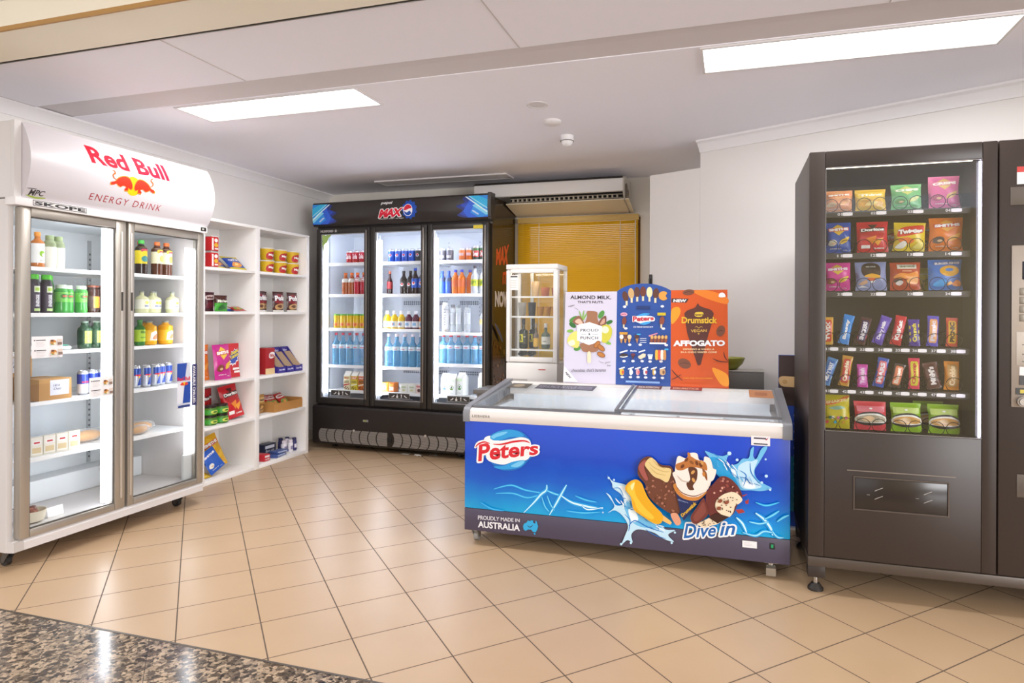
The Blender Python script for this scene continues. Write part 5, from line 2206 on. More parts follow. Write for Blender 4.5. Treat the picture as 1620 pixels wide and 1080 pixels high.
def sunbites(D, w, h):
    a = U(D, w, h)
    pts = []
    for k in range(22):
        r = .40 if k % 2 else .30
        t = 2 * PI * k / 22
        pts.append((.55 + r * math.cos(t), .60 + r * .62 * math.sin(t) + .10 * math.cos(t)))
    a.poly([(u + .01, v - .01) for u, v in pts], 'F2F0EE')
    a.poly([(.55 + (u - .55) * .86, .60 + (v - .60) * .86) for u, v in pts], '2D48A8')
    a.text('CHICKEN', .26, .52, .86, .60, 'E8D53A', .05, [(.05, '20306E')], dy=.12)
    a.text('CRISPS', .30, .64, .84, .72, 'E8D53A', .05, [(.05, '20306E')], dy=.10)
    a.rect(.40, .22, .90, .28, 'F2EEEA')
    a.rect(.50, .13, .94, .19, 'F2EEEA')
    for v in (.12, .20, .28):
        a.ell(.16, v, .07, .02, 'F0DCDC')


def mixnuts(c1, c2):
    def art(D, w, h):
        a = U(D, w, h)
        a.rect(.06, .64, .94, .84, c2)
        a.spl([(.02, .44), (.25, .58), (.75, .60), (.98, .48), (.98, .30), (.6, .22), (.3, .22), (.02, .30)], 'EFEDE4')
        a.spl([(.06, .42), (.3, .52), (.7, .53), (.94, .44), (.92, .32), (.6, .27), (.3, .27), (.08, .32)], c1)
        a.spl([(.20, .40), (.45, .50), (.62, .42), (.5, .32), (.3, .32)], 'E3BE92')
        a.D.stroke([a.p(*q) for q in ((.02, .50), (.3, .60), (.7, .62), (.98, .50))], .008, M('26262A', .3))
        a.D.stroke([a.p(*q) for q in ((.02, .28), (.3, .22), (.7, .22), (.98, .27))], .012, M('26262A', .3))
        a.ell(.5, .76, .05, .03, 'F6F4EE')
    return art


def snakes(D, w, h):
    a = U(D, w, h)
    a.spl([(.04, .68), (.5, .74), (.96, .92), (.9, .98), (.5, .84), (.04, .80)], 'D9702A')
    a.text('SNAKES', .12, .72, .88, .80, 'F2DCA0', .04, dy=.10)
    a.spl([(.2, .60), (.6, .68), (.8, .62), (.5, .56)], '8FB89A')
    for k, c in enumerate(('D94A4A', '3FA88A', 'E9E2D0', '4FB0C8', 'E27A9A', '3F9A6A', 'D9A23A', 'C84A6A')):
        u, v = .15 + .1 * k, .18 + .16 * abs(math.sin(k * 2.1))
        a.spl([(u - .06, v), (u, v + .06), (u + .07, v + .01), (u, v - .04)], c)


def kettle(D, w, h):
    a = U(D, w, h)
    a.spl([(.25, .50), (.22, .86), (.5, .98), (.78, .86), (.76, .5)], '3A2A24')
    a.ell(.5, .82, .2, .09, '26201E')
    a.text('RED ROCK', .34, .80, .66, .85, 'C9C6C6', .04)
    a.spl([(.25, .48), (.5, .58), (.78, .50), (.72, .42), (.45, .44)], 'E3A92E')
    a.spl([(.36, .42), (.6, .42), (.55, .34), (.44, .34)], 'DE6A3A')
    a.poly([(.40, .30), (.62, .34), (.54, .24)], 'F2F0F0')
    a.spl([(.08, .22), (.3, .36), (.36, .26), (.2, .18)], 'C9A080')
    a.poly([(.06, .10), (.4, .10), (.2, .16)], 'F2F0F4')


def grain(D, w, h):
    a = U(D, w, h)
    a.rect(.22, .76, .86, .93, 'E6E2D4')
    a.text('GRAIN WAVES', .30, .81, .80, .88, '6E7A4A', .05)
    a.rect(.38, .66, .70, .70, 'E9B08A')
    a.spl([(.10, .44), (.3, .60), (.6, .58), (.9, .66), (.92, .44), (.5, .40)], 'E8923A')
    a.spl([(.50, .30), (.7, .48), (.92, .44), (.9, .24), (.7, .22)], 'E9A050')
    a.spl([(.10, .30), (.26, .40), (.40, .36), (.3, .26)], '2B211E')
    a.spl([(.16, .24), (.3, .34), (.42, .28), (.3, .16)], 'D9CFCA')


def rings_(D, w, h):
    a = U(D, w, h)
    a.ell(.62, .62, .30, .18, 'E3A81C', 24)
    a.ell(.62, .66, .12, .055, '3F7FC8', 16)
    a.text('BURGER RINGS', .18, .82, .92, .90, 'EDEAF0', .06, [(.05, '5A3A8A')], dy=.03)
    a.spl([(.12, .20), (.4, .36), (.52, .26), (.4, .12), (.18, .12)], '3FA4E8')
    a.spl([(.50, .14), (.62, .28), (.7, .2)], 'E9A83A')
    a.spl([(.68, .16), (.82, .32), (.94, .26), (.9, .12)], 'E98A3A')


def pods(D, w, h):
    a = U(D, w, h)
    a.spl([(.08, .50), (.2, .82), (.6, .88), (.92, .74), (.9, .44), (.5, .38)], '8E2A30')
    a.text('Pods', .08, .54, .92, .80, 'F5F2EE', .05, [(.06, '4A2A5A')], dy=.02)
    a.spl([(.12, .30), (.5, .40), (.9, .34), (.85, .16), (.4, .10), (.15, .16)], 'C9A06A')
    a.spl([(.25, .26), (.5, .34), (.75, .28), (.6, .18)], '6B4028')
    a.rect(0, 0, 1, .08, 'EFEBE2')


def bar_art(txt, ban, tc, stripe=None, vertical=True):
    def art(D, w, h):
        a = U(D, w, h)
        if stripe:
            for k, c in enumerate(stripe):
                v = .16 + .7 * k / len(stripe)
                a.poly([(.05, v), (.95, v + .08), (.95, v + .20), (.05, v + .12)], c)
        if ban:
            a.spl([(.18, .14), (.5, .11), (.82, .14), (.84, .5), (.82, .86), (.5, .89), (.18, .86), (.16, .5)], ban, 3)
        q = [a.p(.68, .16), a.p(.68, .84), a.p(.28, .84), a.p(.28, .16)]
        D.text(txt, q, M(tc, .3), bold=.05, space=.95)
    return art


def simple_art(txt, ban, tc, blob=None, blob2=None):
    def art(D, w, h):
        a = U(D, w, h)
        a.spl([(.06, .62), (.4, .60), (.94, .66), (.95, .84), (.5, .86), (.06, .80)], ban, 3)
        a.text(txt, .12, .66, .88, .77, tc, .05, dy=.03)
        if blob:
            a.spl([(.12, .20), (.45, .16), (.85, .24), (.88, .42), (.5, .5), (.15, .44)], blob)
        if blob2:
            a.spl([(.3, .24), (.6, .26), (.7, .38), (.45, .42)], blob2)
    return art


# --- logos on cans and bottles
def rb_logo(D, r, h):
    zm = h * .56
    D.poly([(-.030, zm), (.010, zm), (.016, h * .88), (-.030, h * .88)], M('24479E', .3, .2))
    D.poly([(-.012, h * .12), (.030, h * .12), (.030, zm - .004), (.006, zm - .004)], M('24479E', .3, .2))
    D.rect(-.022, zm - .003, .024, zm + .006, M('D3213F', .3))
    D.ell(.0, zm - .010, .006, .005, M('EFC52C', .3), n=10)


def pepsi_logo(D, r, h):
    D.ell(.0, h * .52, .015, .015, M('EFEFF2', .3), n=16)
    D.ell(.0, h * .52 + .005, .012, .007, M('D8243C', .3), n=12)
    D.ell(.0, h * .52 - .006, .010, .005, M('2450B0', .3), n=12)


def word_logo(txt, col, f0=.35, f1=.6, band=None, wd=.8):
    def lg(D, r, h):
        if band:
            D.rect(-r * 1.1, h * (f0 - .05), r * 1.1, h * (f1 + .05), M(band, .35))
        D.text(txt, (-r * wd, h * f0, r * wd, h * f1), M(col, .35), bold=.03)
    return lg


def patch(col, f0, f1, wd=.7, col2=None):
    def lg(D, r, h):
        D.rect(-r * wd, h * f0, r * wd, h * f1, M(col, .4))
        if col2:
            D.ell(0, h * (f0 + f1) / 2, r * wd * .55, h * (f1 - f0) * .28, M(col2, .4), n=14)
    return lg


WATER = clear_mat('water_bottle', '6AB0D6', .38, tint=.22)
GREENB = clear_mat('green_bottle', '3FA046', .72)
TEA = clear_mat('iced_tea', '5A2E1A', .85)
TEA2 = clear_mat('iced_tea_dark', '2A1714', .9)
LEMON = clear_mat('lemonade', 'E3E2B4', .75)
ORANGE = clear_mat('orange_juice', 'E8A512', .92)
DGREEN = clear_mat('dark_green_glass', '1F4A2A', .85)
BROWN = clear_mat('brown_glass', '3A1A12', .88)
AMBER = clear_mat('amber_drink', 'C8742A', .8)
CLEAR = clear_mat('clear_plastic', 'E8ECEF', .3, tint=.4)
WINE = clear_mat('wine_glass_bottle', '2A2A12', .9)
YELLOWJ = clear_mat('yellow_juice', 'E0B918', .9)
FANTA = clear_mat('orange_soft_drink', 'EB7A22', .9)
COLA = clear_mat('cola', '2A1512', .92)
PALE = clear_mat('pale_green_bottle', 'A9B58A', .55)


def cup_noodle():
    m = MB()
    m.lathe([(.044, 0), (.046, .004), (.060, .092), (.0625, .094), (.0625, .100), (0, .101)],
            [M('C9A21C', .45), M('D9B01E', .45), M('E6E2D8', .4), M('E6E2D8', .4), M('E9E5DC', .4)], n=22)
    o = m.build('noodle_cup')
    f = lambda u, v, l: ((.046 + .014 * v / .092 + .0006 + l) * math.sin(u / .053), -(.046 + .014 * v / .092 + .0006 + l) * math.cos(u / .053), v)
    D = Decal(f)
    D.spl([(-.045, .012), (0, .008), (.045, .02), (.05, .05), (.03, .072), (-.03, .064), (-.05, .04)], M('B8242A', .4), 3)
    D.text('Maggi', (-.030, .030, .038, .054), M('F2EEE6', .4), bold=.05)
    D.spl([(.030, .03), (.058, .04), (.06, .06), (.04, .062)], M('EFE6D2', .4), 3)
    D.build('cup_print', o, us=[-.05 + .0125 * k for k in range(9)])
    return o


def chip_tube():
    m = MB()
    m.box(-.036, -.036, 0, .036, .036, .006, M('CFCBC8', .3, .6), .002)
    m.box(-.0365, -.0365, .006, .0365, .0365, .110, M('C9282C', .35), .006)
    m.box(-.037, -.037, .110, .037, .037, .116, M('ECE8E2', .4), .003)
    o = m.build('crisp_tub')
    D = Decal(lambda u, v, l: (u, -.0370 - l, v))
    D.ell(.010, .085, .016, .014, M('F1ECE6', .35))
    D.rect(-.030, .012, -.014, .10, M('F1ECE6', .35))
    D.ell(.010, .050, .018, .016, M('E0B02E', .35))
    D.rect(-.004, .018, .028, .028, M('F1ECE6', .35))
    D.build('tub_print', o)
    return o


def salsa_jar():
    m = MB()
    m.lathe([(.046, 0), (.052, .006), (.053, .045), (.047, .056)], M('4F7A2A', .25), n=20)
    o = m.build('dip_jar')
    m = MB()
    m.lathe([(.0535, .010), (.0538, .042)], M('3F9A34', .4), n=20)
    lb = m.build('label', o)
    D = Decal(lambda u, v, l: ((.0545 + l) * math.sin(u / .0545), -(.0545 + l) * math.cos(u / .0545), v))
    D.spl([(-.03, .018), (0, .013), (.032, .02), (.03, .034), (0, .038), (-.03, .034)], M('C9D05A', .4), 3)
    D.ell(.0, .026, .018, .006, M('2F6A2A', .4), n=12)
    D.build('label_print', lb, us=[-.03 + .01 * k for k in range(7)])
    m = MB()
    m.lathe([(.049, .056), (.050, .058), (.050, .068), (.046, .070), (0, .070)], M('2B2523', .35), n=20)
    m.build('lid', o)
    return o


def display_carton(col, txt):
    def build():
        m = MB()
        w, d, h = .095, .16, .21
        m.prism([(-d / 2, 0), (d / 2, 0), (d / 2, h), (d / 2 - .004, h), (-d / 2 + .03, .055), (-d / 2, .055)], 'x', -w / 2, -w / 2 + .003, M(col, .4))
        m.prism([(-d / 2, 0), (d / 2, 0), (d / 2, h), (d / 2 - .004, h), (-d / 2 + .03, .055), (-d / 2, .055)], 'x', w / 2 - .003, w / 2, M(col, .4))
        m.box(-w / 2 + .003, -d / 2, 0, w / 2 - .003, -d / 2 + .003, .05, M(col, .4))
        m.box(-w / 2 + .003, d / 2 - .003, 0, w / 2 - .003, d / 2, h, M(col, .4))
        m.box(-w / 2 + .003, -d / 2 + .003, 0, w / 2 - .003, d / 2 - .003, .003, M(col, .4))
        o = m.build('display_carton')
        m = MB()
        m.prism([(-d / 2 + .01, .044), (d / 2 - .03, .17), (d / 2 - .03, .01), (-d / 2 + .01, .01)], 'x', -w / 2 + .006, w / 2 - .006, M('A58A6C', .6))
        m.build('inner_flap', o, 'brown cardboard inner flap')
        D = Decal(lambda u, v, l: (u, -d / 2 - .0003 - l, v))
        D.text(txt, (-.036, .016, .036, .034), M('E6E2F2', .4), bold=.03)
        D.build('carton_print', o)
        D = Decal(lambda u, v, l: (u, d / 2 - .0036 - l, v))
        D.rect(-w / 2 + .004, .12, w / 2 - .004, h - .003, M(col, .4))
        D.text('Cadbury', (-.036, .165, .036, .19), M('E6E2F2', .4), bold=.03, shear=.2)
        D.rect(-.03, .145, .03, .152, M('D9D4EC', .4))
        D.build('header_print', o)
        return o
    return 'display_carton', build, 'display box'


def sandwich_pack():
    m = MB()
    m.prism([(-.06, 0), (.06, 0), (.055, .02), (-.04, .125), (-.06, .125)], 'x', -.036, .036, clear_mat('sandwich_wedge', 'EFE7D6', .8))
    o = m.build('sandwich_pack')
    m = MB()
    for a in (-.026, .006):
        m.prism([(-.052, .006), (.045, .006), (-.046, .108)], 'x', a, a + .02, M('EBD9B8', .8))
    m.build('sandwich', o)
    D = Decal(lambda u, v, l: (u, -.0603 - l, v))
    D.rect(-.033, .01, .033, .12, M('E9E4DA', .4))
    D.spl([(-.022, .075), (.0, .07), (.024, .078), (.022, .10), (-.02, .098)], M('F2EEE8', .4), 3)
    D.rect(-.016, .082, .018, .092, M('C8322E', .4))
    D.rect(-.026, .02, .026, .055, M('D9C39A', .4))
    D.build('pack_label', o)
    return o


def bread_roll():
    m = MB()
    rr = []
    for k in range(11):
        t = k / 10
        x = -.075 + .15 * t
        s_ = max(.05, math.sin(PI * (.04 + .92 * t)) ** .45)
        rr.append([(x, .034 * s_ * math.cos(a * PI / 8), .031 + (.031 * s_) * math.sin(a * PI / 8)) for a in range(16)])
    m.rings(rr, plaster('bread_crust', 'C68A45', 'D9A662', 18, .6))
    o = m.build('bread_roll')
    m = MB()
    rr = []
    for k in range(9):
        t = k / 8
        x = -.092 + .184 * t
        s_ = max(.16, math.sin(PI * (.05 + .9 * t)) ** .4) * 1.1
        rr.append([(x, .036 * s_ * math.cos(a * PI / 7), .035 + (.034 * s_) * math.sin(a * PI / 7)) for a in range(14)])
    m.rings(rr, clear_mat('cling_film', 'F2F2F2', .10, .1))
    m.build('wrapper', o)
    return o


def cardboard_box():
    m = MB()
    m.box(-.085, -.10, 0, .085, .10, .112, plaster('cardboard', 'C79A5E', 'BF9054', 6, .8), .002)
    o = m.build('cardboard_box')
    D = Decal(lambda u, v, l: (u, -.1003 - l, v))
    D.rect(-.03, .025, .07, .105, M('E4E6F0', .5))
    D.text('18/4', (-.015, .070, .02, .082), M('3A3F6A', .5), bold=.0, shear=.2)
    D.text('Deli', (-.012, .052, .028, .064), M('3A3F6A', .5), bold=.0, shear=.2)
    D.build('label', o)
    D = Decal(lambda u, v, l: (u, v, .1123 + l))
    D.rect(-.085, -.016, .085, .016, M('B98B50', .4))
    D.build('tape', o)
    return o


def cardboard_tray():
    m = MB()
    cb = plaster('tray_board', 'B98446', 'B07B3E', 6, .8)
    m.box(-.18, -.11, 0, .18, -.106, .072, cb)
    m.box(-.18, .106, 0, .18, .11, .10, cb)
    m.box(-.18, -.106, 0, -.176, .106, .085, cb)
    m.box(.176, -.106, 0, .18, .106, .085, cb)
    m.box(-.176, -.106, 0, .176, .106, .004, cb)
    return m.build('cardboard_tray')


def flat_bar():
    m = MB()
    m.box(-.085, -.03, 0, .085, .03, .018, M('2B4FA8', .3), .006)
    o = m.build('chocolate_block')
    D = Decal(lambda u, v, l: (u, v, .0184 + l))
    D.rect(-.05, -.02, .05, .02, M('E3E0EA', .3))
    D.text('Milky', (-.04, -.01, .04, .012), M('2B4FA8', .3), bold=.03)
    D.build('wrapper_print', o)
    return o


def small_box(w, d, h, col, txt, tc, name='small_box'):
    def build():
        m = MB()
        m.box(-w / 2, -d / 2, 0, w / 2, d / 2, h, M(col, .4), .003)
        o = m.build(name)
        D = Decal(lambda u, v, l: (u, -d / 2 - .0004 - l, v))
        D.rect(-w * .38, h * .55, w * .38, h * .85, M(tc, .4))
        D.text(txt, (-w * .34, h * .18, w * .34, h * .45), M(tc, .4), bold=.03)
        D.build('box_print', o)
        return o
    return name, build, 'small box'


def spray(name, body, cap, r=.02, h=.10):
    def build():
        m = MB()
        m.lathe([(r * .95, 0), (r, .004), (r, h * .68), (r * .85, h * .76)], M(body, .4), n=16)
        o = m.build(name)
        m = MB()
        m.lathe([(r * .86, h * .76), (r * .86, h * .97), (r * .7, h), (0, h)], M(cap, .4), n=16)
        m.build('cap', o)
        D = Decal(lambda u, v, l: ((r + .0004 + l) * math.sin(u / r), -(r + .0004 + l) * math.cos(u / r), v))
        D.rect(-r * .8, h * .22, r * .8, h * .52, M('DAD6E2' if body != 'E7E3E8' else '8E86A8', .4))
        D.build('label_print', o, us=[-r * .5, 0, r * .5])
        return o
    return name, build, 'toiletry bottle'


def plastic_cup(col, h=.085, r=.034, a=.55, stack=1):
    def build():
        m = MB()
        c = clear_mat('cup_' + col, col, a)
        m.lathe([(r * .8, 0), (r * .82, .004), (r, h), (r * 1.04, h), (r * 1.04, h + .004), (r * .97, h + .004), (r * .95, h), (r * .78, .008), (0, .008)], c, n=18)
        return m.build('drinking_glass')
    return 'drinking_glass', build, 'glass'


def milk_print(ring, top):
    def pr(D, w, h):
        D.ell(0, h * .36, w * .30, w * .30, M(ring, .4), n=20)
        D.ell(0, h * .36, w * .24, w * .24, M('EDEFEA', .4), n=20)
        D.spl([(-w * .2, h * .30), (0, h * .34), (w * .2, h * .30), (w * .16, h * .24), (-w * .16, h * .24)], M(ring, .4), 3)
        D.spl([(-w * .1, h * .38), (w * .08, h * .42), (w * .12, h * .36), (-w * .08, h * .34)], M('2B2B2B', .4), 3)
        D.rect(-w * .2, h * .10, w * .2, h * .12, M('9AA09A', .4))
        D.rect(-w * .45, h * .62, w * .45, h * .75, M(top, .4))
    return pr


def juice_print(a_, b_):
    def pr(D, w, h):
        D.rect(-w * .46, h * .58, w * .46, h * .72, M(a_, .4))
        D.text('HALF', (-w * .36, h * .60, w * .36, h * .70), M(b_, .4), bold=.04)
        D.rect(-w * .40, h * .46, w * .40, h * .50, M('6A5A2A', .4))
        D.rect(-w * .40, h * .39, w * .40, h * .43, M('6A5A2A', .4))
        D.poly([(-w * .5, h * .22), (w * .5, h * .30), (w * .5, h * .36), (-w * .5, h * .29)], M(b_, .4))
        for u, v in ((-.3, .12), (-.05, .08), (.2, .14), (.33, .06), (-.12, .18)):
            D.ell(u * w, v * h, w * .11, h * .035, M('5A3420', .4), rot=.6, n=10)
    return pr


KINDS.update({
    # cans
    'energy_can': can_kind('energy_drink_can', .0265, .135, [(.10, 'C9CBD2'), (.95, 'C3C6D2'), (1, 'BFC1C8')], logo=rb_logo),
    'energy_can_blue': can_kind('energy_drink_can', .0265, .135, [(.08, 'D4D6DE'), (.46, 'D4D6E0'), (.95, '3146A8'), (1, 'BFC1C8')], logo=lambda D, r, h: D.rect(-.02, h * .50, .022, h * .56, M('D3213F', .3))),
    'coke_can': can_kind('soft_drink_can', .033, .118, [(.35, 'B8182C'), (.7, 'C41E34'), (.95, 'C8283E'), (1, 'C9C9CC')], logo=word_logo('Cola', 'F2EEF0', .35, .72)),
    'pepsi_can': can_kind('soft_drink_can', .033, .118, [(.95, '1B4FC0'), (1, '9AA8CC')], logo=pepsi_logo),
    'dark_can': can_kind('soft_drink_can', .033, .118, [(.95, '3A3A40'), (1, 'A9A9AE')], logo=pepsi_logo),
    'grey_can': can_kind('soft_drink_can', .033, .112, [(.95, '5E5C68'), (1, 'A9A9AE')], logo=word_logo('max', 'C9C7D0', .25, .45)),
    'orange_can': can_kind('soft_drink_can', .033, .112, [(.95, 'E0722C'), (1, 'C9C9CC')], logo=patch('C9A8B0', .4, .62)),
    'green_can': can_kind('soft_drink_can', .033, .126, [(.55, '1F3A2A'), (.95, '2B6A3A'), (1, 'A9A9AE')], logo=word_logo('Dew', 'E8E4E0', .30, .62, 'B8303A')),
    # bottles in the black fridge
    'fanta_s': bottle_kind('soft_drink_bottle', .033, .205, FANTA, 'E8742A', (.52, .66, 'D9D2CC'), neck=.4, shoulder=.60, nr=.42),
    'coke_pet': bottle_kind('soft_drink_bottle', .033, .205, M('B3182C', .3), 'E8742A', (.60, .78, 'DAD6D6'), neck=.4, shoulder=.64, nr=.42, logo=word_logo('C', 'C01C30', .62, .75)),
    'orange_pet': bottle_kind('soft_drink_bottle', .034, .205, M('A8521C', .3), 'E0702A', (.56, .74, 'D8D2CE'), neck=.4, shoulder=.62, nr=.42),
    'red_pet': bottle_kind('soft_drink_bottle', .026, .215, COLA, 'C85A3A', (.25, .55, '8E1E22'), neck=.6, shoulder=.5, nr=.4),
    'cola_max': bottle_kind('cola_bottle', .033, .215, COLA, '26221F', (.28, .66, '2B2523'), neck=.5, shoulder=.62, nr=.38, logo=lambda D, r, h: (D.ell(0, h * .42, .016, .016, M('EFEFF2', .3)), D.ell(0, h * .42 + .004, .012, .008, M('D8243C', .3)))),
    'pepsi_pet': bottle_kind('cola_bottle', .034, .235, COLA, '2A50C8', (.25, .60, '2658C4'), neck=.5, shoulder=.58, nr=.38, logo=lambda D, r, h: (D.ell(0, h * .42, .016, .016, M('EFEFF2', .3)), D.ell(0, h * .42 + .004, .012, .008, M('D8243C', .3)))),
    'blue_pet': bottle_kind('sports_drink_bottle', .031, .205, M('3A5FBE', .3), '3456C8', (.55, .72, '46506E'), neck=.4, shoulder=.62, nr=.42),
    'fanta_l': bottle_kind('soft_drink_bottle', .034, .215, FANTA, '3A48C8', (.30, .58, 'D86A34'), neck=.42, shoulder=.64, nr=.38),
    'lemon_l': bottle_kind('soft_drink_bottle', .037, .245, clear_mat('clear_lemonade', 'E6EAF0', .5), '3A3440', (.28, .52, 'BFC020'), neck=.5, shoulder=.60, nr=.34, logo=word_logo('LIFT', '4A7A2A', .34, .46)),
    'yellow_j': bottle_kind('juice_bottle', .034, .135, YELLOWJ, '5FA83A', (.16, .42, 'E0A23A'), neck=.25, shoulder=.86, nr=.86, caph=.014, logo=patch('E06A3A', .2, .36, .5)),
    'juice_y': bottle_kind('juice_bottle', .036, .165, YELLOWJ, 'E6E4EA', (.10, .44, 'E2DED6'), neck=.5, shoulder=.58, nr=.40, caph=.030, logo=patch('5F9AC8', .2, .36, .5, 'D8703A')),
    'juice_p': bottle_kind('juice_bottle', .036, .165, clear_mat('purple_juice', '5A2038', .92), 'E6E4EA', (.10, .44, 'DAD8DE'), neck=.5, shoulder=.58, nr=.40, caph=.030, logo=patch('7FA8D0', .2, .36, .5)),
    'juice_o': bottle_kind('juice_bottle', .036, .165, clear_mat('orange_drink', 'D9781E', .92), 'E6E4EA', (.10, .44, 'DAD8DE'), neck=.5, shoulder=.58, nr=.40, caph=.030, logo=patch('7FA8D0', .2, .36, .5)),
    'water_red': bottle_kind('water_bottle', .036, .300, WATER, 'C93A4A', (.52, .64, 'C4D6E4'), neck=.55, shoulder=.66, nr=.36, logo=patch('C86A7A', .54, .57, .6)),
    'water_wht': bottle_kind('water_bottle', .036, .295, WATER, 'EDDADC', (.50, .62, 'C9D8E4'), neck=.6, shoulder=.62, nr=.36, logo=patch('B88A98', .53, .56, .6)),
    'water_tall': bottle_kind('water_bottle', .036, .265, WATER, 'C4303A', (.52, .64, 'C4D6E4'), neck=.55, shoulder=.66, nr=.40, logo=patch('B86A7A', .54, .58, .6)),
    'clear_tube': bottle_kind('slim_water_bottle', .030, .265, CLEAR, 'D9D9DE', (.10, .92, 'DDDEE4'), neck=.2, shoulder=.9, nr=.8, logo=lambda D, r, h: D.text('WATER', [(.012, h * .2), (.012, h * .85), (-.012, h * .85), (-.012, h * .2)], M('55565E', .4), bold=.03)),
    'clear_tube2': bottle_kind('slim_water_bottle', .028, .245, CLEAR, '8A8E96', (.30, .70, 'B9BDC6'), neck=.3, shoulder=.85, nr=.6),
    'glass_b': bottle_kind('glass_bottle', .032, .250, CLEAR, '3A3630', (.30, .48, 'D9C27A'), neck=.8, shoulder=.5, nr=.34),
    'sauce_b': bottle_kind('juice_bottle', .030, .175, M('A5835E', .4), '4A5FB0', None, neck=.3, shoulder=.85, nr=.7),
    # white cooler
    'apple_b': bottle_kind('juice_bottle', .031, .19, AMBER, 'D8861E', (.02, .68, 'EFEDE9'), neck=.5, shoulder=.70, nr=.42, logo=lambda D, r, h: (D.ell(.004, h * .40, .014, .016, M('8CBF2A', .4)), D.ell(.008, h * .37, .007, .008, M('EFEDE9', .4)), D.rect(-.008, h * .2, .014, h * .22, M('B9B6B0', .4)))),
    'pale_b': bottle_kind('juice_bottle', .029, .18, PALE, '8A9A6A', (.04, .66, 'D6D4C6'), neck=.3, shoulder=.76, nr=.6),
    'smoothie': bottle_kind('smoothie_bottle', .028, .205, M('2E2430', .3), '5FD03A', (.05, .74, '35293A'), neck=.3, shoulder=.74, nr=.72, caph=.026, logo=lambda D, r, h: (D.rect(-.014, h * .54, .014, h * .70, M('D9E2C6', .4)), D.rect(-.010, h * .58, .010, h * .66, M('A8C84A', .4)), D.rect(-.014, h * .16, .014, h * .50, M('4A3A50', .4)), D.text('ENERGISE', [(.008, h * .18), (.008, h * .48), (-.008, h * .48), (-.008, h * .18)], M('E6E4E8', .4), bold=.03), D.rect(-.014, h * .06, .014, h * .13, M('B9D08A', .4)))),
    'smoothie_g': bottle_kind('smoothie_bottle', .028, .205, GREENB, '5FD03A', (.05, .70, '7DBB4A'), neck=.3, shoulder=.74, nr=.72, caph=.026),
    'sport_b': bottle_kind('sports_drink_bottle', .031, .155, clear_mat('sport_green', '4FB050', .7), 'D4E0CC', (.40, .74, '6FBE4E'), neck=.3, shoulder=.78, nr=.72, waist=.10, caph=.02, logo=lambda D, r, h: (D.spl([(-.02, h * .55), (0, h * .52), (.02, h * .58), (.018, h * .68), (-.018, h * .66)], M('3F7A3A', .4), 3), D.rect(-.012, h * .58, .014, h * .63, M('C8503A', .4)))),
    'brown_b': bottle_kind('glass_drink_bottle', .033, .16, BROWN, '7A3A22', (.16, .62, '3A1C14'), neck=.25, shoulder=.84, nr=.82, caph=.012, logo=patch('E0922A', .2, .60, .55)),
    'dkgreen_b': bottle_kind('glass_drink_bottle', .034, .155, DGREEN, '7A8A7A', (.16, .66, '1F4228'), neck=.4, shoulder=.70, nr=.5, caph=.010, logo=patch('B4C84E', .2, .64, .6)),
    'tea_g': bottle_kind('iced_tea_bottle', .033, .215, TEA2, '3FB03A', (.32, .80, 'E2C81E'), neck=.35, shoulder=.76, nr=.46, logo=lambda D, r, h: (D.spl([(-.022, h * .66), (0, h * .70), (.024, h * .68), (.02, h * .74), (-.02, h * .74)], M('C8405A', .4), 3), D.ell(0, h * .46, .022, .018, M('3F8A8A', .4)))),
    'tea_o': bottle_kind('iced_tea_bottle', .033, .215, TEA, 'E8702A', (.36, .80, 'E6E2C6'), neck=.35, shoulder=.76, nr=.46, logo=lambda D, r, h: (D.spl([(-.018, h * .66), (0, h * .70), (.024, h * .68), (.02, h * .76), (-.02, h * .76)], M('E2C03A', .4), 3), D.rect(-.010, h * .69, .020, h * .73, M('C8405A', .4)), D.ell(.006, h * .50, .014, .022, M('E6B85A', .4)))),
    'lemonade': bottle_kind('lemonade_bottle', .041, .150, LEMON, '8A9088', (.20, .62, 'E6E4D2'), neck=.5, shoulder=.66, nr=.32, caph=.010, logo=lambda D, r, h: (D.ell(.006, h * .48, .014, .010, M('E0D84A', .4)), D.rect(-.012, h * .30, .018, h * .36, M('7A86B0', .4)))),
    'oj': bottle_kind('orange_juice_bottle', .043, .150, ORANGE, '8A9088', (.16, .62, 'EBB624'), neck=.3, shoulder=.76, nr=.40, caph=.010, logo=lambda D, r, h: (D.poly([(-.026, h * .2), (.026, h * .2), (.03, h * .5), (.01, h * .6), (-.02, h * .52)], M('EDE6E2', .4)), D.spl([(-.01, h * .26), (.02, h * .26), (.022, h * .48), (0, h * .40)], M('D98A5A', .4), 3))),
    'green_b': bottle_kind('glass_drink_bottle', .030, .158, clear_mat('green_glass', '2F7A2E', .8), '3A8A3A', (.16, .62, 'A9C82E'), neck=.5, shoulder=.66, nr=.44, caph=.014, logo=lambda D, r, h: (D.rect(-.016, h * .48, .016, h * .58, M('5A8A1E', .4)), D.rect(-.016, h * .3, .016, h * .34, M('6F9A2A', .4)))),
    # display fridge
    'wine': bottle_kind('wine_bottle', .034, .235, WINE, '26221C', (.16, .52, '3A3616'), neck=1.0, shoulder=.60, nr=.36, caph=.05, logo=lambda D, r, h: (D.rect(-.026, h * .22, .006, h * .48, M('D8CC2A', .4)), D.text('R', (-.02, h * .25, .0, h * .45), M('2B2810', .4), bold=.06), D.rect(.010, h * .38, .026, h * .41, M('C9C6B0', .4)))),
    'slim_wine': bottle_kind('wine_bottle', .018, .175, M('6A5A4A', .25), '9A8A7A', (.08, .42, 'D9A83A'), neck=1.0, shoulder=.55, nr=.38, caph=.03),
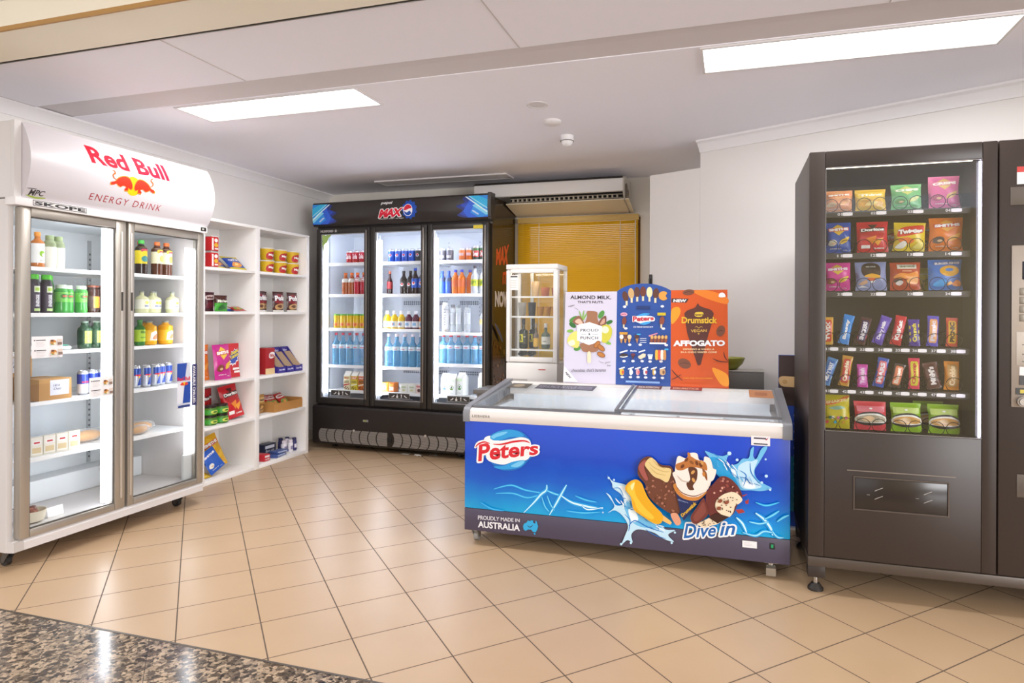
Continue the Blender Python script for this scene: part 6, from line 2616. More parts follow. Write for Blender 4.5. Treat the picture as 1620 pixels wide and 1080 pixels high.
    'clear_wine': bottle_kind('glass_bottle', .030, .175, clear_mat('grey_green_glass', '6A7A6A', .7), 'D6D2CC', (.18, .48, 'DAD8CE'), neck=.9, shoulder=.55, nr=.36, caph=.03, logo=lambda D, r, h: D.rect(-.012, h * .28, .012, h * .31, M('7A7A6A', .4))),
    'amber_glass': plastic_cup('D9A24A'),
    'pink_glass': plastic_cup('D98A62', .095, .050),
    'dark_glass': plastic_cup('3A3A3A', .09, .028, .85),
    'clear_glass': plastic_cup('D9D6D0', .09, .030, .3),
    'pale_glass': plastic_cup('F0D9B0', .10, .030, .4),
    # cartons
    'milk_b': carton_kind('milk_carton', .068, .068, .185, 'ECEDEA', milk_print('2F6AA8', '9CC4E4')),
    'milk_g': carton_kind('milk_carton', .068, .068, .185, 'ECEDEA', milk_print('6A8A3A', 'D9E2D0')),
    'milk_g2': carton_kind('milk_carton', .075, .075, .20, 'ECEDEA', milk_print('5A9A4A', 'CFE0C0')),
    'iced_r': carton_kind('flavoured_milk_carton', .066, .066, .175, 'E6DCB8', juice_print('E0CF9A', 'B8342E')),
    'iced_y': carton_kind('flavoured_milk_carton', .066, .066, .175, 'D6C437', juice_print('C9402E', 'F0E8D0')),
    'iced_o': carton_kind('flavoured_milk_carton', .066, .066, .175, 'D9762E', juice_print('C9402E', 'F0E8D0')),
    'yog_o': carton_kind('yoghurt_tub', .072, .072, .085, 'E8A42A', lambda D, w, h: (D.ell(0, h * .5, w * .3, h * .25, M('E9CF7A', .4)), D.rect(-w * .3, h * .72, w * .3, h * .84, M('D96A2A', .4))), gable=False),
    'yog_o2': carton_kind('yoghurt_tub', .060, .072, .085, 'E07A2A', lambda D, w, h: (D.rect(-w * .3, h * .2, w * .35, h * .6, M('F0E0C8', .4)), D.rect(-w * .3, h * .72, w * .3, h * .84, M('E9B84A', .4))), gable=False),
    'yog_w': carton_kind('yoghurt_tub', .078, .072, .082, 'DAD9D2', lambda D, w, h: (D.rect(-w * .3, h * .55, w * .3, h * .72, M('A9B89A', .4)), D.ell(0, h * .32, w * .2, h * .14, M('C9C49A', .4))), gable=False),
    'yog_r': carton_kind('yoghurt_tub', .078, .072, .078, 'E2C9C4', lambda D, w, h: (D.rect(-w * .42, h * .72, w * .42, h * .9, M('C87A7A', .4)), D.ell(-w * .1, h * .36, w * .2, h * .2, M('5A3A3A', .4))), gable=False),
    # bags
    'smiths_orange': bag_kind('crisp_packet', .15, .265, .05, 'E0761E', smiths(dot='E0C890', tip='F0A23A'), seed=2),
    'smiths_magenta': bag_kind('crisp_packet', .165, .265, .05, 'C42A8A', smiths(dot='8A4A3A'), seed=3),
    'crisps_red': bag_kind('crisp_packet', .185, .265, .06, 'C41E2A', sunbites, seed=4),
    'smiths_gold': bag_kind('crisp_packet', .18, .26, .06, 'DFA91C', smiths(dot='D99A3A', tip='E8B92E'), seed=5),
    'smiths_maroon': bag_kind('crisp_packet', .16, .26, .05, '6E1A34', smiths(dot='D9A23A', tip='D9A23A'), seed=6),
    'smiths_blue': bag_kind('crisp_packet', .16, .20, .05, '2458B8', smiths(dot='E6E2D8', tip='2458B8', ban='2458B8'), seed=7),
    'yellow_lying': bag_kind('crisp_packet', .15, .20, .05, 'E0B61E', smiths(dot='D99A3A', tip='E8B92E'), seed=8),
    'doritos_l': bag_kind('corn_chip_packet', .185, .26, .065, 'C8202A', doritos, seed=9),
    'doritos_s': bag_kind('corn_chip_packet', .15, .24, .05, 'B81C26', doritos, seed=10),
    'blue_yellow': bag_kind('crisp_packet', .16, .185, .06, '22469E', lambda D, w, h: (lambda a: (a.rect(.0, .82, 1, 1, 'C8B42A'), a.rect(0, 0, 1, .12, 'C8B42A'), a.text('cc\'s', .2, .56, .8, .74, 'E6E4EE', .05), a.spl([(.2, .2), (.5, .14), (.8, .22), (.75, .44), (.4, .46)], 'E0923A'), a.spl([(.4, .24), (.6, .26), (.6, .36), (.45, .36)], 'F0D08A')))(U(D, w, h)), seed=11),
    'choc_pouch': bag_kind('chocolate_pouch', .10, .155, .05, '4A2028', simple_art('Malt', 'C9B4B0', '5A2A30', '6A2A34'), seed=12),
    'red_pouch': bag_kind('chocolate_pouch', .10, .160, .05, '7A1C2C', simple_art('Chew', '9A2A3A', 'E6D2D0', '5A1420'), seed=13),
    'green_pouch': bag_kind('chocolate_pouch', .125, .120, .05, '4A2A24', lambda D, w, h: (lambda a: (a.rect(0, 0, 1, .52, '3FA02E'), a.text('Mint Aero', .12, .56, .9, .74, 'E6EAD8', .05), a.spl([(.2, .12), (.5, .1), (.8, .2), (.6, .44), (.3, .4)], '2A6A2A')))(U(D, w, h)), seed=14),
    'pods': bag_kind('chocolate_pouch', .135, .168, .05, '4A2420', pods, seed=15),
    'kit': bag_kind('crisp_packet', .12, .17, .05, 'B01C22', simple_art('Allen', 'D9CFC8', 'B01C22', '7A9A3A', 'D98A3A'), seed=16),
    'nut_bag': bag_kind('nut_packet', .10, .155, .05, 'A5783C', simple_art('Nuts', 'C9A468', '4A2E1A', '7A5228', 'C69A5A'), seed=17),
    # vending bags
    'v_orange': bag_kind('crisp_packet', .125, .10, .04, 'E39A6A', smiths(dot='E6C8A0', tip='E8B07A', ban='D97A5A'), seed=21),
    'v_yellow': bag_kind('crisp_packet', .13, .10, .04, 'DDB42A', simple_art('Thins', 'E8C84A', 'F4F0E0', 'D9A21E', 'EBD27A'), seed=22),
    'v_green': bag_kind('crisp_packet', .125, .115, .04, '6FB87A', smiths(dot='5A8A4A', tip='C9D07A', ban='8AC08A', txt='CHIPS'), seed=23),
    'v_pink': bag_kind('crisp_packet', .125, .145, .04, 'DB6FA6', smiths(dot='B05A7A', tip='DDBA7A', ban='D06A9A', txt='CRISPS'), seed=24),
    'v_blue': bag_kind('crisp_packet', .112, .142, .04, '2450A8', smiths(dot='DAD4C4', tip='E0B83A', ban='C8402E'), seed=25),
    'v_dor': bag_kind('corn_chip_packet', .132, .142, .04, 'CE2430', doritos, seed=26),
    'v_twis': bag_kind('snack_packet', .13, .128, .04, 'E0C21E', twisties, seed=27),
    'v_smo': bag_kind('crisp_packet', .135, .148, .04, 'E2781E', smiths(dot='5A4A4A', tip='E8A83A'), seed=28),
    'v_mag': bag_kind('crisp_packet', .115, .130, .04, 'D63A96', smiths(dot='8A4A3A', tip='E0BE3A', ban='D63A96'), seed=29),
    'v_ket': bag_kind('crisp_packet', .132, .132, .04, '8A94BE', kettle, seed=30),
    'v_gra': bag_kind('crisp_packet', .125, .128, .04, 'B8482A', grain, seed=31),
    'v_rin': bag_kind('snack_packet', .135, .138, .04, '3F78C8', rings_, seed=32),
    'v_yel2': bag_kind('snack_packet', .075, .105, .04, 'D9C92A', simple_art('Cheezels', 'E3D84A', 'F2EFD0', 'C9B41E'), seed=33),
    'v_snk': bag_kind('lolly_packet', .118, .155, .04, 'C9B81E', snakes, seed=34),
    'v_mixr': bag_kind('lolly_packet', .135, .130, .04, 'D8404E', mixnuts('B0A48C', 'E07A86'), seed=35),
    'v_mixg': bag_kind('lolly_packet', .125, .130, .04, '8CB81E', mixnuts('D9A45A', 'C4D878'), seed=36),
    # display boxes and sundries
    'cup': ('noodle_cup', cup_noodle, 'noodle cup'),
    'tub': ('crisp_tub', chip_tube, 'crisp tub'),
    'jar': ('dip_jar', salsa_jar, 'jar'),
    'display_carton': display_carton('3A2F8A', 'Dairy Milk'),
    'kitkat_box': carton_kind('chocolate_box', .11, .12, .215, 'A51C22', lambda D, w, h: (D.rect(-w * .5, 0, w * .5, h * .22, M('E0C08A', .4)), D.spl([(-w * .1, h * .62), (w * .2, h * .60), (w * .46, h * .68), (w * .44, h * .82), (w * .1, h * .84), (-w * .12, h * .76)], M('EFEAE6', .4), 3), D.text('KitKat', (-w * .06, h * .66, w * .42, h * .77), M('B81C26', .4), bold=.05)), gable=False),
    'sandwich': ('sandwich_pack', sandwich_pack, 'sandwich'),
    'roll': ('bread_roll', bread_roll, 'bread roll'),
    'carton_box': ('cardboard_box', cardboard_box, 'box'),
    'tray': ('cardboard_tray', cardboard_tray, 'tray'),
    'block': ('chocolate_block', flat_bar, 'chocolate bar'),
    'blue_box': small_box(.16, .10, .022, '3F5590', 'Panadol', 'C4CCE2', 'medicine_box'),
    'navy_box': small_box(.15, .08, .085, '262A44', 'first aid', 'D6D6E0', 'first_aid_box'),
    'red_box': small_box(.07, .10, .055, 'C02834', 'cold', 'E9DADA', 'medicine_box'),
    'white_btl': spray('toiletry_bottle', 'E7E3E8', 'D9CFDA', .022, .105),
    'navy_btl': spray('toiletry_bottle', '2E2C66', '262452', .021, .11),
})
BARS = [
    ('E0A93A', 'TWIX', 'D9452E', 'F4EEE6', None), ('2A86D6', 'Bounty', '2A86D6', 'F2F0EE', ('4AA4E6',)), ('4A2226', 'SNICKERS', '3A2A5A', 'E8E4EC', ('B83A44',)),
    ('5B3FA8', 'Dairy Milk', '6A50B8', 'E9E4F4', None), ('C4222E', 'KitKat', 'CC2A36', 'F4F0EE', ('E6DAD6',)), ('4A2F92', 'Crunch', '4A2F92', 'E3D23A', ('D9C92E', 'D9C92E', 'D9C92E')),
    ('5A50C0', 'Picnic', 'EBA86A', 'E8E0EC', ('8A86DA',)), ('E0503A', 'PICNIC', 'E8B22A', '3A2A1E', ('D83A34',)),
    ('4A86C0', 'MILKY WAY', '2F6AB8', 'F0F2F6', ('BFD6EA',)), ('C8902A', 'Crunchie', 'C8402E', 'F4E6C8', ('5A3A9A',)), ('C83AA0', 'Turkish', 'DA70C4', 'F2D9EC', ('B02A8A',)),
    ('2A50B0', 'MARS', 'D9707A', 'F0E6EE', ('4FA6E0', '8A3A4A')), ('3A2A28', 'Boost', 'E2825A', 'F4E2D4', None), ('DA3A5A', 'Chomp', 'D9C93A', 'C02A3A', ('E86A7A',)),
    ('5A3430', "M&M's", '5A3430', 'E9E2E0', None), ('E8922A', 'Cookie', 'C99A5A', 'F2D8A8', ('F0A848',))]
for i, (c, t_, b, tc, st_) in enumerate(BARS):
    KINDS['bar%d' % i] = bag_kind('chocolate_bar' if i != 14 else 'chocolate_packet', .046 if i < 14 else .060, .128 if i < 14 else .118, .018 if i < 14 else .03, c, bar_art(t_, b, tc, st_), cat='chocolate bar', waist=.04, crimp=.09, seed=50 + i)

# ------------------------------------------------------------------ stock of the white cooler
T = RBF
WL, WR = 'white cooler left door', 'white cooler right door'
place('apple_b', T, .248, .20, 1.475, 'amber bottle with white label and green apple, top shelf, %s' % WL)
row('pale_b', T, [.318, .372], [.21, .22], 1.475, 'pale green bottle', 'top shelf, %s' % WL, 'pale green bottles in the white cooler')
row('smoothie', T, [.230, .294], .20, 1.238, 'dark bottle with bright green cap', 'second shelf, %s' % WL, 'dark green-capped bottles in the white cooler')
place('smoothie_g', T, .352, .27, 1.238, 'green bottle with green cap just right of the dark green-capped bottles, %s' % WL)
row('sport_b', T, [.365, .420, .484], [.19, .22, .20], 1.238, 'green sports drink bottle', 'second shelf, %s' % WL, 'green sports drinks in the white cooler')
row('brown_b', T, [.552, .620, .688], .20, 1.238, 'brown bottle with orange label', 'second shelf, %s' % WL, 'brown bottles in the white cooler')
row('dkgreen_b', T, [.505, .576, .648], .20, 1.040, 'lime-labelled dark green bottle', 'third shelf, %s' % WL, 'dark green bottles in the white cooler')
place('carton_box', T, .292, .225, .782, 'white-labelled brown cardboard box at front of fourth shelf, %s' % WL, group='cardboard boxes in the white cooler')
place('carton_box', T, .235, .44, .782, 'lower brown cardboard box at the back of the fourth shelf, %s' % WL, group='cardboard boxes in the white cooler')
place('carton_box', T, .240, .445, .8962, 'upper brown cardboard box stacked at the back of the fourth shelf, %s' % WL, group='cardboard boxes in the white cooler')
row('energy_can_blue', T, [.495, .553, .611], .20, .782, 'blue and silver slim can', 'fourth shelf, %s' % WL, 'slim cans behind the left door')
row('sandwich', T, [.222, .288, .354, .420], .20, .497, 'wedge-packed sandwich', 'fifth shelf, %s' % WL, 'packed sandwiches in the white cooler', rz=R(-8), scale=.8)
place('roll', T, .575, .27, .497, 'long wrapped bread roll on fifth shelf beside the white cooler centre post', group='wrapped bread rolls', scale=1.05)
place('tea_g', T, .862, .20, 1.475, 'iced tea bottle with green cap and yellow label, top shelf, %s' % WR)
row('tea_o', T, [.922, .975, 1.045], [.275, .20, .20], 1.475, 'orange-capped iced tea bottle', 'top shelf, %s' % WR, 'orange-capped iced tea bottles')
row('lemonade', T, [.868, .950, 1.022, 1.092], [.20, .21, .27, .20], 1.238, 'cloudy lemonade bottle', 'second shelf, %s' % WR, 'cloudy lemonade bottles', scale=.93)
place('green_b', T, .846, .19, 1.040, 'green glass bottle with lime label on third shelf, %s' % WR)
row('oj', T, [.925, .985, 1.045], [.205, .30, .205], 1.040, 'orange juice bottle', 'third shelf, %s' % WR, 'orange juice bottles in the white cooler')
row('energy_can', T, [.835, .892, .949, 1.010, 1.078], [.205, .19, .18, .205, .22], .782, 'blue and silver slim can', 'fourth shelf, %s' % WR, 'slim cans behind the right door')
place('roll', T, .842, .185, .497, 'bread roll at the front of the fifth shelf, %s' % WR, group='wrapped bread rolls', rz=R(12), scale=.8)
place('roll', T, .905, .255, .497, 'bread roll lying behind another on the fifth shelf, %s' % WR, group='wrapped bread rolls', rz=R(-8), scale=.95)
m = MB()
m.lathe([(.035, 0), (.055, .006), (.066, .060), (.063, .060), (.052, .014), (0, .014)], M('E6DCC4', .4), n=22)
o = m.build('bowl', None, 'cream bowl of dark food on the floor of the white cooler', 'bowl')
o.location = T.w(.215, .19, .157)
m = MB()
rn = random.Random(5)
for k in range(9):
    a, r_ = rn.uniform(0, 6.3), rn.uniform(0, .036)
    m.lathe([(.004, 0), (.018, .006), (.014, .02), (0, .024)], M(rn.choice(['8A4A3A', '6A3A34', 'A5644A']), .5), (r_ * math.cos(a), r_ * math.sin(a), .036 + .004 * k % .02), 8)
m.build('food', o)
m = MB()
m.box(-.042, -.0008, 0, .042, .0008, .052, M('F1F0EE', .5))
o = m.build('card', None, 'white plate standing in for a light reflection beside the cream bowl, white cooler', 'card')  # thin plate added to stand in for a light reflection
o.location = T.w(.325, .165, .156)
o.rotation_euler = (R(-12), 0, T.a)
m = MB()
m.box(-.075, -.05, 0, .075, .05, .03, M('E9E8E6', .5), .008)
o = m.build('food_tray', None, 'white food tray behind the upper food card in the white cooler', 'tray')
o.location = T.w(.26, .28, 1.0415)
o.rotation_euler = (0, 0, T.a)
m = MB()
m.box(-.055, -.05, 0, .055, .05, .018, M('DDE3DC', .4), .006)
m.box(-.045, -.04, .018, .045, .04, .026, M('5FA08A', .4), .004)
o = m.build('salad_tray', None, 'flat tray with green lid beside the dark green bottles in the white cooler', 'tray')
o.location = T.w(.395, .27, 1.0415)
o.rotation_euler = (0, 0, T.a)

# ------------------------------------------------------------------ stock of the shelf unit
T = SHF
S1, S2 = 'shelf unit left bay', 'shelf unit right bay'
place('tub', T, .165, .09, 1.575, 'lower red crisp tub of the stack on the top shelf, %s' % S1, group='red crisp tubs')
place('tub', T, .165, .09, 1.6925, 'upper red crisp tub of the stack on the top shelf, %s' % S1, group='red crisp tubs')
for i, (x, y, rz) in enumerate(((.275, .11, 6), (.345, .17, -4), (.430, .075, -8))):
    place('blue_yellow', T, x, y, 1.578, '%s blue and yellow crisp packet from left, top shelf, %s' % (ORD[i], S1), group='blue and yellow crisp packets', rx=R(-52), rz=R(rz), scale=(.95, .5, .9))
place('red_pouch', T, .150, .18, 1.252, 'dark red chocolate pouch at the left end of the second shelf, %s' % S1)
place('choc_pouch', T, .175, .115, 1.252, 'brown chocolate pouch between the dark red and green pouches, %s' % S1, scale=(.9, .8, .92))
place('green_pouch', T, .225, .055, 1.252, 'brown and green chocolate pouch on the second shelf, %s' % S1)
place('block', T, .365, .15, 1.2525, 'flat blue chocolate block on the second shelf, %s' % S1, rz=R(12))
place('kit', T, .425, .045, 1.256, 'flat red packet lying at the right end of the second shelf, %s' % S1, rx=R(-76), rz=R(-14), scale=(.8, .45, .8))
place('smiths_orange', T, .165, .17, .737, 'large orange crisp packet, leftmost on the third shelf, %s' % S1, rx=R(-4))
place('smiths_magenta', T, .285, .09, .737, 'large magenta crisp packet in the middle of the third shelf, %s' % S1, rx=R(-6))
place('crisps_red', T, .432, .13, .737, 'large red crisp packet with blue starburst on the third shelf, %s' % S1, rx=R(-5), scale=(.84, .7, 1))
place('doritos_s', T, .195, .19, .417, 'red corn chip packet at the left behind the green jars, %s' % S1, rx=R(-4), group='red corn chip packets')
place('doritos_s', T, .280, .25, .417, 'red corn chip packet between green jars and leaning chip packet, %s' % S1, rx=R(-5), group='red corn chip packets')
for i, (x, z, w_) in enumerate(((.150, .415, 'lower left'), (.260, .415, 'lower right'), (.150, .4870, 'upper left'), (.260, .4870, 'upper right'))):
    place('jar', T, x, .085, z, '%s green dip jar of the stack, %s' % (w_, S1), group='green dip jars')
place('doritos_l', T, .420, .095, .418, 'large red corn chip packet leaning beside the green jars, %s' % S1, rx=R(-14), ry=R(-6))
place('smiths_maroon', T, .135, .25, .033, 'maroon crisp packet at the back of the bottom shelf, %s' % S1, rx=R(-6))
place('smiths_gold', T, .315, .15, .036, 'large golden yellow crisp packet leaning on the bottom shelf, %s' % S1, rx=R(-16), ry=R(-13))
place('smiths_blue', T, .205, .050, .045, 'blue crisp packet lying in front on the bottom shelf, %s' % S1, rx=R(-22), ry=R(-24), scale=(.9, .5, .85))
place('yellow_lying', T, .105, .06, .034, 'yellow packet half hidden under the blue packet, bottom shelf, %s' % S1, rx=R(-78), scale=(.8, .4, .6))
for i, x in enumerate((.765, .925, 1.085)):
    for k in (0, 1):
        place('cup', T, x, .10, 1.575 + k * .1028, '%s yellow noodle cup of the %s stack, %s' % (('lower', 'upper')[k], ('left', 'middle', 'right')[i], S2), group='yellow noodle cups')
for i, (x, y, s_) in enumerate(((.672, .09, 1), (.790, .17, 1), (.900, .09, 1), (1.078, .09, 1))):
    place('pods', T, x, y, 1.252, '%s brown chocolate pouch from the left, second shelf, %s' % (ORD[i], S2), group='brown chocolate pouches', rx=R(-3))
place('kitkat_box', T, .765, .12, .735, 'red chocolate box with pale base on the third shelf, %s' % S2)
row('display_carton', T, [.882, .991, 1.100], .115, .735, 'purple cut-away display box', 'third shelf, %s' % S2, 'purple display boxes')
place('nut_bag', T, .690, .10, .417, 'brown nut packet beside the cardboard tray, %s' % S2)
place('kit', T, .725, .24, .417, 'small red packet between nut packet and cardboard tray, %s' % S2, group='red packets by the tray', scale=(.6, .6, .6))
place('tray', T, .955, .135, .415, 'shallow brown cardboard tray on the fourth shelf, %s' % S2)
for i, (x, y) in enumerate(((.85, .10), (.95, .13), (1.05, .11))):
    place('kit', T, x, y, .425, '%s red packet from left in the cardboard tray, %s' % (ORD[i], S2), group='red packets in the tray', rx=R(-48), ry=R(10 - 8 * i), scale=(.85, .55, .9))
place('red_box', T, .700, .08, .03, 'small red and white box at left of bottom shelf, %s' % S2)
place('navy_box', T, .935, .24, .03, 'dark navy box at the back of the bottom shelf, %s' % S2)
place('blue_box', T, .87, .085, .03, 'lower flat blue box on the bottom shelf, %s' % S2, rz=R(10), group='flat blue boxes')
place('blue_box', T, .915, .09, .0535, 'upper flat blue box on the bottom shelf, %s' % S2, rz=R(-6), group='flat blue boxes', scale=(.85, .85, .85))
row('white_btl', T, [1.005, 1.056, 1.075], [.11, .085, .14], .03, 'small white toiletry bottle', 'bottom shelf, %s' % S2, 'white toiletry bottles')
row('navy_btl', T, [1.070, 1.120, 1.124], [.20, .17, .10], .03, 'small navy toiletry bottle', 'bottom shelf, %s' % S2, 'navy toiletry bottles')

# ------------------------------------------------------------------ stock of the black fridge
T = PEF
B1, B2, B3 = ('black fridge %s door' % s for s in ('left', 'middle', 'right'))
z = 1.703
row('coke_can', T, [.275, .343, .411, .479], .15, z, 'red cola can', 'top shelf, %s' % B1, 'red cans in the black fridge')
row('pepsi_can', T, [.722, .791, .860, .929], .15, z, 'blue cola can', 'top shelf, %s' % B2, 'blue cans in the black fridge')
row('dark_can', T, [1.000, 1.069], .15, z, 'black cola can', 'top shelf, %s' % B2, 'black cans in the black fridge')
row('grey_can', T, [1.240, 1.307], .15, z, 'dull grey can', 'top shelf, %s' % B3, 'grey cans in the black fridge')
row('orange_can', T, [1.425, 1.494], .16, z, 'orange can', 'top shelf, %s' % B3, 'orange cans in the black fridge')
row('green_can', T, [1.563, 1.632], .15, z, 'dark green can', 'top shelf, %s' % B3, 'green cans in the black fridge')
z = 1.412
row('orange_pet', T, [.222, .291], .16, z, 'orange-brown soft drink bottle', 'second shelf, %s' % B1, 'orange brown bottles in the black fridge')
row('coke_pet', T, [.362, .431, .500], .145, z, 'red soft drink bottle with orange cap', 'second shelf, %s' % B1, 'red bottles in the black fridge')
place('red_pet', T, .672, .20, z, 'single slim dark red bottle on second shelf, %s' % B2)
row('cola_max', T, [.828, .898], .18, z, 'black-labelled cola bottle', 'second shelf, %s' % B2, 'black labelled cola bottles')
row('pepsi_pet', T, [.968, 1.038, 1.107], [.143, .145, .145], z, 'blue-labelled cola bottle', 'second shelf, %s' % B2, 'blue labelled cola bottles')
row('blue_pet', T, [1.232, 1.297], .15, z, 'blue drink bottle', 'second shelf, %s' % B3, 'blue bottles in the black fridge')
row('fanta_l', T, [1.358, 1.424, 1.486], [.16, .15, .19], z, 'orange soft drink bottle with blue cap', 'second shelf, %s' % B3, 'orange bottles with blue caps')
row('lemon_l', T, [1.552, 1.632], .145, z, 'clear bottle with lime yellow label', 'second shelf, %s' % B3, 'clear lime labelled bottles')
z = 1.098
row('yellow_j', T, [.140, .211, .282, .353, .424, .495], .15, z, 'yellow juice bottle with green cap', 'third shelf, %s' % B1, 'yellow juice bottles')
row('juice_y', T, [.680, .753, .826], .15, z, 'yellow juice bottle with white cap', 'third shelf, %s' % B2, 'yellow white capped juices')
row('juice_p', T, [.899, .972], .15, z, 'purple juice bottle with white cap', 'third shelf, %s' % B2, 'purple white capped juices')
place('juice_o', T, 1.045, .15, z, 'orange juice bottle with white cap on third shelf, %s' % B2)
z = 1.075
place('sauce_b', T, 1.236, .22, z, 'dull tan bottle with blue cap on third shelf, %s' % B3)
place('clear_tube', T, 1.276, .135, z, 'tall slim bottle with upright white lettered label on third shelf, %s' % B3)
row('clear_tube2', T, [1.334, 1.392, 1.474], .16, z, 'slim clear water bottle', 'third shelf, %s' % B3, 'slim clear bottles')
place('glass_b', T, 1.628, .15, z, 'clear glass bottle with yellow neck label on third shelf, %s' % B3)
row('water_red', T, [.128, .203, .278, .353, .428, .503], .15, .757, 'water bottle with red cap', 'fourth shelf, %s' % B1, 'red capped water bottles, left door')
row('water_wht', T, [.695, .775, .856, .938, 1.020, 1.095], .15, .757, 'water bottle with pale cap', 'front row, fourth shelf, %s' % B2, 'pale capped water bottles, front')
row('water_wht', T, [.735, .815, .897, .980], .235, .757, 'water bottle with pale cap', 'second row, fourth shelf, %s' % B2, 'pale capped water bottles, second row')
row('water_tall', T, [1.248, 1.322, 1.396, 1.478, 1.552, 1.628], .15, .80, 'water bottle with red cap', 'fourth shelf, %s' % B3, 'red capped water bottles, right door', scale=.97)
z = .527
place('iced_r', T, .268, .15, z, 'cream milk carton with red band on bottom shelf, %s' % B1)
place('iced_y', T, .348, .15, z, 'yellow-green milk carton on bottom shelf, %s' % B1)
row('iced_o', T, [.425, .497], .15, z, 'orange milk carton', 'bottom shelf, %s' % B1, 'orange milk cartons')
place('yog_o', T, .675, .146, z, 'yellow-orange tub on bottom shelf, %s' % B2)
place('yog_o2', T, .748, .146, z, 'orange tub with white patch on bottom shelf, %s' % B2)
row('yog_w', T, [.870, .952], .15, z, 'white tub', 'bottom shelf, %s' % B2, 'white tubs in the black fridge')
place('yog_r', T, 1.035, .146, z, 'white tub with pink rim on bottom shelf, %s' % B2)
place('milk_b', T, 1.272, .155, z, 'milk carton with blue ring, leftmost on bottom shelf, %s' % B3)
place('milk_g', T, 1.344, .15, z, 'milk carton with olive ring on bottom shelf, %s' % B3)
place('milk_g2', T, 1.428, .166, z, 'larger green-ringed milk carton mid bottom shelf, %s' % B3, rz=R(-18))
place('milk_g2', T, 1.632, .155, z, 'larger green-ringed milk carton at right of bottom shelf, %s' % B3)
for i, (x, y, a, w_) in enumerate(((.95, .02, 20, 'left of the three'), (1.09, .0, -15, 'in the middle of the three'), (1.22, .03, 40, 'right of the three'))):
    m = MB()
    rn = random.Random(i)
    vs = [[m.bm.verts.new((-.04 + .02 * u, -.02 + .013 * v, .004 + rn.uniform(0, .016))) for v in range(4)] for u in range(5)]
    pm = M('DDD6CE', .8)
    for u in range(4):
        for v in range(3):
            m.face([vs[u][v], vs[u + 1][v], vs[u + 1][v + 1], vs[u][v + 1]], pm)
    o = m.build('paper_scrap', None, 'crumpled white paper scrap under the black fridge, %s' % w_, 'paper', 'paper scraps under the black fridge')
    zmin = min(v.co.z for v in o.data.vertices)
    o.location = T.w(x, y, .001 - zmin)
    o.rotation_euler = (0, 0, R(a))

# ------------------------------------------------------------------ stock of the small display fridge
MFF = Frame(-1.478, 4.10, 0)
T = MFF
z = .72 + .645
place('pale_glass', T, .165, .13, z, 'pale glass on the top shelf of the small display fridge')
row('pink_glass', T, [.242, .305], [.12, .17], z, 'rosy amber glass', 'on the top shelf of the small display fridge', 'rosy glasses', scale=.62)
z = .72 + .510
place('clear_glass', T, .065, .15, z, 'grey glass at the left of the second shelf of the small display fridge')
place('dark_glass', T, .150, .11, z, 'dark glass on the second shelf of the small display fridge')
row('amber_glass', T, [.207, .258, .308], .12, z, 'amber glass', 'on the second shelf of the small display fridge', 'amber glasses', scale=.72)
z = .72 + .285
place('wine', T, .092, .10, z, 'front dark wine bottle with yellow label in the small display fridge', group='dark wine bottles', scale=.88)
place('wine', T, .142, .165, z, 'rear dark wine bottle in the small display fridge', group='dark wine bottles', scale=.88)
place('slim_wine', T, .182, .10, z, 'slim bottle with orange label in the small display fridge')
place('clear_wine', T, .250, .11, z, 'grey-green bottle with white label in the small display fridge')
for i, x in enumerate((.075, .140)):
    place('wine', T, x, .19, .72 + .195 + .034, '%s dark bottle lying on the floor of the small display fridge' % ('left', 'right')[i], group='lying wine bottles', rx=R(90), scale=.6)
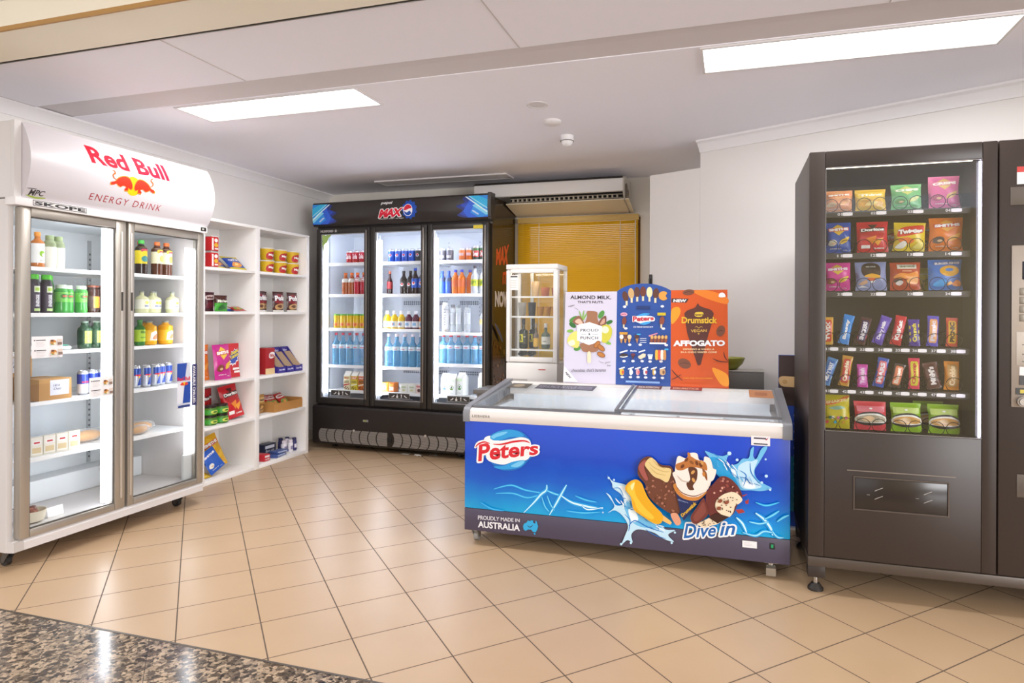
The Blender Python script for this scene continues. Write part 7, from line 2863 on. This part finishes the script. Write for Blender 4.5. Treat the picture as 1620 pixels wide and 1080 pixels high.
# ------------------------------------------------------------------ stock of the vending machine
T = VMF
VMN = 'of the vending machine'
def bag(k, x, i, lb, y=.142, rx=-4, **kw):
    place(k, T, x, y, LV[i] + .004, lb + ' ' + VMN, rx=R(rx), **kw)
bag('v_orange', .138, 0, 'pale orange packet, leftmost on the top row')
bag('v_yellow', .275, 0, 'yellow packet, second from left on the top row')
bag('v_green', .422, 0, 'green packet on the top row')
bag('v_pink', .572, 0, 'pink packet at the right of the top row')
bag('v_blue', .140, 1, 'blue packet, leftmost on the second row')
bag('v_dor', .283, 1, 'red corn chip packet on the second row')
bag('v_twis', .432, 1, 'front yellow snack packet on the second row', ry=R(3))
bag('v_twis', .402, 1, 'rear yellow snack packet on the second row', y=.235, scale=.9)
bag('v_smo', .580, 1, 'front orange packet at the right of the second row')
bag('v_smo', .540, 1, 'rear orange packet at the right of the second row', y=.235, scale=.93)
bag('v_mag', .137, 2, 'magenta packet, leftmost on the third row')
bag('v_ket', .278, 2, 'silver-blue packet with dark centre on the third row')
bag('v_gra', .418, 2, 'rust red packet on the third row')
bag('v_rin', .577, 2, 'blue packet with yellow ring on the third row')
bag('v_yel2', .502, 2, 'small yellow packet behind the blue ring packet', y=.235)
BL_ = ['gold', 'bright blue', 'maroon', 'violet', 'red and white', 'purple with yellow letters', 'lavender and peach', 'red and yellow',
       'white and blue', 'gold with red band', 'magenta', 'blue and pink', 'dark with orange band', 'pink with yellow band', 'brown', 'orange']
TILT = [0, 13, 14, 20, 12, 0, 3, 2, 18, 9, 1, 11, 13, 1, -9, 1]
HS = [1, 1.08, .98, 1.05, 1.05, .95, 1.06, 1.0, 1.02, 1.1, .82, 1.05, .85, 1.08, 1, 1.08]
for i in range(16):
    r_ = i // 8
    x = SX8[i % 8]
    dx = -math.sin(R(TILT[i])) * .05
    place('bar%d' % i, T, x + dx, .136, LV[3 + r_] + .004, '%s bar, %s from left on the %s row %s' % (BL_[i], ORD[i % 8], ('fourth', 'fifth')[r_], VMN),
          rx=R(-5), ry=R(TILT[i]), scale=(1.0, 1.0, HS[i]))
bag('v_snk', .135, 5, 'yellow lolly packet, leftmost on the bottom row')
bag('v_mixr', .278, 5, 'pink lolly packet on the bottom row')
bag('v_mixg', .425, 5, 'left green lolly packet on the bottom row', group='green lolly packets')
bag('v_mixg', .575, 5, 'right green lolly packet on the bottom row', group='green lolly packets')
bag('v_mixg', .540, 5, 'green lolly packet behind the right one on the bottom row', y=.235, group='green lolly packets')
# ------------------------------------------------------------------ in the chest freezer
for i, (x, y, a) in enumerate(((.955, .17, 6), (.955, .27, -12), (.42, .2, 15), (.69, .25, -10))):
    place('block', FZF, x, y, .409, '%s blue ice cream packet in a basket of the chest freezer' % ('first', 'second', 'third', 'fourth')[i] + (', right half' if i < 2 else ', left half'), 'ice cream', 'ice cream packets in the freezer', rz=R(a), scale=1.1)
